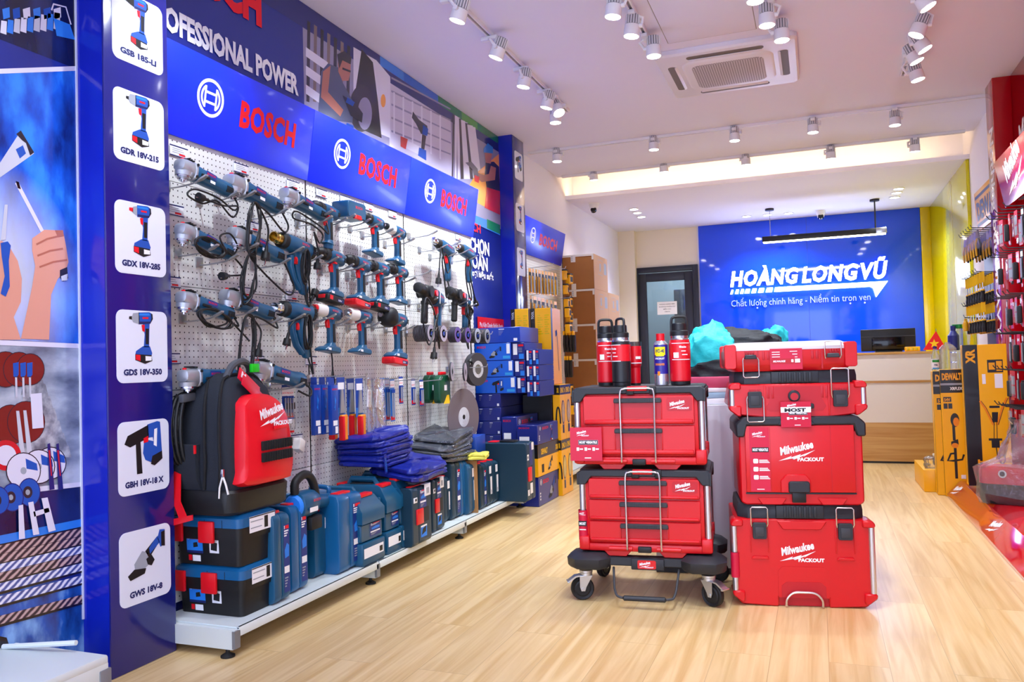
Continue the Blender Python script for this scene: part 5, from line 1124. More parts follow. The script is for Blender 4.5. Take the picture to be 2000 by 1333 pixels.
# two black tool boxes with blue lids
def toolbox(w, h, d):
    """w along the wall, d out of the wall; local front faces -y"""
    t = thing('tool_box', '', 'tool box'); zl = h*.74
    b = MB().loft([[(p[0], p[1], 0) for p in rrect(.012, w-.012, .012, d-.012, .02, 3)], [(p[0], p[1], zl) for p in rrect(.004, w-.004, .004, d-.004, .022, 3)]], 'case_black')
    b.loft([[(p[0], p[1], zl-.045) for p in rrect(-.002, w+.002, -.002, d+.002, .022, 3)], [(p[0], p[1], zl) for p in rrect(-.004, w+.004, -.004, d+.004, .022, 3)]], 'case_black')
    fl = frame((0, 0, 0), (0, -1, 0), (0, 0, 1))   # side towards the street
    fs = frame((.0125, d, 0), (0, -1, 0), Vector((-.008, 0, zl)).normalized())
    b.rect(d*.19, d*.43, h*.22, h*.56, 'sky_print', fs, .0012); b.rect(d*.19, d*.43, h*.22, h*.27, 'navy_print', fs, .0016); b.text('BOSCH', 'red_print', fs, d*.255, h*.49, h*.045, d*.13, off=.002); ring_mark(b, fs, d*.22, h*.51, h*.06, off=.002)
    b.flat([(d*.29, h*.33), (d*.36, h*.35), (d*.35, h*.44), (d*.29, h*.42)], 'tool_dark', fs, .002)
    b.rect(d*.27, d*.39, h*.06, h*.18, 'white_print', fs, .0012); b.rect(d*.21, d*.26, h*.07, h*.18, 'red_print', fs, .0012)
    b.rect(d*.53, d*.67, h*.24, h*.54, 'white_print', fs, .0012); b.flat([(d*.55, h*.3), (d*.64, h*.28), (d*.65, h*.44), (d*.56, h*.46)], 'tool_dark', fs, .0016)
    b.obj('body', t)
    ld_ = MB().loft([[(p[0], p[1], zl+.001) for p in rrect(-.005, w+.005, -.005, d+.005, .024, 4)], [(p[0], p[1], zl+.035) for p in rrect(-.005, w+.005, -.005, d+.005, .024, 4)], [(p[0], p[1], h-.006) for p in rrect(.008, w-.008, .008, d-.008, .024, 4)], [(p[0], p[1], h) for p in rrect(.016, w-.016, .016, d-.016, .024, 4)]], 'case_blue').box(-.0065, -.004, d*.5, d*.505, zl, h-.02, 'slot_dark').box(-.0065, -.004, d*.24, d*.245, zl, h-.02, 'slot_dark').obj('lid', t)
    for f in (.46, .93): MB().box(-.018, -.0045, d*f-.036, d*f+.036, zl-.055, zl+.025, 'latch_red', .004).obj('latch', ld_)
    b = MB(frame((0, -.0065, 0), (1, 0, 0), (0, 0, 1))); b.rect(w*.22, w*.92, zl-.025, zl+.035, 'white_print', None); b.rect(w*.62, w*.72, zl-.018, zl+.026, 'black_print', None, .0006); b.rect(w*.25, w*.55, zl-.01, zl-.006, 'grey_print', None, .0006); b.rect(w*.25, w*.58, zl+.014, zl+.018, 'grey_print', None, .0006); b.rect(w*.22, w*.92, zl+.03, zl+.034, 'black_print', None, .0006)
    b.obj('sticker', ld_)
    return t
pa = at(474, 1208, 2, ZD); pb = at(536, 1182, 0, pa.x); TBX = pa.x+.008; TY0 = pa.y-.008; TW = pb.y-pa.y+.026
ht = at(468, 1112, 0, TBX).z-ZD
dd_ = TBX-XPEG-.004
tb = toolbox(TW, ht, dd_); fin(tb, 'black tool box with blue lid and red latches, lower of the stacked pair', (TBX, TY0, ZD))
tb2 = dup(tb, (TBX, TY0-.01, ZD+ht+.001)); ht2 = at(462, 1010, 0, TBX).z-ZD-ht; tb2.scale = (1.02, 1, ht2/ht); tb2['label'] = 'black tool box with blue lid under the red and black backpack, upper of the pair'
TTOP = ZD+ht+.001+ht2
# leaf blower lying on the cases
p = at(590, 985, 0, -2.12); t = thing('leaf_blower', 'teal leaf blower with black looped handle lying on the cases right of the backpack', 'leaf blower', (-2.12, p.y, p.z), LEFT)
MB().loft([ell(-.06, .03, .03, 0), ell(-.05, .055, .055, 0), ell(-.0, .06, .06, 0), ell(.06, .05, .055, .0), ell(.09, .035, .04, .0)], 'tool_teal').obj('fan_housing', t)
MB().lathe([(.0, -.006), (.04, -.004), (.046, .004), (.05, .01)], 'sky_print', 20, T(-.066) @ RY(PI/2)).rect(-.03, .03, -.03, -.01, 'white_print', FS, .0615).text('BOSCH', 'red_print', FS, .0, .012, .012, .05, off=.0615).obj('fan_cover', t)
MB().tube(smooth([(-.05, .0, .05), (-.045, 0, .10), (.02, 0, .125), (.07, 0, .10), (.1, 0, .03), (.1, 0, -.04)], 6), .019, 'tool_dark', 12).obj('handle', t)
MB().tube([(.08, 0, 0), (.2, .02, -.02), (.34, .05, -.04)], [.036, .03, .026], 'tool_teal', 14).obj('nozzle_tube', t)
MB().box(-.0, .08, -.05, .05, -.115, -.055, 'tool_dark', .008).obj('battery', t)
# ------------------------------------------------------------------ backpack on the upper tool box
mat('fabric_navy', '#1d222c', .85, bump=.5, bscale=500); mat('fabric_black', '#101114', .8, bump=.4, bscale=400); mat('shell_red', '#e0061e', .42, coat=.1, bump=.1, bscale=300); mat('strap_grey', '#4a4c52', .7); mat('buckle_green', '#17c41c', .4); mat('tag_red', '#cf1030', .35); mat('webbing', '#191a1d', .9, bump=.6, bscale=300)
def bolt_logo(mb, fr, x, y, w, k='white_print', off=0.0, packout=True, rot=.23):
    """slanted script name over a lightning bolt; x,y lower left, w overall width"""
    mb.text('Milwaukee', k, fr, x+.05*w, y+.13*w, .185*w, .76*w, bold=.035, shear=.25, off=off, rot=rot)
    pts = [(0, .0), (.30, .115), (.265, .075), (.50, .155), (.47, .115), (.82, .25), (.55, .095), (.585, .13), (.345, .03), (.385, .07)]
    a = [(x+px*w, y+py*w) for px, py in pts]
    for tri in ((0, 1, 2), (0, 2, 9), (9, 2, 8), (2, 3, 8), (3, 4, 8), (8, 4, 7), (4, 5, 7), (7, 5, 6)): mb.flat([a[i] for i in tri], k, fr, off)
    if packout: mb.text('PACKOUT', k, fr, x+.42*w, y-.005*w, .082*w, .58*w, bold=.05, off=off)
xf = -2.075; BY0 = at(452, 960, 0, xf).y; BY1 = at(568, 950, 0, xf).y; bw = BY1-BY0; bh = at(500, 728, 0, xf-.1).z-TTOP; bd = .30
t = thing('backpack', 'big red and charcoal backpack standing on the stacked black tool boxes', 'backpack', (xf, BY0, TTOP+.001), LEFT)
def sec(z, i0, i1, f0, f1, r): return [(p[0], p[1], z) for p in rrect(i0, bw-i1, f0, bd-f1, r, 5)]
MB().loft([sec(0, .01, .01, .01, .02, .05), sec(.012, 0, 0, 0, .01, .05), sec(.085, -.005, -.005, -.004, .01, .05), sec(.095, .0, .0, .006, .012, .05)], 'case_black').obj('base', t)
MB().loft([sec(.094, .004, .004, .012, .012, .06), sec(.14, .0, .0, .016, .012, .06), sec(bh*.45, .004, .004, .02, .012, .06), sec(bh*.72, .016, .016, .03, .014, .06), sec(bh*.88, .04, .04, .05, .02, .06), sec(bh*.96, .075, .075, .085, .03, .05), sec(bh, .12, .12, .13, .06, .03)], 'fabric_navy').obj('main_body', t)
# red front shell
def shell_ring(s, y): 
    o = [(.055, .105), (.045, .16), (.05, bh*.5), (.07, bh*.74), (.09, bh*.80), (.14, bh*.84), (bw-.11, bh*.83), (bw-.05, bh*.76), (bw-.022, bh*.62), (bw-.006, bh*.4), (bw-.004, .16), (bw-.02, .112), (bw-.05, .1)]
    cx, cz = bw*.52, bh*.45; q = smooth([((x-cx)*s+cx, y+.05*max(0, (z-bh*.55))/bh*1.6, (z-cz)*s+cz) for x, z in o], 3, True)
    return [(p.x, p.y, p.z) for p in q]
fsh = MB().loft([shell_ring(1.0, .04), shell_ring(1.0, .0), shell_ring(.95, -.022), shell_ring(.86, -.03)], 'shell_red').obj('front_shell', t)
fr = frame((0, -.0325, bh*.55), (1, 0, 0), Vector((0, .08/bh, 1)).normalized())
lg = MB(); bolt_logo(lg, fr, bw*.36, bh*.055, bw*.56, off=.006); lg.obj('logo', fsh)
for zz in (.50, .415):
    b = MB().box(bw*.38, bw*.90, -.041, -.030, bh*zz-.036, bh*zz, 'webbing', .002)
    for i in range(12): b.box(bw*(.385+.0425*i), bw*(.39+.0425*i), -.044, -.04, bh*zz-.036, bh*zz, 'fabric_black')
    b.obj('webbing_strip', fsh)
MB().box(bw*.60, bw*.84, -.036, -.0315, bh*.575, bh*.60, 'shell_red', .002).obj('moulded_bar', fsh)
for k, yy in enumerate((.045, .115)):
    pts = [(-.002-.002*k, yy+.01, .10), (-.008, yy, .2), (-.004, yy+.006, bh*.5), (.01, yy+.015, bh*.74), (.04, yy+.03, bh*.88), (.085, yy+.05, bh*.965), (bw*.5, yy+.06, bh*.99), (bw-.08, yy+.055, bh*.96), (bw-.012, yy+.02, bh*.7), (bw+.001, yy, bh*.4), (bw+.001, yy, .12)]
    MB().tube(smooth(pts, 5), .0055, 'fabric_black', 8).obj('zipper', t)
b = MB(); b.tube([(.0, .04, .155), (-.006, .02, .12), (-.004, .012, .085)], .004, 'tool_white', 6).tube([(-.002, .04, .15), (-.012, .045, .11), (-.01, .05, .07)], .0035, 'tool_white', 6).box(-.008, .002, .032, .05, .15, .18, 'chrome', .002); b.obj('zipper_pull', t)
MB().loft([[(-.004, .14, .10), (-.004, .27, .10), (.03, .27, .10), (.03, .14, .10)], [(-.022, .145, .14), (-.022, .265, .14), (.03, .265, .14), (.03, .145, .14)], [(-.024, .15, bh*.5), (-.024, .26, bh*.5), (.03, .26, bh*.5), (.03, .15, bh*.5)]], 'fabric_navy').box(-.027, -.02, .145, .152, bh*.44, bh*.5, 'latch_red').obj('side_pocket', t)
MB().tube(smooth([(bw*.30, .11, bh-.02), (bw*.38, .10, bh+.03), (bw*.55, .10, bh+.045), (bw*.72, .12, bh+.02), (bw*.78, .14, bh-.03)], 6), [.014]*25, 'strap_grey', 8).obj('top_handle', t)
MB().box(bw*.62, bw*.75, .075, .09, bh-.0, bh+.035, 'buckle_green', .003).obj('buckle', t)
b = MB(T(bw*.44, .055, bh-.005) @ RY(.62) @ RX(-.25)); b.box(-.045, .19, -.004, 0, -.052, .0, 'tag_red', .001).box(-.03, .15, -.016, -.012, -.075, -.03, 'tag_red', .001); b.text('M', 'white_print', frame((0, -.0045, 0), (1, 0, 0), (0, 0, 1)), -.03, -.035, .028, .03, bold=.04); b.rect(.14, .175, -.035, -.018, 'white_print', frame((0, -.0045, 0), (1, 0, 0), (0, 0, 1)))
b.obj('hang_tag', t)
MB().loft([[(-.03, .215, .16), (-.025, .215, .16), (-.025, .245, .17), (-.03, .245, .17)], [(-.05, .20, .06), (-.045, .20, .06), (-.045, .235, .06), (-.05, .235, .06)], [(-.055, .165, .004), (-.05, .165, .004), (-.05, .20, -.004), (-.055, .20, -.004)]], 'latch_red').loft([[(-.058, .135, -.006), (-.053, .135, -.006), (-.053, .135, .014), (-.058, .135, .014)], [(-.056, .25, -.036), (-.051, .25, -.036), (-.051, .25, -.01), (-.056, .25, -.01)]], 'latch_red').obj('side_strap', t)
MB().box(.01, .08, .19, .215, bh*.80, bh*.86, 'strap_grey', .006, M=RY(-.1)).obj('strap_clip', t)
# ------------------------------------------------------------------ folded jackets
mat('nylon_blue', '#14248c', .36, bump=1.0, bscale=11, bdist=.016); mat('nylon_dark', '#1a2336', .6, bump=.9, bscale=14, bdist=.012); film('film_wrap', '#dfe4ec', .06, .7, 1.0, 24, .016); mat('yellow_bag', '#e6e05a', .4, bump=.5, bscale=30)
def folded(name, w, d, h, k, seed, taper=.06, wr=.012, layers=1):
    """a folded garment: rounded slab with soft creases; origin at the middle of its underside"""
    r = random.Random(seed); N_ = 72; rg = []
    ph = [r.uniform(0, 6.28) for _ in range(6)]
    prof = [(0, .93), (.10, .99), (.34, 1.0), (.44, .975), (.50, .93), (.56, .97), (.70, 1.0), (.90, .985), (.985, .93), (1.03, .6), (1.0, .3)]
    for f, s in prof:
        g = []
        for i in range(N_):
            a = 2*PI*i/N_; c, q = math.cos(a), math.sin(a); p = 7
            x = w/2*s*math.copysign(abs(c)**(2/p), c); y = d/2*s*math.copysign(abs(q)**(2/p), q)
            n = math.sin(3*a+ph[0]+f*2)*.45+(1-2*abs(math.sin(5.5*a+ph[1]-f*3)))*.4+(1-2*abs(math.sin(11*a+ph[2]+f*5)))*.25
            z = h*f+(h*.12*math.sin(2*a+ph[3])+wr*.6*n)*(f if f < 1 else 1)
            g.append((x+wr*n*.6, y+wr*n*.6, z))
        rg.append(g)
    M = MB().loft(rg, k, cap=False); c0 = len(M.v)
    M.v += [Vector((0, 0, 0)), Vector((w*.05, 0, h*1.04))]
    for i in range(N_): M.f.append([c0, (i+1) % N_, i]); M.m.append(0); q = (len(rg)-1)*N_; M.f.append([c0+1, q+i, q+(i+1) % N_]); M.m.append(0)
    return M.obj(name)
def lay(o, px, py, x, rz, lab, cat='jacket', group=None, rx=0, ry=0):
    p = at(px, py, 0, x); o.location = p; o.rotation_euler = (rx, ry, rz); tag(o, lab, cat, group); return o
for i, (px, py, x, w, d, h, rz, rx, ry, lab) in enumerate(((733, 905, -2.24, .36, .28, .05, .1, 0, .03, 'dark blue folded jacket at the bottom of the blue pile'), (735, 890, -2.24, .37, .29, .05, .06, .02, .0, 'blue folded jacket second from the bottom of the pile'), (735, 877, -2.24, .38, .30, .045, .0, .02, -.04, 'blue folded jacket second from the top of the pile'), (730, 866, -2.24, .34, .30, .06, -.1, .1, -.06, 'bright blue folded jacket on top of the pile'))):
    o = folded('folded_jacket', d, w, h, 'nylon_blue', 5+i); lay(o, px, py, x, rz, lab, group='blue jackets on the cases', rx=rx, ry=ry)
o = folded('folded_jacket', .30, .50, .075, 'nylon_blue', 21, wr=.02); lay(o, 800, 924, -2.13, .12, 'loose bright blue jacket spread over the navy stacking cases', group='blue jackets on the cases', ry=.18)
b = MB().prism([(-.012, -.1), (.012, -.1), (.012, 0), (-.012, 0)], -.003, 0, 'nylon_blue', 'y'); b.text('BOSCH', 'sky_print', frame((0, -.0036, 0), (0, 0, 1), (-1, 0, 0)), -.09, -.006, .012, .07); o2 = b.obj('jacket_label'); o2.location = at(751, 888, 0, -2.09); o2.rotation_euler = (0, -.12, LEFT); tag(o2, 'narrow blue label hanging from the pile of blue jackets', 'label')
for i, (px, py, x, w, h, lab) in enumerate(((868, 895, -2.22, .42, .05, 'dark jacket in clear wrap at the bottom of the wrapped pile'), (862, 880, -2.23, .46, .055, 'dark jacket in clear wrap in the middle of the wrapped pile'), (868, 862, -2.24, .40, .06, 'dark jacket in clear wrap on top of the wrapped pile'))):
    o = folded('wrapped_jacket', .27, w, h, 'nylon_dark', 40+i); lay(o, px, py, x, .06*i, lab, group='wrapped jackets', ry=.1, rx=-.05+.08*i)
    f = folded('wrapping', .285, w*1.03, h*1.04, 'film_wrap', 40+i, wr=.014); f.parent = o; f.location = (0, 0, -.001)
o = MB().box(-.05, .05, -.1, .1, 0, .12, 'pack_blue', .003).obj('small_box'); o.location = at(926, 886, 0, -2.16); o.rotation_euler = (0, 0, .1); tag(o, 'small blue box beside the wrapped jackets on the case tops', 'box')
o = folded('plastic_bag', .12, .17, .035, 'yellow_bag', 77, wr=.012); lay(o, 935, 896, -2.05, .3, 'small pale yellow plastic bag on top of the cardboard sheet', 'plastic bag')
# ------------------------------------------------------------------ boxed tools beyond the shelf
mat('box_blue', '#0f3aa6', .32, coat=.2); mat('box_navy', '#14257c', .34, coat=.2); mat('box_sky', '#0d5fd6', .32, coat=.2); mat('box_yellow', '#fbb800', .4, coat=.1); mat('box_black', '#17161a', .35, coat=.2); mat('carton', '#98602c', .75, bump=.15, bscale=120, var=.06); mat('carton_face', '#c9a180', .7); mat('tape', '#d8cfc6', .3)
def carton(name, lab, cat, x0, x1, y0, y1, z0, z1, k, group=None, deco=None, rz=0):
    t = thing(name, lab, cat, (x0, y0, z0), 0, group)
    b = MB().box(0, x1-x0, 0, y1-y0, 0, z1-z0, k, .003, 1)
    w, d, h = x1-x0, y1-y0, z1-z0
    ff = frame((0, -.0008, 0), (1, 0, 0), (0, 0, 1)); fs = frame((w+.0008, 0, 0), (0, 1, 0), (0, 0, 1))
    if deco: deco(b, ff, fs, w, d, h)
    b.obj('carton', t)
    l = MB().box(.002, w-.002, d*.498, d*.502, h-.001, h+.0006, 'tape' if k.startswith('carton') else k).obj('flap_seam', t)
    return t
def deco_tool(kind):
    def f(b, ff, fs, w, d, h):
        b.rect(.004, w-.004, .004, h-.004, 'box_sky', ff); b.text('BOSCH', 'red_print', ff, w*.07, h*.72, h*.13, w*.24, bold=.03, off=.0006)
        drill_mark(b, ff, w*.56, h*.45, h*.8, kind, off=.0008); b.rect(w*.78, w*.97, h*.1, h*.26, 'cyan_print', ff, .0006)
        b.rect(w*.88, w*.97, h*.38, h*.94, 'white_print', ff, .0006)
    return f
def deco_text(b, ff, fs, w, d, h):
    for i, xx in enumerate((.14, .54)):
        b.rect(w*xx, w*(xx+.12), h*.86, h*.9, 'white_print', ff)
        for j in range(4): b.rect(w*xx, w*(xx+.1-.015*j), h*(.76-.08*j), h*(.775-.08*j), 'grey_print', ff)
    b.rect(w*.86, w*.94, h*.1, h*.28, 'white_print', ff)
def deco_end(b, ff, fs, w, d, h):
    b.rect(w*.1, w*.42, h*.3, h*.94, 'white_print', ff); b.rect(w*.55, w*.92, h*.05, h*.35, 'sky_print', ff); b.rect(w*.5, w*.9, h*.78, h*.9, 'red_print', ff)
    for i in range(3): b.rect(w*.5, w*.8, h*(.66-.1*i), h*(.69-.1*i), 'grey_print', ff)
GB = 'blue boxed tools beyond the shelf'; yA = 5.58
zr = [1.322, 1.205, 1.074, .950, .826]
carton('boxed_tool', 'dark blue box with small white lettering on top of the blue box stack', 'box', -2.425, -2.055, yA, yA+.42, zr[1]+.001, zr[0], 'box_blue', GB, deco_text)
for i, kd in enumerate(('grinder', 'grinder', 'hammer')):
    carton('boxed_tool', 'bright blue box picturing a tool, %s of three picture boxes in the stack' % ('top', 'middle', 'lowest')[i], 'box', -2.425, -2.13+.016*i, yA, yA+.42, zr[i+2]+.001, zr[i+1], 'box_blue', GB, deco_tool(kd))
    carton('boxed_tool', 'end of a blue box with white barcode right of the %s picture box' % ('top', 'middle', 'lowest')[i], 'box', -2.127+.016*i, -2.025, yA+.01, yA+.42, zr[i+2]+.001, zr[i+1]-.002, 'box_navy', GB, deco_end)
for i in range(3):
    for j in range(2):
        carton('boxed_tool', 'small dark blue box end with white label, %s row, %s one of the right column' % (('top', 'middle', 'bottom')[i], ('left', 'right')[j]), 'box', -2.02+.052*j, -1.97+.052*j, yA+.02, yA+.36, 1.150-.117*(i+1)+.001, 1.150-.117*i, 'box_navy', GB, deco_end)
for i in range(8):
    if i < 7: carton('boxed_tool', 'navy box with small lettering in the lower stack, %s from the top' % n_[i], 'box', -2.425, -2.225, yA, yA+.5, .826-.103*(i+1)+.001, .826-.103*i, 'box_navy', GB, deco_text)
    else: carton('boxed_tool', 'navy box on the floor under the lower blue stack', 'box', -2.425, -2.225, yA, yA+.5, .001, .104, 'box_navy', GB, deco_text)
for i in range(2):
    carton('boxed_tool', 'dark glossy box in the gap under the blue boxes, %s' % ('upper', 'lower')[i], 'box', -2.21, -1.965, 6.02, 6.16, .40*(1-i)+.001, .40*(2-i)-.002, 'box_black', GB)
def deco_side(kd, red=True, big=True):
    def f(b, ff, fs, w, d, h):
        ring_mark(b, fs, d*.12, h*.8, h*.2); b.text('BOSCH', 'red_print', fs, d*.22, h*.72, h*.14, d*.28, bold=.03); drill_mark(b, fs, d*.66, h*.45, h*.85, kd, off=.0006)
        b.text('BOSCH', 'red_print', ff, w*.1, h*.82, h*.08, w*.5); b.rect(w*.12, w*.6, h*.2, h*.42, 'white_print', ff)
        for i in range(3): b.rect(d*.06, d*.1, h*(.2+.1*i), h*(.26+.1*i), 'white_print', fs)
    return f
yB = 5.53
carton('boxed_tool', 'blue box with red lettering standing on the floor under the yellow box', 'box', -2.2, -1.925, yB, 6.0, .001, .215, 'box_navy', GB, deco_side('grinder'))
def deco_dw(b, ff, fs, w, d, h):
    b.rect(0, d, h*.58, h-.001, 'box_black', fs); b.rect(0, w, h*.58, h-.001, 'box_black', ff); b.text('DEWALT', 'yellow_print', fs, d*.14, h*.68, h*.17, d*.3, bold=.05, off=.0006); b.text('XR', 'yellow_print', fs, d*.82, h*.68, h*.17, d*.14, bold=.04, off=.0006); b.text('DEWALT', 'yellow_print', ff, w*.2, h*.68, h*.17, w*.6, bold=.05, off=.0006)
    drill_mark(b, fs, d*.55, h*.3, h*.5, 'grinder', .0006, 'black_print'); b.rect(d*.16, d*.26, h*.1, h*.36, 'black_print', fs, .0006)
carton('boxed_tool', 'yellow and black boxed saw between two blue boxes', 'box', -2.2, -1.92, yB-.01, 6.02, .217, .45, 'box_yellow', 'yellow boxed tools', deco_dw)
carton('boxed_tool', 'blue box with red lettering on top of the yellow boxed saw', 'box', -2.075, -1.915, yB-.02, 6.0, .452, .595, 'box_navy', GB, deco_side('wrench'))
carton('boxed_tool', 'upright blue box with vertical red lettering left of the box on the yellow saw', 'box', -2.2, -2.08, yB, 6.0, .452, .655, 'box_navy', GB, deco_side('drill'))
def deco_fan(b, ff, fs, w, d, h):
    b.rect(0, d, h*.82, h-.001, 'box_black', fs); b.rect(0, w, h*.82, h-.001, 'box_black', ff); b.text('XR', 'yellow_print', ff, w*.55, h*.86, h*.09, w*.3, bold=.04, off=.0006); b.text('DEWALT', 'yellow_print', fs, d*.08, h*.86, h*.09, d*.6, bold=.05, off=.0006); b.text('XR', 'yellow_print', fs, d*.76, h*.86, h*.07, d*.18, bold=.04, off=.0006)
    b.flat(circ(d*.5, h*.5, d*.3, 20, h*.22), 'box_black', fs, .0006); b.flat(circ(d*.5, h*.5, d*.25, 20, h*.19), 'olive_gloss', fs, .001); b.rect(d*.35, d*.65, h*.12, h*.27, 'box_black', fs, .0006)
    ribbon(b, [(w*(.7+.28*math.cos(a)), h*(.3+.3*math.sin(a))) for a in [PI*i/10 for i in range(11)]], .012, 'box_black', ff, False, .0006)
GY = 'yellow boxed tools'; yC = 6.04
for i in range(2):
    for j in range(2):
        carton('boxed_tool', '%s yellow fan box, %s of the pair, right of the blue boxes' % (('lower', 'upper')[i], ('nearer', 'farther')[j]), 'box', -2.2 if 0 else -1.955+0*j-.0, -1.90, yC+.165*j, yC+.162+.165*j, .435*i+.001, .435*(i+1), 'box_yellow', GY, deco_fan) if False else carton('boxed_tool', '%s yellow fan box, %s of the pair, right of the blue boxes' % (('lower', 'upper')[i], ('nearer', 'farther')[j]), 'box', -2.28 if j else -1.962, -1.90, (6.17 if j else 6.03)+.0, 6.32 if j else 6.168, .435*i+.001, .435*(i+1), 'box_yellow', GY, deco_fan)
def deco_tall(b, ff, fs, w, d, h):
    b.rect(.0, w*.24, 0, h, 'box_black', ff); b.text('TOOL', 'white_print', frame((0, -.0012, 0), (0, 0, 1), (-1, 0, 0)), h*.86, -w*.18, w*.12, h*.1); 
    for i in range(9): b.rect(w*.36, w*.62-(i % 3)*.01, h*(.66+.03*i), h*(.672+.03*i), 'olive_gloss', ff); b.rect(w*.7, w*.92-(i % 2)*.012, h*(.66+.03*i), h*(.672+.03*i), 'olive_gloss', ff)
    b.flat([(w*.5, h*.3), (w*.7, h*.4), (w*.62, h*.44), (w*.44, h*.36)], 'box_black', ff, .0004); ribbon(b, [(w*.54, h*.33), (w*.78, h*.1)], w*.04, 'box_black', ff, False, .0006)
    b.rect(.0, d*.16, 0, h, 'label_navy', fs); b.text('DEWALT', 'yellow_print', frame((w+.0014, 0, 0), (0, 0, 1), (0, -1, 0)), h*.06, -d*.13, d*.1, h*.26, bold=.05)
    ribbon(b, [(d*.55, h*.72), (d*.62, h*.55), (d*.7, h*.18)], d*.04, 'box_black', fs, False, .0006); b.flat([(d*.42, h*.62), (d*.62, h*.66), (d*.58, h*.72), (d*.4, h*.7)], 'box_black', fs, .0006)
yT = 6.04
xa, xb_, xc = at(1002, 680, 1, yT).x, at(1037, 680, 1, yT).x, at(1077, 680, 1, yT).x
zt4 = at(1060, 602, 1, yT).z
carton('boxed_tool', 'tall yellow box with black stripe next to the far pillar, left of two', 'box', max(xa, -2.29), xb_-.001, 6.005, 6.16, .872, zt4, 'box_yellow', GY, deco_tall)
carton('boxed_tool', 'tall yellow box with black stripe standing on the fan boxes, right of two', 'box', xb_, min(xc, -1.9), yT, 6.3, .872, zt4, 'box_yellow', GY, deco_tall)
# ------------------------------------------------------------------ second pegboard bay past the far pillar
t = thing('shelving_bay', 'white pegboard bay of yellow tools beyond the far pillar', 'shelving', (XPEG, YQ1+.02, 0), LEFT)
w = 7.74-(YQ1+.02)
for j in range(5): MB().box(.002, w-.002, 0, .012, ZPEG[j]+.0012, ZPEG[j+1]-.0012, 'pegboard', .001, 1).obj('peg_panel', t)
MB().box(0, w, -.40, 0, ZD-.006, ZD, 'rack_white').box(0, w, -.401, -.388, ZD-.034, ZD, 'rack_white', .002).obj('base_deck', t)
MB().prism([(-.39, .03), (0, .03), (0, ZD-.007), (-.39, ZD-.007)], w-.02, w, 'rack_white', 'x').obj('bracket', t)
MB(T(w-.03, -.35)).lathe([(.026, 0), (.026, .006), (.012, .014), (.008, .016), (.008, .034)], 'rubber', 16).obj('levelling_foot', t)
header('small blue header sign over the yellow tools past the far pillar', YQ1+.03, 7.74, -2.385, -2.33, 2.02, 2.34, .25, .40, .82)
def yellow_packet(kind):
    t = thing('tool_packet', '', 'packet'); b = MB()
    if kind == 0: b.box(-.03, .03, -.004, -.002, -.2, .012, 'box_yellow').rect(-.028, .028, -.05, -.02, 'black_print', FS, .0046); b.obj('card', t); MB().cyl((0, -.014, -.19), (0, -.014, -.05), .008, 'tool_silver', 8).cyl((.014, -.014, -.19), (.014, -.014, -.08), .006, 'tool_dark', 8).obj('contents', t)
    elif kind == 1: b.box(-.04, .04, -.05, -.002, -.10, -.01, 'box_yellow', .004).rect(-.028, .028, -.08, -.03, 'black_print', FS, .0508); b.obj('box', t); MB().box(-.04, .04, -.052, -.001, -.010, .004, 'box_black', .003).obj('hanger', t)
    else: b.prism([(-.018, 0), (.018, 0), (.03, -.09), (.018, -.17), (-.018, -.17), (-.03, -.09)], -.03, -.004, 'box_black', 'y', .004); b.obj('grip', t); MB().box(-.02, .02, -.02, -.002, 0, .04, 'box_yellow', .002).obj('card', t)
    return t
YP = [yellow_packet(k) for k in range(3)]; uy = [0, 0, 0]; r = random.Random(11)
def yput(k, px, py, x, lab, y=None):
    o = YP[k] if uy[k] == 0 else dup(YP[k]); uy[k] += 1
    p = at(px, py, 1, y) if y else at(px, py, 0, x); o.location = p; o.rotation_euler = (0, 0, LEFT+r.uniform(-.15, .15)); o['label'] = lab; o['group'] = 'yellow tool packets past the far pillar'
TOPL = 'yellow and clear tool packet in the upper hanging row past the far pillar'; LOWL = 'yellow tool packet in the lower hanging row past the far pillar'
for i in range(9): yput(0, 1034+i*6.3, 527+i*1.2, -2.25+.05*(i % 2), TOPL)
for i in range(7): yput(0, 1036+i*8, 580+i*2, -2.28+.05*(i % 2), LOWL)
BXL = 'small yellow and black tool box in the hanging column beside the cartons'
for i, py in enumerate((528, 556, 583, 601, 632)): yput(1, 1098+2*i, py, 0, BXL, 7.6); 
for i, py in enumerate((530, 575, 604, 635)): yput(1, 1107, py+6, 0, BXL, 7.66)
GRL = 'black gripped tool with yellow card hanging beside the cartons'
for i in range(4): yput(2, 1100+6*i, 655, 0, GRL, 7.62)
for i in range(3): yput(2, 1102+5*i, 704, 0, GRL, 7.62)
for i, py in enumerate((752, 790, 832, 868)): yput(1, 1108+4*(i % 2), py, 0, BXL, 7.6)
for i, (px, py) in enumerate(((1034, 524), (1060, 530), (1036, 577), (1070, 586))):
    p = at(px, py, 0, XPEG); tt = thing('display_rod', 'thin rod of hanging packets on the pegboard past the far pillar', 'hook', p, LEFT, 'rods past the far pillar'); MB().tube([(0, -.005, 0), (0, -.22, .01), (0, -.23, .03)], .003, 'hook_steel', 6).obj('wire', tt)
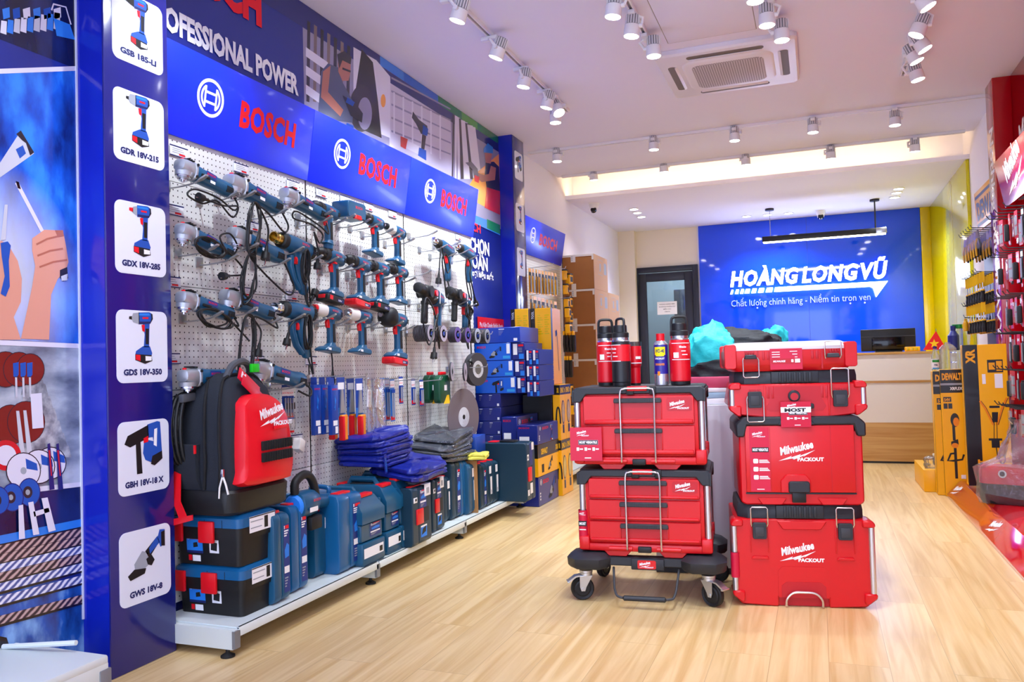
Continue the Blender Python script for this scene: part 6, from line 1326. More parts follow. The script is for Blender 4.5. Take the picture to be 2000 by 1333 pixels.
# ------------------------------------------------------------------ brown cartons
def deco_carton(b, ff, fs, w, d, h):
    b.rect(0, d, 0, h, 'carton_face', fs); b.rect(0, w, h-.02, h, 'tape', ff, .0006); b.rect(w*.27, w*.42, h-.075, h, 'tape', ff, .001); b.rect(w*.27, w*.42, 0, .06, 'tape', ff, .001); b.rect(w-.02, w, h-.06, h, 'tape', ff, .0012)
    for i in range(3): b.rect(w*.29, w*.33, h-.06+.018*i, h-.05+.018*i, 'grey_print', ff, .0014)
    ribbon(b, [(d*.3, h*.45), (d*.62, h*.45), (d*.62, h*.88), (d*.3, h*.88)], .006, 'grey_print', fs, True, .0006); b.rect(d*.4, d*.5, h*.55, h*.78, 'grey_print', fs, .0008); b.rect(d*.72, d*.92, h*.5, h*.84, 'grey_print', fs, .0006) if d > .3 else None
yD = 7.9; xD1 = -2.09; hD = .3575
yE = at(1186, 520, 0, xD1).y; yF = at(1208, 560, 0, xD1).y
for i in range(6):
    carton('cardboard_box', 'brown taped cardboard box in the front stack by the white wall, %s from the top' % n_[5-i], 'cardboard box', XL+.01, xD1, yD, yE-.003, hD*i+.001, hD*(i+1), 'carton', 'brown cartons by the wall', deco_carton)
for i in range(5):
    t = carton('cardboard_box', 'brown cardboard box in the rear stack by the white wall, %s from the top' % n_[4-i], 'cardboard box', XL+.01, xD1, yE, yF, hD*i+.001, hD*(i+1), 'carton', 'brown cartons by the wall', deco_carton)
fsq = MB(frame((xD1+.0012, yE, hD*4), (0, 1, 0), (0, 0, 1))).rect(.06, yF-yE-.05, .12, hD-.06, 'film_wrap', None)
# ------------------------------------------------------------------ red stacking tool storage
mat('pack_red', '#cc0c18', .36, coat=.12, bump=.08, bscale=350); mat('pack_red_dark', '#b80c1e', .42, coat=.1, bump=.08, bscale=350); mat('pack_dark', '#25282e', .48, bump=.12, bscale=350); mat('pack_grip', '#37383d', .6); mat('aluminium', '#d3d3d9', .28, .9)
mat('bail_wire', '#d6cfcc', .25, .9); mat('tag_crimson', '#c8123a', .4); mat('organiser_lid', '#f0e8ea', .12, trans=.25, alpha=.92, ior=1.3); mat('wheel_rubber', '#121215', .55); mat('zinc', '#c9ced4', .28, .85)
def hangcard(b, fr, w, h, off=0.0):
    b.rect(0, w, 0, h, 'tag_crimson', fr, off); bolt_logo(b, fr, w*.2, h*.74, w*.4, off=off+.0006)
    b.rect(w*.26, w*.88, h*.48, h*.62, 'grey_print', fr, off+.0006); b.rect(w*.27, w*.87, h*.49, h*.61, 'black_print', fr, off+.001); b.text('MOST VERSATILE', 'white_print', fr, w*.29, h*.52, h*.07, w*.56, bold=.05, off=off+.0014)
    for i in range(3): b.rect(w*(.2+.25*i), w*(.28+.25*i), h*.30, h*.40, 'white_print', fr, off+.0006); b.rect(w*(.3+.25*i), w*(.4+.25*i), h*.33, h*.37, 'white_print', fr, off+.0006)
    b.rect(w*.45, w*.65, h*.07, h*.1, 'white_print', fr, off+.0006)
FR0 = lambda y=0.0: frame((0, y, 0), (1, 0, 0), (0, 0, 1))
def drawer_chest(nd, h, lab, loc, rz, d=.40, tag_side=None):
    """origin: middle of the front on the underside; front looks along local -y"""
    t = thing('drawer_chest', lab, 'tool chest', loc, rz, 'red drawer chests on the trolley')
    hw = .262; zb = .035; zl = h-.03
    b = MB().box(-.295, .295, .0, d, .0, zb, 'pack_red', .01).box(-hw-.004, hw+.004, .012, d-.01, zb, zl, 'pack_red', .004)
    for s in (-1, 1): b.prism([(s*.06, .004), (s*.19, .004), (s*.165, -.022), (s*.085, -.022)], .01, .08, 'pack_red', 'y', .003).cyl((s*.055, -.006, .016), (s*.16, -.006, .016), .009, 'pack_red', 10).box(s*.14-.03, s*.14+.03, d*.3, d*.9, -.022, .004, 'pack_red')
    b.box(-.298, -.25, -.008, .05, 0.005, zb+.03, 'pack_red', .008).box(.25, .298, -.008, .05, 0.005, zb+.03, 'pack_red', .008)
    b.box(-.298, -.25, d-.05, d+.006, 0.005, zb+.03, 'pack_red', .008).box(.25, .298, d-.05, d+.006, 0.005, zb+.03, 'pack_red', .008)
    b.obj('cabinet', t)
    l = MB().prism([(-.30, zl-.035), (-.262, zl-.035), (-.235, zl), (.235, zl), (.262, zl-.035), (.30, zl-.035), (.302, h-.015), (.28, h), (-.28, h), (-.302, h-.015)], -.004, .05, 'pack_dark', 'y', .004)
    l.box(-.296, .296, .05, d-.05, zl, h-.002, 'pack_dark', .004)
    l.prism([(-.30, zl-.035), (-.262, zl-.035), (-.235, zl), (.235, zl), (.262, zl-.035), (.30, zl-.035), (.302, h-.015), (.28, h), (-.28, h), (-.302, h-.015)], d-.05, d+.004, 'pack_dark', 'y', .004)
    for s in (-1, 1): l.prism([(-.006, zl-.036), (.055, zl-.036), (.075, zl), (d-.07, zl), (d-.055, zl-.036), (d+.006, zl-.036), (d+.006, h-.012), (-.006, h-.012)], s*.302, s*.29, 'pack_dark', 'x', .003)
    l.box(-.05, -.015, -.010, .03, zl-.004, h+.002, 'case_black', .003).box(.055, .085, -.010, .03, zl-.004, h+.002, 'case_black', .003); l.obj('lid', t)
    MB().box(-.045, .045, -.014, .01, zl+.012, h+.003, 'pack_red', .004).obj('lock_tab', t)
    for sx in (-1, 1):
        for y in (.018, d-.018): MB().cyl((sx*.281, y, zb+.02), (sx*.281, y, zl-.03), .0135, 'aluminium', 14).obj('corner_post', t)
    z0 = zb+.006; dh = (zl-.004-z0)/nd
    for i in range(nd):
        za, zc = z0+dh*i+.003, z0+dh*(i+1)-.003
        q = MB().prism([(-.245, za), (.245, za), (.25, za+.008), (.25, zc), (-.25, zc), (-.25, za+.008)], .001, .03, 'pack_red', 'y', .003)
        q.box(-.243, .243, -.008, .006, za+.002, za+dh*.16, 'pack_red', .005)
        q.box(-.105, .105, -.0005, .002, za+dh*.2, zc-dh*.08, 'pack_red_dark')
        q.box(-.108, -.104, -.006, .002, za+dh*.14, zc-dh*.1, 'pack_red', .001).box(.104, .108, -.006, .002, za+dh*.14, zc-dh*.1, 'pack_red', .001)
        if i == nd-1:
            q.prism(rrect(.13, .24, zc-.066 if nd == 2 else zc-.058, zc-.012, .008), -.0015, .002, 'pack_red_dark', 'y'); bolt_logo(q, FR0(), .14, (zc-.06 if nd == 2 else zc-.052), .088, off=.0026)
        dr = q.obj('drawer', t)
        g = MB().prism([(-.105, zc-dh*.09), (.105, zc-dh*.09), (.108, zc-dh*.09-.006), (.108, zc-dh*.09-.020), (-.108, zc-dh*.09-.020), (-.108, zc-dh*.09-.006)], -.012, .001, 'pack_grip', 'y', .003)
        for k in range(16): g.box(-.062+.0078*k, -.059+.0078*k, -.014, -.011, zc-dh*.09-.019, zc-dh*.09-.003, 'pack_dark')
        g.obj('drawer_grip', dr)
    MB().tube(smooth([(-.078, -.010, .017), (-.076, -.022, .03), (-.076, -.024, h*.5), (-.076, -.022, h-.03), (-.06, -.016, h-.008), (-.03, -.014, h-.006), (.03, -.014, h-.006), (.06, -.016, h-.008), (.076, -.022, h-.03), (.076, -.024, h*.5), (.076, -.022, .03), (.078, -.010, .017)], 5), .0042, 'bail_wire', 8).obj('locking_bar', t)
    MB().box(-.03, .03, -.012, .02, .0, .026, 'case_black', .004).obj('catch', t)
    if tag_side == 'card':
        c = MB(RZ(.05)); c.box(-.31, -.165, -.014, -.012, .02, .165, 'tag_crimson'); hangcard(c, frame((-.31, -.0148, .02), (1, 0, 0), (0, 0, 1)), .145, .145); c.obj('hang_card', t)
    elif tag_side == 'wrap':
        c = MB(T(-.281, .018)).cyl((0, 0, .045), (0, 0, .175), .022, 'tag_crimson', 16, cap=False); f = frame((-.014, -.0225, .045), (1, 0, 0), (0, 0, 1)); bolt_logo(c, f, .0, .11, .03); c.rect(-.004, .034, .062, .085, 'black_print', f); c.text('MOST', 'white_print', f, .0, .068, .011, .03, bold=.05, off=.0006); c.rect(.0, .03, .045, .049, 'white_print', f); c.obj('hang_card', t)
    t.scale = (.955, 1, 1)
    return t
LZ0 = math.radians(5.5); LC = Vector((-.722, 3.44, 0))
LF = T(LC.x, LC.y, 0) @ RZ(LZ0)
def lp_(x, y, z=0): return LF @ Vector((x, y, z))
# trolley
t = thing('tool_trolley', 'black four-wheel trolley carrying the two red drawer chests', 'trolley', LC, LZ0)
dpt = .42
b = MB()
def lobe(cx, cy, sx, sy, z0, z1):
    o = []
    for z, s in ((z0, .86), (z0+.012, .97), ((z0+z1)/2+.012, 1.0), (z1, .72)): o.append([(cx+sx*s*p[0], cy+sy*s*p[1], z) for p in ((-1, -.45), (-.55, -1), (.55, -1), (1, -.45), (1, .45), (.55, 1), (-.55, 1), (-1, .45))])
    b.loft(o, 'pack_dark')
for sx in (-1, 1):
    for cy in (.035, dpt-.03): lobe(sx*.245, cy, .095, .09, .148, .214)
b.prism([(-.20, .160), (.20, .160), (.23, .178), (.23, .198), (-.23, .198), (-.23, .178)], .0, .05, 'pack_dark', 'y', .004).prism([(-.20, .150), (.20, .150), (.23, .198), (-.23, .198)], dpt-.05, dpt, 'pack_dark', 'y', .004)
b.box(-.30, -.2, .03, dpt-.03, .15, .198, 'pack_dark', .01).box(.2, .30, .03, dpt-.03, .15, .198, 'pack_dark', .01).box(-.06, .08, -.012, .03, .148, .196, 'pack_dark', .004)
b.obj('deck', t)
q = MB().prism(rrect(-.032, .046, .154, .190, .006), -.0145, -.012, 'pack_red', 'y'); bolt_logo(q, FR0(), -.026, .159, .062, off=.0152); q.obj('badge', t)
MB().tube(smooth([(-.14, .02, .148), (-.135, -.012, .12), (-.125, -.06, .07), (-.10, -.075, .046), (0, -.078, .045), (.10, -.075, .046), (.125, -.06, .06), (.135, -.012, .11), (.14, .02, .148)], 5), .0052, 'pack_grip', 8).obj('pull_handle', t)
MB().tube([(-.09, -.0765, .0455), (-.085, -.078, .045), (.085, -.078, .045), (.09, -.0765, .0455)], [.006, .011, .011, .006], 'pack_dark', 12).obj('handle_grip', t)
def caster2(x, y, rz, brake=True):
    M = T(x, y, 0) @ RZ(rz)
    whl = MB(M @ T(.018, 0, .051) @ RX(PI/2)).lathe([(.010, -.015), (.03, -.015), (.036, -.012), (.046, -.016), (.051, -.009), (.051, .009), (.046, .016), (.036, .012), (.03, .015), (.010, .015)], 'wheel_rubber', 28).obj('wheel', t)
    f = MB(M); f.lathe([(.028, .108), (.028, .120), (.03, .122), (.03, .130)], 'zinc', 20).box(-.024, .032, -.0245, .0245, .106, .110, 'zinc', .002)
    for s in (-1, 1): f.prism([(.010, .042), (.026, .042), (.032, .06), (.032, .108), (-.024, .108), (.004, .06)], s*.0225-.0015, s*.0225+.0015, 'zinc', 'y')
    f.cyl((.018, -.027, .051), (.018, .027, .051), .007, 'zinc', 10)
    if brake: f.prism([(.082, .086), (.05, .108), (.028, .110), (.028, .104), (.046, .102), (.078, .081)], -.018, .018, 'zinc', 'y').box(.076, .086, -.024, .024, .080, .086, 'zinc', .001)
    fk = f.obj('caster', t); whl.parent = fk
caster2(-.265, .03, math.radians(-160)); caster2(.262, .03, math.radians(-35)); caster2(-.255, dpt-.02, math.radians(70), False); caster2(.275, dpt-.01, math.radians(-20), False)
c_lo = drawer_chest(3, .354, 'lower red chest of three drawers, standing on the black trolley', lp_(0, 0, .2205), LZ0, tag_side='wrap')
c_up = drawer_chest(2, .337, 'upper red chest of two drawers with bottles and a spray can on its lid', lp_(-.012, 0, .5965), LZ0, tag_side='card')
LTOP = .5965+.337
# ------------------------------------------------------------------ right stack
RZ0 = math.radians(9.5); RC = Vector((-.086, 3.567, 0)); RF = T(RC.x, RC.y, 0) @ RZ(RZ0)
GS = 'red stacking boxes on the floor'
def latch(t, x, y, z, open_=False, s=1.0, dark='pack_dark'):
    l = MB()
    if open_: l.prism([(x-.026, z-.012), (x+.026, z-.012), (x+.022, z+.006), (x-.022, z+.006)], y-.022, y, dark, 'y', .003)
    else: l.prism(rrect(x-.028*s, x+.028*s, z-.034*s, z+.034*s, .006, 3), y-.016, y, dark, 'y', .003).box(x-.018*s, x+.018*s, y-.018, y-.015, z-.024*s, z+.016*s, 'pack_grip', .002)
    l.obj('latch', t)
def teeth(b, x, y, z, n=5):
    for i in range(n): b.box(x-.022+.0105*i, x-.016+.0105*i, y-.006, y, z, z+.014, 'pack_red_dark', .001)
def bail(t, x, y, z0, z1, w=.034, drop=False, k='bail_wire'):
    if drop: p = [(x-w+.004, y-.006, z1), (x-w, y-.016, z1-.01), (x-w, y-.018, z0+.006), (x-w+.006, y-.018, z0), (x+w-.006, y-.018, z0), (x+w, y-.018, z0+.006), (x+w, y-.016, z1-.01), (x+w-.004, y-.006, z1)]
    else: p = [(x-w+.004, y-.006, z0), (x-w, y-.014, z0+.012), (x-w, y-.012, z1-.006), (x-w+.006, y-.008, z1), (x+w-.006, y-.008, z1), (x+w, y-.012, z1-.006), (x+w, y-.014, z0+.012), (x+w-.004, y-.006, z0)]
    MB().tube(p, .0028, k, 8).obj('bail', t)
def side_handle(t, sx, y, z0, z1, hw):
    MB().prism([(sx*(hw-.035), z1), (sx*(hw+.012), z1), (sx*(hw+.016), z1+.012), (sx*(hw+.004), z1+.028), (sx*(hw-.035), z1+.03)], y-.01, y+.10, 'pack_red', 'y', .005).obj('handle_mount', t)
    b = MB().prism([(sx*(hw-.035), z0), (sx*(hw+.014), z0), (sx*(hw+.014), z0-.018), (sx*(hw-.02), z0-.045), (sx*(hw-.035), z0-.045)], y-.01, y+.10, 'pack_red', 'y', .005)
    b.obj('handle_mount', t)
    MB().cyl((sx*(hw+.001), y+.008, z0-.004), (sx*(hw+.001), y+.008, z1+.004), .0125, 'aluminium', 14).obj('side_post', t)
def tray_lid(t, hw, d, z, h, k='pack_dark'):
    l = MB().loft([[(p[0], p[1], zz) for p in ((-hw+.05*q, .0+.02*q), (hw-.05*q, .02*q), (hw-.01*q, .06), (hw-.01*q, d-.06), (hw-.05*q, d), (-hw+.05*q, d), (-hw+.01*q, d-.06), (-hw+.01*q, .06))] for zz, q in ((z, 1.0), (z+h*.55, 1.0), (z+h, 1.5))], k)
    for i in range(7): l.box(-.07+.02*i, -.058+.02*i, -.002, .016, z+.006, z+h*.9, k, .003)
    l.box(-.10, .09, .004, .03, z+.002, z+h*.95, k, .003); l.obj('lid', t)
d4 = .40; hw = .268; h4 = .424
# big rolling-style box on the floor
t = thing('storage_box', 'large red storage box on the floor with white script lettering, bottom of the right stack', 'tool box', RC, RZ0, GS)
zb4 = .365
b = MB().prism([(-hw, .03), (-hw+.02, .008), (-.105, .001), (-.10, .001), (-.10, .04), (.10, .04), (.10, .001), (.105, .001), (hw-.02, .008), (hw, .03), (hw, zb4), (-hw, zb4)], .006, d4, 'pack_red', 'y', .006)
b.box(-.10, .10, .02, d4-.02, .002, .05, 'pack_red_dark')
b.prism([(-.10, .04), (.10, .04), (.10, .15), (.082, .168), (-.082, .168), (-.10, .15)], .003, .008, 'pack_red', 'y')
b.prism([(-.088, .04), (.088, .04), (.088, .088), (.068, .105), (-.068, .105), (-.088, .088)], .001, .008, 'pack_red_dark', 'y')
b.prism([(-.10, zb4-.006), (.10, zb4-.006), (.075, zb4-.042), (-.075, zb4-.042)], -.004, .01, 'pack_red', 'y', .003)
for s in (-1, 1):
    b.box(s*.17-.038, s*.17-.034, .0, .01, .225, zb4-.008, 'pack_red', .001).box(s*.17+.034, s*.17+.038, .0, .01, .225, zb4-.008, 'pack_red', .001).prism([(s*.17-.036, .198), (s*.17+.036, .198), (s*.17+.030, .210), (s*.17-.030, .210)], -.003, .01, 'pack_red', 'y', .002)
    teeth(b, s*.17, .004, zb4-.034); b.box(s*.24-.03 if s < 0 else .228, s*.24+.012 if s < 0 else hw+.004, -.004, .06, .03, zb4-.01, 'pack_red', .01) if False else None
bolt_logo(b, FR0(), -.092, .19, .178, off=-.0045)
b.obj('body', t)
tray_lid(t, hw-.005, d4, zb4+.001, h4-zb4)
for s in (-1, 1): latch(t, s*.17, .004, .318); bail(t, s*.17, .002, .335, h4-.008); side_handle(t, s, .0, .065, .335, hw+.004)
MB().tube(smooth([(-.072, -.004, .006), (-.07, -.008, .035), (-.045, -.010, .062), (0, -.010, .066), (.045, -.010, .062), (.07, -.008, .035), (.072, -.004, .006)], 5), .005, 'bail_wire', 8).obj('pull_bar', t)
c = MB(T(-hw-.005, .008)).cyl((0, 0, .12), (0, 0, .225), .018, 'tag_crimson', 14, cap=False); c.obj('wrap_tag', t)
# cabinet box
h3 = .797-h4-.002
t = thing('storage_box', 'tall red cabinet box with a large drop front and white script lettering', 'tool box', RF @ Vector((.006, .0, h4+.001)), RZ0, GS)
w3 = .246
b = MB().prism([(-w3, .012), (-w3+.02, 0), (-.16, 0), (-.14, -.0), (.14, 0), (w3-.02, 0), (w3, .012), (w3, h3-.06), (-w3, h3-.06)], .004, d4-.02, 'pack_red', 'y', .006)
for s in (-1, 1): b.prism([(s*.06, .03), (s*.18, .03), (s*.16, .002), (s*.08, .002)], -.006, .02, 'pack_red', 'y', .003)
b.box(-w3+.006, w3-.006, .02, d4-.03, h3-.07, h3-.012, 'pack_red'); b.box(-.225, .215, -.004, .004, .046, .052, 'pack_dark', .001)
b.obj('body', t)
q = MB().box(-.222, .212, -.010, .004, .054, h3-.038, 'pack_red', .004); q.box(.118, .120, -.0108, -.009, .056, h3-.04, 'pack_red_dark').box(-.122, -.1205, -.0108, -.009, .056, h3-.04, 'pack_red_dark')
q.prism([(-.085, .054), (.035, .054), (.035, .105), (.015, .13), (-.06, .13), (-.085, .105)], -.016, -.008, 'pack_red', 'y', .003)
bolt_logo(q, FR0(-.0105), -.09, h3-.185, .18, off=.0008)
q.obj('front_door', t)
lb = MB(); f = FR0(-.0112); lb.rect(-.205, -.125, .058, h3-.044, 'tag_crimson', f); bolt_logo(lb, f, -.195, h3-.085, .055, off=.0006); lb.rect(-.196, -.128, h3-.148, h3-.128, 'black_print', f, .0006); lb.text('MOST VERSATILE', 'white_print', f, -.193, h3-.143, .011, .062, bold=.05, off=.001)
for i in range(3): lb.flat(rrect(-.192, -.172, h3-.195-.034*i, h3-.176-.034*i, .004, 2), 'white_print', f, .0006); [lb.rect(-.168, -.134+.004*j, h3-.183-.034*i-.005*j, h3-.180-.034*i-.005*j, 'white_print', f, .0006) for j in range(3)]
lb.rect(-.18, -.15, .066, .069, 'white_print', f, .0006); lb.obj('label', t)
MB().prism([(-.055, .055), (.03, .055), (.03, .095), (.025, .102), (-.05, .102), (-.055, .095)], -.026, -.008, 'pack_dark', 'y', .004).box(-.04, .015, -.012, .004, .012, .056, 'case_black', .003).obj('latch', t)
l = MB().prism([(-w3-.012, h3-.085), (-w3+.022, h3-.085), (-w3+.035, h3-.036), (w3-.035, h3-.036), (w3-.022, h3-.085), (w3+.012, h3-.085), (w3+.012, h3-.03), (w3-.02, h3), (-w3+.02, h3), (-w3-.012, h3-.03)], -.014, d4-.02, 'pack_dark', 'y', .006)
l.prism([(-.09, h3-.036), (.06, h3-.036), (.05, h3-.018), (-.08, h3-.018)], -.018, -.01, 'pack_dark', 'y', .003); l.obj('top', t)
# wide case
z2 = h4+h3+.003; h2 = .985-z2
t = thing('storage_box', 'wide red case with black lid and two black latches, second from the top', 'tool box', RF @ Vector((.0, .0, z2)), RZ0, GS)
hb = h2-.052; w2 = .255
b = MB().prism([(-w2-.018, .04), (-w2+.02, .006), (-.19, .0), (-.135, -.006), (-.128, -.014), (.128, -.014), (.135, -.006), (.19, 0), (w2-.02, .006), (w2+.018, .04), (w2, hb), (-w2, hb)], .0, d4, 'pack_red', 'y', .005)
b.prism([(-.125, .035), (-.11, .02), (.10, .02), (.115, .04), (.10, .07), (.10, hb-.012), (-.11, hb-.012), (-.11, .06)], -.002, .004, 'pack_red_dark', 'y')
b.prism(circ(-.012, hb*.62, .024, 20), -.014, 0, 'pack_dark', 'y', .003).prism(circ(-.012, hb*.60, .016, 16), -.016, -.012, 'pack_red_dark', 'y')
for s in (-1, 1):
    teeth(b, s*.17, .0, hb-.036, 5); b.box(s*.128-.004, s*.128+.002, -.006, .004, .0, hb-.004, 'pack_red', .001)
    for i in range(2): b.box(s*.108-.012+.018*i, s*.108-.002+.018*i, -.003, .002, hb*.55, hb*.92, 'pack_red_dark', .001)
b.obj('body', t)
tray_lid(t, w2+.004, d4, hb+.001, h2-hb)
latch(t, -.17, .0, hb*.52); latch(t, .17, .0, hb*.52)
bail(t, -.17, -.002, -.022, hb*.62, drop=True); bail(t, .17, -.002, hb*.55, h2+.008)
for s in (-1, 1): side_handle(t, s, .0, .045, hb-.022, w2+.006)
MB().box(.04, .065, -.02, .0, hb*.22, hb*.38, 'pack_dark', .005).obj('knob', t)
c = MB(RX(.06)); c.box(-.07, .05, -.024, -.0225, -.045, .062, 'tag_crimson'); f = frame((-.07, -.0245, -.045), (1, 0, 0), (0, 0, 1)); hangcard(c, f, .12, .107); c.rect(0, .12, .062, .085, 'white_print', f, .0018); c.text('MOST', 'black_print', f, .015, .066, .014, .085, bold=.05, off=.0024); c.obj('hang_card', t)
# organiser
z1 = .987; h1 = .124
t = thing('storage_box', 'flat red organiser with clear lid and two latches on top of the right stack', 'tool box', RF @ Vector((-.022, .004, z1)), RZ0, GS)
w1 = .262; hb = h1-.036
b = MB().loft([[(p[0], p[1], z) for p in rrect(-w1+i, w1-i, .0+i*.6, d4-.03-i*.6, .05, 4)] for z, i in ((0, .03), (.02, .006), (.03, .0), (hb, .0))], 'pack_red')
b.prism(rrect(-w1-.004, -w1+.045, .012, h1-.008, .01, 3), -.006, .06, 'pack_red', 'y', .006).prism(rrect(w1-.045, w1+.004, .012, h1-.008, .01, 3), -.006, .06, 'pack_red', 'y', .006).prism(rrect(-w1-.004, -w1+.045, .012, h1-.008, .01, 3), d4-.09, d4-.024, 'pack_red', 'y', .006).prism(rrect(w1-.045, w1+.004, .012, h1-.008, .01, 3), d4-.09, d4-.024, 'pack_red', 'y', .006)
for s in (-1, 1): teeth(b, s*.17+.01, .0, hb-.014, 4); [b.box(s*.098-.012+.018*i, s*.098-.002+.018*i, -.003, .002, hb*.55, hb*.95, 'pack_red_dark', .001) for i in range(2)]; b.box(s*.128-.003, s*.128+.003, -.003, .004, .006, hb, 'pack_red_dark')
b.obj('tray', t)
l = MB().loft([[(p[0], p[1], z) for p in rrect(-w1+i, w1-i, .0+i, d4-.03-i, .05, 4)] for z, i in ((hb+.001, .004), (hb+.014, .006), (h1, .045))], 'organiser_lid')
l.box(-.07, .03, .022, .03, hb+.014, hb+.024, 'grey_print', .002).obj('lid', t)
latch(t, -.16, -.002, hb*.74, True); latch(t, .17, -.002, hb*.72, True, dark='pack_grip')
bail(t, -.16, -.002, -.024, hb*.66, .032, True); bail(t, .17, -.002, hb*.55, h1-.004, .032)
c = MB(); f = FR0(-.004); c.rect(-.08, .05, .006, hb+.006, 'tag_crimson', f); c.flat(rrect(-.078, .046, .03, .052, .009, 3), 'pack_red_dark', f, .0006); c.text('MILWAUKEE', 'white_print', f, -.068, .037, .008, .05, bold=.03, shear=.2, off=.0012); c.rect(.02, .04, .034, .05, 'white_print', f, .0012); c.rect(.005, .014, .036, .048, 'white_print', f, .0012)
for i in range(3): c.rect(-.072, -.04, hb-.01-.01*i, hb-.007-.01*i, 'white_print', f, .0008); c.rect(.0+.01*i, .03, hb-.008-.012*i, hb-.005-.012*i, 'white_print', f, .0008)
c.obj('label', t)
# ------------------------------------------------------------------ bottles and spray can on the left stack
mat('bottle_red', '#d8081c', .38, coat=.15); mat('bottle_black', '#17181b', .4, coat=.1); mat('wd_blue', '#241f8c', .3, coat=.2); mat('wd_yellow', '#f7e400', .4); mat('can_silver', '#c3c3cf', .25, .8); mat('tumbler_lid', '#3a3236', .1, trans=.5, alpha=.7)
def wrap_print(b, r, a0, a1, z0, z1, k, n=10):
    v = []; 
    for i in range(n+1):
        a = a0+(a1-a0)*i/n; v += [(r*math.cos(a), r*math.sin(a), z0), (r*math.cos(a), r*math.sin(a), z1)]
    b.add(v, [[2*i, 2*i+2, 2*i+3, 2*i+1] for i in range(n)], k)
def curved_text(b, s, k, r, z, h, w, amid=-PI/2, bold=.03):
    v, f, tw, y0, y1 = glyphs(s, bold)
    sx = w/max(tw, 1e-6); sy = h/.73
    b.add([(r*math.cos(amid+(p.x*sx-w/2)/r), r*math.sin(amid+(p.x*sx-w/2)/r), z+p.y*sy) for p in v], f, k)
def flask(body, r, h, lab, loc, rz, sleeve='bottle_red'):
    t = thing('drink_bottle', lab, 'bottle', loc, rz); hb = h*.66
    MB().lathe([(r*.92, 0), (r*.94, .003), (r*.94, .016)], 'case_black', 28).lathe([(r*.94, .016), (r, .02), (r, hb*.55), (r*.99, hb*.9), (r*.96, hb)], body, 28).obj('body', t)
    MB().lathe([(r*.95, hb+.0005), (r*.86, hb+.006), (r*.86, hb+.018)], 'steel', 28).obj('neck_ring', t)
    MB().lathe([(r*.88, hb+.018), (r*.90, hb+.02), (r*.90, hb+.038), (r*.72, hb+.043), (r*.70, hb+.07), (r*.66, hb+.074), (.0, hb+.074)], 'bottle_black', 28).obj('cap', t)
    MB().tube(smooth([(-r*.72, 0, hb+.03), (-r*.74, 0, hb+.06), (-r*.70, 0, h-.012), (-r*.5, 0, h-.002), (0, 0, h), (r*.5, 0, h-.002), (r*.70, 0, h-.012), (r*.74, 0, hb+.06), (r*.72, 0, hb+.03)], 5), .0062, 'bottle_black', 8).obj('carry_loop', t)
    s = MB().lathe([(r+.0012, hb*.56), (r+.0012, hb*.93)], sleeve, 32)
    wrap_print(s, r+.0018, -PI*.8, -PI*.2, hb*.555, hb*.57, 'white_print'); wrap_print(s, r+.0018, -PI*.8, -PI*.2, hb*.915, hb*.93, 'white_print'); wrap_print(s, r+.0018, -PI*.74, -PI*.58, hb*.60, hb*.72, 'white_print', 4)
    curved_text(s, 'Milwaukee', 'white_print', r+.0018, hb*.82, .010, r*.7, -PI*.45); wrap_print(s, r+.0018, -PI*.5, -PI*.36, hb*.74, hb*.76, 'white_print', 4); wrap_print(s, r+.0018, -PI*.48, -PI*.3, hb*.66, hb*.68, 'white_print', 4)
    s.obj('paper_sleeve', t)
    return t
ZT = LTOP+.0005
def on_lid(px, py=752, y=None):
    p = at(px, py, 2, ZT); return p
p1 = on_lid(1182, 753); p2 = on_lid(1212, 753); p3 = on_lid(1239, 751); p4 = on_lid(1329, 750); pc = on_lid(1291, 752)
def ytop(px, py, y): return at(px, py, 1, y).z-ZT
YL = 3.44+.17
def P3(px, y): 
    q = at(px, 700, 1, y); return Vector((q.x, y, ZT))
pxm = lambda w, y: w*(y*1.02)/F_PX*1.0
dep = lambda v: (v-CAM).dot(fw)
for px, top, yy, wpx, body, lab in ((1184, 625, 3.62, 36, 'bottle_red', 'red drink bottle with black handled cap, left of the black bottle'), (1213, 623, 3.555, 37, 'bottle_black', 'black drink bottle with red paper sleeve on the red drawer chest'), (1328, 619, 3.60, 40, 'bottle_red', 'bright red drink bottle right of the spray can')):
    L = P3(px, yy); flask(body, wpx/2*dep(L)/F_PX, ytop(px, top, yy), lab, L, .3 if body != 'bottle_black' else -.75)
L = P3(1240, 3.66); h_ = ytop(1240, 668, 3.66); r_ = .029
t = thing('drink_tumbler', 'red tumbler with clear lid half hidden behind the black bottle', 'tumbler', L, 0)
MB().lathe([(r_*.8, 0), (r_*.82, .01), (r_*.86, h_*.4), (r_, h_*.46), (r_*1.06, h_*.9)], ['case_black', 'bottle_red', 'bottle_red', 'bottle_red'], 24).obj('body', t); MB().lathe([(r_*1.07, h_*.9), (r_*1.07, h_), (0, h_)], 'tumbler_lid', 24).obj('lid', t)
s = MB().lathe([(r_+.0022, h_*.5), (r_*1.04+.0022, h_*.84)], 'bottle_red', 24); wrap_print(s, r_*1.06+.003, -PI*.6, -PI*.1, h_*.5, h_*.52, 'white_print'); wrap_print(s, r_*1.06+.003, -PI*.4, -PI*.15, h_*.6, h_*.66, 'white_print', 5); s.obj('paper_sleeve', t)
L = P3(1291, 3.60); hc = ytop(1291, 652, 3.60); rc = 27/2*dep(L)/F_PX
t = thing('spray_can', 'blue and silver aerosol can with yellow shield and red cap', 'spray can', L, 0)
c = MB().lathe([(rc*.97, 0), (rc, .002), (rc, hc*.22), (rc, hc*.78), (rc*.98, hc*.80), (rc*.62, hc*.86)], ['can_silver', 'can_silver', 'wd_blue', 'can_silver', 'can_silver'], 28)
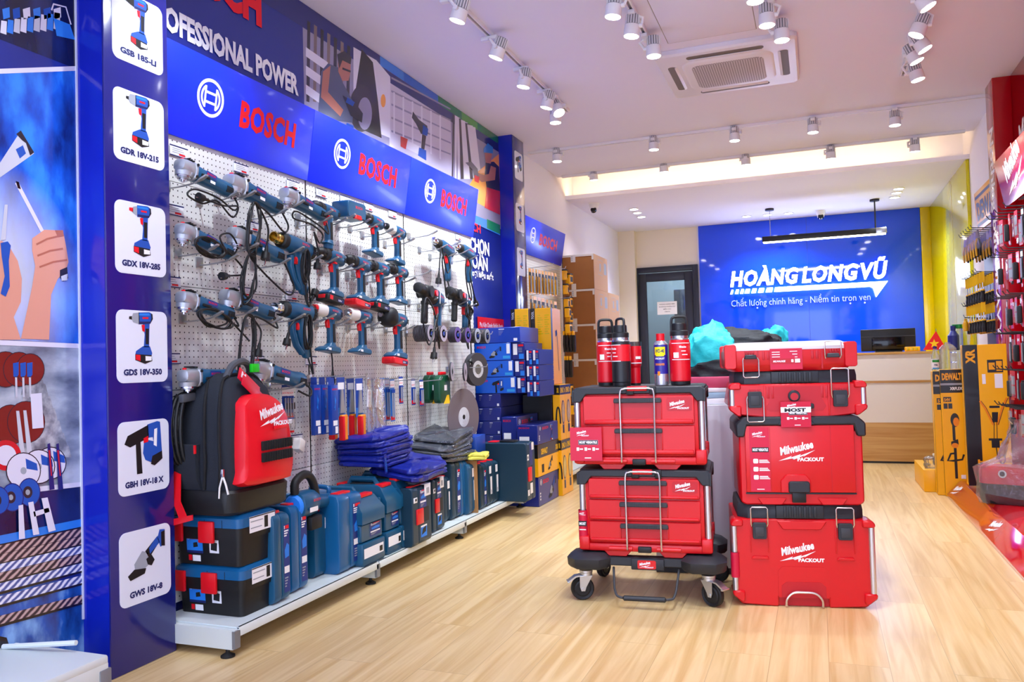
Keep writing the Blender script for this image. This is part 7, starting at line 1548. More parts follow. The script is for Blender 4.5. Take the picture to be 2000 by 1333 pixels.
wrap_print(c, rc+.0006, -PI*.76, -PI*.24, hc*.585, hc*.74, 'wd_yellow'); wrap_print(c, rc+.0006, -PI*.70, -PI*.30, hc*.56, hc*.585, 'wd_yellow'); curved_text(c, 'WD-40', 'wd_print_dummy' if 0 else 'navy_print', rc+.0012, hc*.63, hc*.07, rc*1.35)
curved_text(c, 'SPECIALIST', 'white_print', rc+.0012, hc*.50, hc*.035, rc*1.45); curved_text(c, 'DEGREASER', 'orange_grip', rc+.0012, hc*.385, hc*.04, rc*1.4); wrap_print(c, rc+.0008, -PI*.62, -PI*.5, hc*.19, hc*.27, 'orange_grip', 5)
c.obj('body', t); MB().lathe([(rc*.62, hc*.855), (rc*.62, hc), (0, hc)], 'bottle_red', 24).obj('cap', t)
# ------------------------------------------------------------------ air conditioner
ax0, ax1, ay0, ay1 = -.885, -.045, 4.93, 5.77
t = thing('air_conditioner', 'white four-way cassette air conditioner in the ceiling', 'air conditioner', ((ax0+ax1)/2, (ay0+ay1)/2, ZC))
hw = (ax1-ax0)/2
MB().loft([[(p[0], p[1], z) for p in rrect(-hw+i, hw-i, -hw+i, hw-i, .04, 4)] for z, i in ((-.038, .012), (-.026, 0), (-.0005, .0))], 'ac_white').obj('panel', t)
g = MB().loft([[(p[0], p[1], z) for p in rrect(-hw+i, hw-i, -hw+i, hw-i, .09, 6)] for z, i in ((-.050, .16), (-.042, .145), (-.037, .14))], 'ac_white')
g.obj('centre_panel', t)
def grille_mat():
    M = mat('ac_mesh', '#a59c9c', .6); nt = M.node_tree; N = nt.nodes.new; L = nt.links.new
    tc = N('ShaderNodeTexCoord'); mp = N('ShaderNodeMapping'); mp.inputs['Rotation'].default_value = (0, 0, PI/4); ck = N('ShaderNodeTexChecker'); ck.inputs['Scale'].default_value = 95; ck.inputs['Color1'].default_value = lin('#c9c1c4'); ck.inputs['Color2'].default_value = lin('#7f7577')
    L(tc.outputs['Object'], mp.inputs[0]); L(mp.outputs[0], ck.inputs['Vector']); L(ck.outputs[0], nt.nodes['Principled BSDF'].inputs['Base Color'])
grille_mat()
MB().loft([[(p[0], p[1], z) for p in rrect(-hw+i, hw-i, -hw+i, hw-i, .05, 5)] for z, i in ((-.0535, .205), (-.0502, .20))], 'ac_mesh').obj('intake_grille', t)
for a in range(4):
    M = RZ(a*PI/2)
    MB(M).prism(rrect(-.23, .23, -hw+.055, -hw+.105, .022, 4), -.0395, -.036, 'ac_dark', 'z').obj('air_outlet', t)
    MB(M).box(-.22, .22, -hw+.098, -hw+.125, -.046, -.041, 'ac_white', .002, M=T(0, -hw+.1, -.043) @ RX(.5) @ T(0, hw-.1, .043)).obj('louvre', t)
MB().cyl((hw-.06, -hw+.045, -.039), (hw-.06, -hw+.045, -.036), .022, 'ac_dark', 16).obj('receiver', t)
# ------------------------------------------------------------------ counter
mat('counter_white', '#e8dfd4', .35, coat=.1)
yC0 = at(1740, 906, 2, 0).y; yC0 = 8.42
zt5 = at(1740, 688, 1, yC0).z; zm = at(1740, 745, 1, yC0).z; zbm = at(1740, 826, 1, yC0).z
xC0, xC1 = -.75, 1.0
t = thing('service_counter', 'white service counter with oak edges and oak plinth below the blue panel', 'counter', (xC0, yC0, 0))
w = xC1-xC0
MB().box(0, w, 0, .6, .02, zbm, 'oak_board').box(.01, w-.01, .02, .58, 0, .02, 'black_metal').obj('plinth', t)
MB().box(0, w, 0, .6, zbm+.001, zm-.016, 'counter_white').obj('front_panel', t); MB().box(-.004, w+.004, -.006, .6, zm-.015, zm+.005, 'oak_board').obj('shelf_edge', t); MB().box(0, w, 0.0, .6, zm+.006, zt5-.024, 'counter_white').obj('front_panel', t); MB().box(-.01, w+.01, -.014, .66, zt5-.023, zt5, 'oak_board', .002).obj('counter_top', t)
CT = zt5
yM = yC0+.35
a, b_ = at(1681, 660, 1, yM), at(1788, 660, 1, yM); zt6 = at(1735, 643, 1, yM).z
t = thing('computer_monitor', 'back of a black computer monitor standing on the white counter', 'monitor', ((a.x+b_.x)/2, yM, CT+.0005))
w = b_.x-a.x; h = zt6-CT
MB().box(-w/2, w/2, -.02, .02, .012, h, 'black_metal', .006).box(-w*.3, w*.3, -.05, -.018, h*.1, h*.65, 'lens_black', .01).box(-w/2+.004, w/2-.004, -.0225, -.0205, h*.66, h*.70, 'pack_grip').obj('housing', t)
MB().box(-.12, .12, -.08, .1, 0, .012, 'black_metal', .004).obj('stand', t)
a = at(1782, 686, 1, yC0+.12); t = thing('yellow_gadget', 'small yellow boxy gadget on the counter beside the monitor', 'gadget', (a.x, yC0+.12, CT+.0005))
q = MB().box(-.065, .065, -.03, .03, 0, .045, 'box_yellow', .006); 
for i in range(3): q.box(-.05+.036*i, -.025+.036*i, -.0315, -.029, .01, .035, 'olive_gloss', .002)
q.obj('body', t)
# pennant flag
a = at(1803, 686, 1, yC0+.2); b_ = at(1842, 686, 1, yC0+.2); c = at(1828, 647, 1, yC0+.2)
mat('flag_red', '#e8171f', .6); mat('flag_gold', '#ffd21a', .6)
t = thing('table_flag', 'small red table flag with a yellow star on the counter', 'flag', (b_.x, yC0+.2, CT+.0005))
q = MB(); L_ = c.x-a.x; H_ = c.z-CT
q.prism([(a.x-b_.x, .01), (b_.x-b_.x+.03, .01), (c.x-b_.x, H_)], -.002, .002, 'flag_red', 'y')
sx, sz, sr = (a.x+b_.x)/2-b_.x+.012, H_*.36, H_*.24
st = [(sx+(sr if i % 2 == 0 else sr*.4)*math.sin(i*PI/5), sz+(sr if i % 2 == 0 else sr*.4)*math.cos(i*PI/5)) for i in range(10)]
for i in range(0, 10, 2): q.flat([st[i-1], st[i], st[(i+1) % 10], (sx, sz)], 'flag_gold', FR0(-.0025), .0006)
q.obj('cloth', t)
MB().cyl((c.x-b_.x+.002, .006, 0), (c.x-b_.x+.002, .006, H_+.02), .004, 'steel', 8).lathe([(.035, 0), (.035, .008), (.01, .012)], 'steel', 16, T(c.x-b_.x+.002, .006, 0)).obj('pole', t)
# ------------------------------------------------------------------ lit lettering on the blue panel
mat('letter_glow', '#ffffff', .4, emit=5.0); mat('letter_edge', '#7aa0ff', .4, emit=1.6); mat('letter_dim', '#9fb8ff', .5, emit=.35)
yS = YB-.036
p0 = at(1426, 562, 1, yS-.03); p1 = at(1733, 545, 1, yS-.03); capz = at(1440, 532, 1, yS-.03).z
def solid_text(s, k, ke, M, h, w, bold, shear, depth, space=1.0):
    v, f, tw, y0, y1 = glyphs(s, bold, shear, space); sx = w/tw; sy = h/.73
    b = MB(M); b.add([(p.x*sx, p.y*sy, depth) for p in v], f, k)
    # sides
    ed = {}
    for q in f:
        for i in range(len(q)): e = (q[i], q[(i+1) % len(q)]); ed[e] = ed.get(e, 0)+1
    for (i, j) in ed:
        if (j, i) not in ed: b.add([(v[i].x*sx, v[i].y*sy, 0), (v[j].x*sx, v[j].y*sy, 0), (v[j].x*sx, v[j].y*sy, depth), (v[i].x*sx, v[i].y*sy, depth)], [[0, 1, 2, 3]], ke)
    return b
t = thing('shop_sign', 'glowing white slanted letters with an arrow underline on the glossy blue panel', 'sign', (p0.x, yS, 0))
sl = 0.0
W_ = p1.x-p0.x; H_ = capz-p0.z; zB = at(1426, 560, 1, yS).z
M = frame((0, 0, zB), (1, 0, 0), (0, 0, 1))
xs = [at(x, 550, 1, yS-.03).x-p0.x for x in (1426, 1560, 1566, 1677, 1682, 1735)]
for s, i in (('HOÀNG', 0), ('LONG', 2), ('VŨ', 4)):
    solid_text(s, 'letter_glow', 'letter_edge', M @ T(xs[i], 0, 0), H_*1.0, xs[i+1]-xs[i], .042, .2, .03, 1.1).obj('letters', t)
zu = at(1426, 568, 1, yS).z; zu2 = at(1426, 577, 1, yS).z; hU = .055
X = lambda px: at(px, 570, 1, yS-.03).x-p0.x
u = MB()
zz0 = zB-.10
def slab(pts, k='letter_glow'): u.prism(pts, -.03, -.001, k, 'y')
for a_, b2 in ((1426, 1431), (1435, 1442), (1445, 1452), (1454, 1464), (1467, 1477), (1480, 1492), (1495, 1509)): slab([(X(a_), zz0), (X(b2)-.01, zz0), (X(b2)+.005, zz0+hU), (X(a_)+.02, zz0+hU)])
slab([(X(1512), zz0), (X(1700), zz0), (X(1706), zz0-.02), (X(1711), zz0-.13), (X(1735), zz0+hU), (X(1514), zz0+hU)])
u.obj('underline', t)
TF = frame((X(1427), 0, zz0-.16), (1, 0, 0), (0, 0, 1))
tg = solid_text('Chất lưong chính hãng - Niềm tin tron ven', 'letter_dim', 'letter_dim', TF, .085, X(1700)-X(1427), .0, 0, .012)
wt = glyphs('Chất lưong chính hãng - Niềm tin tron ven')[2]
q0_ = glyphs('Chất lưo')[2]/wt*(X(1700)-X(1427))-.006
for pre, ch in (('Chất lư', 'o'), ('Chất lưong chính hãng - Niềm tin tr', 'o'), ('Chất lưong chính hãng - Niềm tin tron v', 'e')):
    q_ = (glyphs(pre)[2]+glyphs(pre+ch)[2])/2/wt*(X(1700)-X(1427)); tg.M = None; tg.prism(circ(X(1427)+q_, zz0-.16-.03, .011, 10), -.012, -.001, 'letter_dim', 'y')
tg.prism([(X(1427)+q0_, zz0-.16+.055), (X(1427)+q0_+.018, zz0-.16+.062), (X(1427)+q0_+.022, zz0-.16+.082), (X(1427)+q0_+.014, zz0-.16+.082)], -.012, -.001, 'letter_dim', 'y')
tg.obj('tagline', t)
ld = bpy.data.lights.new('sign_glow', 'AREA'); ld.shape = 'RECTANGLE'; ld.size = W_; ld.size_y = .25; ld.energy = 16; ld.color = (.55, .68, 1)
lo = bpy.data.objects.new('sign_glow', ld); COL.objects.link(lo); lo.parent = t; lo.location = (W_/2, -.06, zB+.1); lo.rotation_euler = (-PI/2, 0, 0)
# ------------------------------------------------------------------ grey display table behind the red stacks, with clothes
mat('plinth_grey', '#c6c6d2', .4); mat('cloth_teal', '#16b3b8', .6, bump=.9, bscale=16, bdist=.01); mat('cloth_black', '#15181e', .7, bump=.9, bscale=16, bdist=.01); mat('book_red', '#c9486a', .5); mat('book_blue', '#9fc4dc', .5)
pa = at(1283, 1118, 2, 0); pb_ = at(1428, 1123, 2, 0)
zT = at(1400, 792, 1, pa.y).z
t = thing('display_plinth', 'pale grey display plinth behind the red drawer chests', 'plinth', (pa.x, pa.y-.0, 0), math.atan2(pb_.y-pa.y, pb_.x-pa.x))
MB().box(0, .95, 0, .5, .0, zT, 'plinth_grey', .006).obj('body', t); MB().box(-.002, .952, -.002, .502, .002, .03, 'slot_dark').obj('kick', t)
PT = zT
yK = pa.y+.12
def place_on(o, px, y, z, lab, cat, rz=0): 
    q = at(px, 700, 1, y); o.location = (q.x, y, z); o.rotation_euler = (0, 0, rz); tag(o, lab, cat); return o
z_ = PT+.001
for i, (k, h, lab) in enumerate((('white_print', .03, 'white booklet stack at the bottom behind the red chest'), ('book_blue', .028, 'pale blue booklet on the grey plinth'), ('white_print', .02, 'white booklet under the pink box on the grey plinth'))):
    place_on(MB().box(-.16, .16, -.11, .11, 0, h, k, .002).obj('booklet'), 1410, yK+.05, z_, lab, 'booklet', .05*i); z_ += h+.001
zp0 = at(1390, 762, 1, yK).z; zp1 = at(1390, 736, 1, yK).z
o = MB().box(-.2, .2, -.12, .12, 0, zp1-z_, 'book_red', .004).obj('flat_box'); place_on(o, 1415, yK+.06, z_, 'pinkish red flat box under the folded teal clothes', 'box'); z_ = zp1+.001
def heap(name, w, d, h, k, seed, flat=.35):
    """a crumpled garment: lumpy mound with creases; origin at the middle of its underside"""
    r = random.Random(seed); N_, R = 64, 14; ph = [r.uniform(0, 6.28) for _ in range(8)]; rg = []
    for j in range(R+1):
        f = j/R; s = math.cos(f*PI/2*.985)**flat; g = []
        for i in range(N_):
            a = 2*PI*i/N_; n = .5*math.sin(2*a+ph[0]+f*3)+.35*(1-2*abs(math.sin(2.5*a+ph[1]-f*4)))+.3*(1-2*abs(math.sin(4.5*a+ph[2]+f*7)))+.2*math.sin(9*a+ph[3]-f*9)
            q = s*(1+.13*n); c, t_ = math.cos(a), math.sin(a); g.append((w/2*q*math.copysign(abs(c)**.6, c), d/2*q*math.copysign(abs(t_)**.6, t_), h*math.sin(f*PI/2)*(1+.22*math.sin(a+ph[4])*f+.10*n*f)))
        rg.append(g)
    return MB().loft(rg, k).obj(name)
for o, px, y_, z0, lab, rz in ((heap('folded_garment', .36, .24, .075, 'cloth_black', 60), 1402, yK+.08, z_, 'black crumpled garment under the teal one on the pink box', 0), (heap('folded_garment', .27, .24, .185, 'cloth_teal', 64), 1388, yK+.10, z_+.05, 'bright teal crumpled garment beside the red organiser', .2), (heap('folded_garment', .40, .22, .10, 'cloth_black', 67), 1448, yK+.22, z_+.125, 'black garment heaped behind the red organiser', .1)):
    place_on(o, px, y_, z0, lab, 'garment', rz)
o = heap('folded_garment', .17, .14, .085, 'cloth_teal', 66); place_on(o, 1505, yK+.30, z_+.150, 'teal and white rolled garment behind the red organiser', 'garment', .5)
# ------------------------------------------------------------------ red shop wall on the right
mat('red_gloss', '#c40212', .08, coat=.6); mat('red_film', '#b00414', .14, coat=.5); mat('header_red', '#c8142a', .18, coat=.5); mat('dw_navy', '#2b2f52', .5); mat('dw_yellow', '#f2a81c', .35); mat('dw_blue', '#232a6a', .4)
struct(MB().box(1.207, XR, 6.39, 6.63, 0, ZC, 'red_film', .003).obj('pillar_red'))
lt = MB(frame((1.2062, 0, 0), (0, 0, -1), (0, -1, 0)))   # reads downwards
lt.text('Nothing but HEAVY DUTY.', 'white_print', None, -2.62, -6.555, .13, 2.05, bold=.02)
o = lt.obj('wall_lettering'); tag(o, 'white lettering running down the narrow face of the red pillar', 'lettering')
rb = MB().box(1.318, XR-.0005, 3.0, 6.388, 0, ZC-.002, 'red_film', .001)
bolt_logo(rb, frame((1.3174, 6.26, 2.2), (0, -1, 0), (0, 0, 1)), 0, 0, 1.1, off=.0006, packout=False)
tag(rb.obj('wall_print'), 'glossy red board covering the right wall with a big white script mark', 'wall print')
t = thing('shelving_bay', 'red shelving bay with hooks of packets on the right wall', 'shelving', (1.30, 5.95, 0), RIGHT)
w = 1.9
MB().box(0, w, -.0, .016, .14, 2.1, 'red_film', .002).obj('back_panel', t)
HB = lambda x0, x1, lab: None
for i, (a, b_) in enumerate(((6.12, 5.1), (5.09, 4.07))):
    t2 = thing('header_sign', 'red header sign with white script over the red shelving, %s' % ('farther one' if i == 0 else 'nearer one'), 'sign', (1.2, a, 1.99), RIGHT)
    b = MB(RX(.18)).box(0, a-b_, 0, .016, 0, .31, 'header_red', .002); bolt_logo(b, frame((0, -.001, 0), (1, 0, 0), (0, 0, 1)), .18, .05, .62, off=.0006, packout=False); b.obj('board', t2)
    MB().box(.04, .06, .016, .1, .04, .06, 'rack_grey').box(a-b_-.06, a-b_-.04, .016, .1, .04, .06, 'rack_grey').obj('support_arm', t2)
# glossy red plinth with a sloping front
t = thing('display_platform', 'glossy red display platform with sloping front and white script marks by the right wall', 'platform', (0, 0, 0))
b = MB().prism([(.84, .001), (.84, .02), (.93, .12), (1.296, .12), (1.296, .001)], 3.4, 6.55, 'red_gloss', 'y', .002)
fr = frame((.84, 6.55, .02), (0, -1, 0), Vector((.09, 0, .1)).normalized())
for k in range(3): bolt_logo(b, fr, .05+1.28*k, .02, .22, off=.0012, packout=False)
b.obj('body', t)
MB().box(.846, 1.29, 3.4, 6.55, .0005, .001, 'slot_dark').obj('kick', t)
# packets on hooks
def red_packet(kind):
    t = thing('hook_packet', '', 'packet'); b = MB()
    if kind == 0: b.box(-.035, .035, -.004, -.002, -.15, .012, 'tag_crimson').rect(-.03, .03, -.07, -.02, 'grey_print', FS, .0046).rect(-.03, .03, -.13, -.08, 'grey_print', FS, .0046); b.obj('card', t); MB().box(-.032, .032, -.02, -.004, -.14, -.015, 'clear_film', .004).obj('blister', t)
    elif kind == 1: b.box(-.03, .03, -.004, -.002, -.17, .012, 'latch_red').text('M', 'white_print', FS, -.02, -.03, .02, .04, off=.0046); b.obj('card', t); MB().box(-.02, .02, -.03, -.005, -.15, -.05, 'tool_dark', .006).obj('tool', t)
    else: b.box(-.02, .02, -.003, -.0015, -.16, .012, 'black_print').rect(-.018, .018, -.03, .0, 'white_print', FS, .0036); b.obj('card', t); MB().cyl((-.006, -.008, -.15), (-.006, -.008, -.04), .004, 'tool_silver', 6).cyl((.006, -.008, -.15), (.006, -.008, -.04), .004, 'tool_silver', 6).obj('blades', t)
    return t
RPK = [red_packet(k) for k in range(3)]; ur = [0, 0, 0]; r = random.Random(5); uh = 0
RH = None
def red_hook():
    t = thing('display_hook', '', 'hook'); MB().tube([(0, 0, 0), (0, -.26, .012), (0, -.275, .035)], .0035, 'black_metal', 7).obj('wire', t); MB().box(-.015, .015, -.006, 0, -.02, .02, 'black_metal', .002).obj('back_plate', t); return t
rowz = ((1.86, 0), (1.62, 1), (1.36, 2), (1.14, 2), (.92, 1), (.70, 0))
RN = ('top', 'second', 'third', 'fourth', 'fifth', 'lowest')
for j, (z, kk) in enumerate(rowz):
    for i in range(5):
        y = 5.76-.12*i; k = (kk+i*(1 if j % 2 else 2)) % 3
        if RH is None: RH = red_hook(); h = RH
        else: h = dup(RH)
        h.location = (1.299, y, z); h.rotation_euler = (0, 0, RIGHT); h['label'] = 'black hook on the red shelving bay, %s row' % RN[j]; h['group'] = 'hooks of the %s red row' % RN[j]
        for q in range(2):
            o = RPK[k] if ur[k] == 0 else dup(RPK[k]); ur[k] += 1
            o.location = (1.299-.07-.10*q-r.uniform(0, .03), y, z-.012); o.rotation_euler = (0, 0, RIGHT+r.uniform(-.12, .12))
            o['label'] = ('red card packet with grey squares', 'red card packet holding a black tool', 'slim black card packet of blades')[k]+' in the %s row of the red bay' % RN[j]; o['group'] = 'packets in the %s red row' % RN[j]
# ------------------------------------------------------------------ yellow and black bay beyond the red pillar
t = thing('shelving_bay', 'dark pegboard bay of screwdrivers and pliers beyond the red pillar', 'shelving', (1.315, 7.45, 0), RIGHT)
MB().box(0, .80, -.02, .012, .10, 2.0, 'dw_navy', .002).obj('back_panel', t)
t2 = thing('header_sign', 'yellow header sign with dark blue lettering beyond the red pillar', 'sign', (1.25, 7.40, 2.01), RIGHT)
b = MB(RX(.05)).box(0, .76, 0, .016, 0, .31, 'dw_yellow', .002); f = frame((0, -.001, 0), (1, 0, 0), (0, 0, 1)); b.rect(.03, .76, .03, .055, 'dw_blue', f); b.rect(.03, .76, .25, .275, 'dw_blue', f); b.text('DEWALT', 'dw_blue', f, .06, .085, .135, .82, bold=.05, off=.0006); b.obj('board', t2)
MB().box(.04, .06, .016, .06, .04, .06, 'rack_grey').box(.70, .72, .016, .06, .04, .06, 'rack_grey').obj('support_arm', t2)
mat('grip_yellow', '#f0b414', .4)
def hand_tool(kind):
    t = thing('hand_tool', '', 'hand tool')
    if kind == 0:   # screwdriver, handle down
        MB().cyl((0, 0, -.11), (0, 0, 0), .003, 'steel', 8).obj('shaft', t); MB().lathe([(.008, -.21), (.015, -.205), (.016, -.17), (.012, -.14), (.015, -.12), (.010, -.108)], ['grip_yellow', 'tool_dark', 'tool_dark', 'tool_dark', 'grip_yellow'], 12).obj('handle', t); MB().box(-.016, .016, -.004, -.002, -.06, .02, 'yellow_print', .001).obj('card', t)
    elif kind == 1: # pliers in a sleeve
        MB().prism([(-.006, 0), (.006, 0), (.014, -.06), (-.014, -.06)], -.006, .006, 'steel', 'y').obj('jaws', t)
        for s in (-1, 1): MB().tube([(s*.006, 0, -.06), (s*.018, 0, -.10), (s*.014, 0, -.19)], [.006, .008, .007], 'grip_yellow' if s < 0 else 'tool_dark', 8).obj('handle', t)
        MB().box(-.03, .03, -.012, -.010, -.13, .02, 'clear_film').obj('sleeve', t)
    else:
        MB().lathe([(.016, -.09), (.018, -.085), (.018, -.02), (.010, -.005), (.010, .01)], 'grip_yellow', 14).obj('body', t)
    return t
HT = [hand_tool(k) for k in range(3)]; ut = [0, 0, 0]
def hput(k, x, y, z, lab, g):
    o = HT[k] if ut[k] == 0 else dup(HT[k]); ut[k] += 1
    o.location = (x, y, z); o.rotation_euler = (0, 0, RIGHT+.9+r.uniform(-.2, .2)); o['label'] = lab; o['group'] = g
rk = 0; RK = None
for j, (z, n, k) in enumerate(((1.96, 6, 1), (1.62, 7, 0), (1.40, 7, 0))):
    for i in range(n):
        y = 7.36-.105*i
        if RK is None: RK = red_hook(); h = RK
        else: h = dup(RK)
        h.location = (1.294, y, z); h.rotation_euler = (0, 0, RIGHT); h.scale = (1, .68, 1); h['label'] = 'black hook on the dark pegboard beyond the red pillar, %s row' % RN[j]; h['group'] = 'hooks on the dark pegboard'
        for q in range(2):
            hput(k, 1.294-.055-.085*q, y, z-.01, ('pair of yellow and black pliers in a clear sleeve, top row of the dark pegboard', 'yellow and black screwdriver in the upper screwdriver row of the dark pegboard', 'yellow and black screwdriver in the lower screwdriver row of the dark pegboard')[j], 'hand tools of row %s' % RN[j])
for i in range(4): hput(2, 1.24-.04*i, 7.3, 1.298, 'yellow cylindrical tool under the screwdrivers beside the glossy lime panel', 'yellow cylinders under the screwdrivers')
h = dup(RK, (1.294, 7.3, 1.305), RIGHT, 'black hook carrying the yellow cylinders on the dark pegboard'); h['group'] = 'hooks on the dark pegboard'
# ------------------------------------------------------------------ tall yellow boxes
def tall_box(lab, x0, x1, y0, y1, z0, h, lean, stripe, art):
    t = thing('boxed_tool', lab, 'box', (x0, y0, z0)); t.rotation_euler = (0, lean, 0)
    w = x1-x0; d = y1-y0; f = FR0(-.0008); b = MB().box(0, w, 0, d, 0, h, 'box_yellow', .003, 1)
    fl = frame((-.0008, d, 0), (0, -1, 0), (0, 0, 1)); b.rect(.01, .02, .02, h-.02, 'olive_gloss', fl); b.rect(d-.018, d-.006, .02, h-.02, 'box_black', fl)
    if art == 0:
        b.rect(0, w, h-.17, h-.002, 'box_black', f); b.rect(0, w, h-.115, h-.10, 'grey_print', f, .0004); b.text('DEWALT', 'dw_yellow', f, w*.08, h-.075, .048, w*.84, bold=.05, off=.0006); b.text('XRFLEX', 'white_print', f, w*.4, h-.15, .022, w*.54, bold=.03, off=.0006)
        b.rect(w*.1, w*.44, h-.235, h-.20, 'box_black', f, .0004); b.text('54V', 'dw_yellow', f, w*.13, h-.23, .022, w*.27, bold=.04, off=.0008)
        for i in range(2): b.rect(w*(.1+.2*i), w*(.27+.2*i), h-.285, h-.247, 'box_black', f, .0004)
        b.flat(circ(w*.55, h*.60, w*.19, 18, .05), 'box_black', f, .0004); b.flat(circ(w*.60, h*.585, w*.13, 14, .032), 'orange_grip', f, .0008); b.rect(w*.42, w*.54, h*.44, h*.6, 'box_black', f, .0006); b.flat([(w*.34, h*.43), (w*.64, h*.45), (w*.66, h*.41), (w*.52, h*.385), (w*.34, h*.4)], 'box_black', f, .0008); b.flat(circ(w*.5, h*.40, w*.15, 14, .018), 'orange_grip', f, .001)
        ribbon(b, [(w*.5, h*.38), (w*.5, h*.14)], w*.12, 'box_black', f, False, .0006); ribbon(b, [(w*.86, h*.33), (w*.78, h*.29), (w*.4, h*.28), (w*.16, h*.28), (w*.3, h*.335), (w*.55, h*.34)], w*.09, 'box_black', f, False, .0009); b.rect(w*.7, w*.9, h*.14, h*.17, 'white_print', f, .0006)
    else:
        b.rect(0, w*.34, 0, h, 'box_black', f); b.text('XR', 'dw_yellow', frame((0, -.0014, 0), (0, 0, 1), (-1, 0, 0)), h-.13, -w*.27, .055, .10, bold=.05); b.text('DEWALT', 'dw_yellow', frame((0, -.0014, 0), (0, 0, 1), (-1, 0, 0)), .0, -w*.42, .05, .18, bold=.05)
        b.rect(w*.55, w*.9, h*.80, h*.89, 'box_black', f); b.rect(w*.75, w*.88, h*.81, h*.88, 'dw_yellow', f, .0004); b.rect(w*.58, w*.72, h*.82, h*.87, 'dw_yellow', f, .0004)
        b.rect(w*.42, w*.5, h*.72, h*.79, 'white_print', f); b.rect(w*.7, w*.88, h*.69, h*.79, 'white_print', f); 
        for i, p in enumerate((((.34, .60), (.45, .55), (.62, .43)), ((.95, .62), (.85, .56), (.70, .43)))): ribbon(b, [(w*a, h*c) for a, c in p], .012, 'orange_grip', f, False, .0006); ribbon(b, [(w*(a+.03), h*c) for a, c in p], .003, 'box_black', f, False, .0008)
        b.rect(w*.55, w*.78, h*.55, h*.565, 'box_black', f, .0006); b.flat([(w*.6, h*.45), (w*.72, h*.45), (w*.74, h*.52), (w*.6, h*.52)], 'box_black', f, .0006); ribbon(b, [(w*.64, h*.45), (w*.62, h*.33)], .004, 'box_black', f, False, .0006); ribbon(b, [(w*.70, h*.45), (w*.69, h*.33)], .004, 'box_black', f, False, .0006); b.rect(w*.5, w*.8, h*.32, h*.335, 'box_black', f, .0006); b.rect(w*.56, w*.74, h*.27, h*.32, 'box_black', f, .0006); ribbon(b, [(w*(.78)+.018*math.cos(a), h*.19+.03*math.sin(a)) for a in [2*PI*i/12 for i in range(12)]], .008, 'box_black', f, True, .0006); ribbon(b, [(w*.66, h*.27), (w*.68, h*.2), (w*.76, h*.17)], .006, 'box_black', f, False, .0006)
    b.obj('carton', t)
    return t
zA = .918
tall_box('tall yellow box picturing an earth auger, standing at the end of the red base', .835, .985, 6.565, 6.60, 0.001, zA, -.008, 0, 0)
t = tall_box('second tall yellow box hidden right behind the auger box', .79, .98, 6.605, 6.72, 0.001, zA-.01, -.004, 0, 0)
xb0, xb1 = at(1886, 800, 1, 6.30).x, at(1973, 800, 1, 6.30).x
tall_box('taller black and yellow box picturing a trimmer, standing on the red base', xb0, xb1, 6.30, 6.384, .1215, 1.09-.1215, -.006, 1, 1)
# low yellow box with parts on it
def low_box():
    x0 = .715; t = thing('flat_box', 'low yellow box lying on the floor in front of the counter', 'box', (x0, 6.74, .001)); MB().box(0, .24, 0, .62, 0, .165, 'box_yellow', .003).obj('carton', t); MB().box(.118, .122, .0, .62, .164, .1656, 'olive_gloss').obj('flap_seam', t)
low_box()
p = Vector((.865, 7.05, .1665))
t = thing('plastic_jar', 'small clear jar with dark contents on the low yellow box', 'jar', p); MB().lathe([(.045, 0), (.05, .01), (.05, .05), (.047, .06), (.05, .07), (.05, .085)], ['tool_dark', 'tool_dark', 'clear_film', 'clear_film', 'tool_white'], 18).obj('jar', t)
o = folded('plastic_bag', .12, .10, .08, 'clear_bag', 91, wr=.02); o.location = (.80, 6.86, .1665); tag(o, 'crumpled clear bag of small parts on the low yellow box', 'plastic bag')
t = thing('small_part', 'little grey ring shaped part lying on the low yellow box', 'part', (.765, 6.97, .1665)); MB().lathe([(.012, 0), (.025, 0), (.025, .018), (.012, .018), (.012, 0)], 'steel', 16).obj('ring', t)
# water jug and bottles on the auger boxes
mat('jug_plastic', '#d8e6f2', .08, trans=.85, alpha=.55, ior=1.3)
mat('cap_blue', '#232a86', .4); mat('spray_green', '#0f7a3a', .4); mat('label_green', '#1f9a3c', .4)
jx, jy, jz = .90, 6.665, zA-.009+.003
t = thing('water_jug', 'large clear water jug with white label on top of the auger boxes', 'water jug', (jx, jy, jz))
MB().lathe([(.052, 0), (.058, .006), (.058, .05), (.055, .055), (.058, .06), (.058, .12), (.055, .126), (.058, .132), (.057, .16), (.035, .185), (.02, .192), (.02, .205)], 'jug_plastic', 26).obj('jug', t)
t2 = thing('water_bottle', 'slim clear bottle with a green and white label left of the big water jug', 'bottle', (jx-.085, 6.66, jz)); s = MB().lathe([(.024, 0), (.026, .005), (.026, .11), (.012, .15), (.012, .16)], 'jug_plastic', 20); s.obj('bottle', t2); s = MB().lathe([(.0268, .01), (.0268, .085)], 'white_print', 20); wrap_print(s, .0274, -PI*.8, -PI*.2, .06, .078, 'label_green'); wrap_print(s, .0274, -PI*.8, -PI*.2, .01, .02, 'cyan_print'); curved_text(s, 'na', 'navy_print', .0276, .035, .018, .022); s.obj('label', t2); MB().lathe([(.013, .16), (.013, .178), (0, .178)], 'cap_blue', 14).obj('cap', t2)
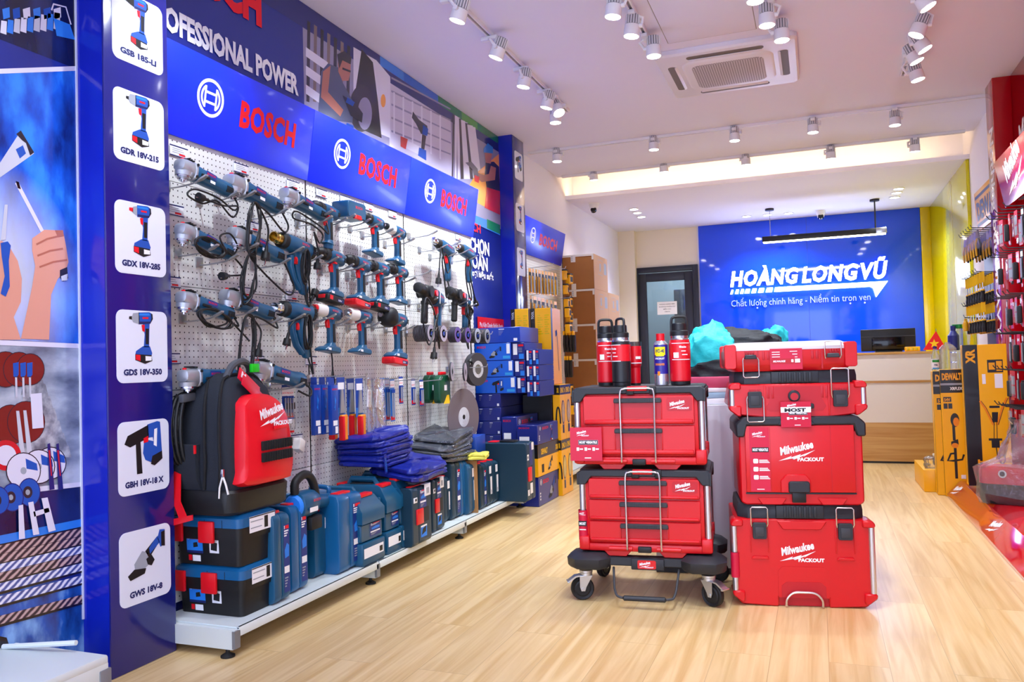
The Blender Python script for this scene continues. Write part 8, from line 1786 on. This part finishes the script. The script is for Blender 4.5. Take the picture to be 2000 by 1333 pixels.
for px, py, k, kc, h, lab in ((1863, 655, 'cap_blue', 'cap_blue', .12, 'dark blue bottle standing on the counter behind the water jug'), (1875, 652, 'jug_plastic', 'spray_green', .12, 'pale spray bottle with green top on the counter behind the water jug')):
    yy = 8.7; q = at(px, 680, 1, yy)
    t = thing('detergent_bottle', lab, 'bottle', (q.x, yy, CT+.0005)); hh = at(px, py-18, 1, yy).z-CT
    MB().lathe([(.045, 0), (.05, .01), (.05, hh*.6), (.02, hh*.8), (.02, hh*.84)], k, 18).obj('bottle', t); MB().lathe([(.026, hh*.84), (.03, hh*.88), (.03, hh), (0, hh)], kc, 14).box(-.06, .01, -.012, .012, hh*.9, hh, kc, .004).obj('cap', t) if kc == 'spray_green' else MB().lathe([(.022, hh*.84), (.024, hh), (0, hh)], kc, 14).obj('cap', t)
# bag wrapped in clear plastic on the red base
t = thing('tool_bag', 'dark red and black tool bag wrapped in clear plastic on the red base', 'bag', (1.09, 5.66, .1215), -.3); t.scale = (.86, .86, .92)
def bagring(z, sx, sy, r=.07): return [(p[0]*sx, p[1]*sy, z) for p in rrect(-.20, .20, -.14, .14, r, 5)]
MB().loft([bagring(0, .94, .92), bagring(.02, 1, 1), bagring(.13, 1.02, 1.02)], 'fabric_black').obj('base', t)
MB().loft([bagring(.131, 1.02, 1.02), bagring(.20, 1.02, 1.0), bagring(.235, .98, .9)], 'tag_crimson').obj('upper_panel', t)
MB().cyl((-.05, -.143, .20), (-.05, -.150, .20), .026, 'steel', 20).cyl((-.05, -.15, .20), (-.05, -.152, .20), .016, 'fabric_black', 16).obj('badge', t)
rg = []; rr = random.Random(9)
for j, (z, s) in enumerate(((0.001, 1.0), (.05, 1.10), (.15, 1.14), (.24, 1.12), (.30, .85), (.38, .62), (.46, .5), (.52, .34), (.55, .42))):
    rg.append([(p[0]*s+rr.uniform(-.018, .018)+(.08 if z > .28 else 0), p[1]*s+rr.uniform(-.018, .018), z+(rr.uniform(-.02, .02) if j else 0)) for p in rrect(-.20, .20, -.14, .14, .07, 5)])
MB().loft(rg, 'clear_bag').obj('plastic_wrap', t)
# (temporary)
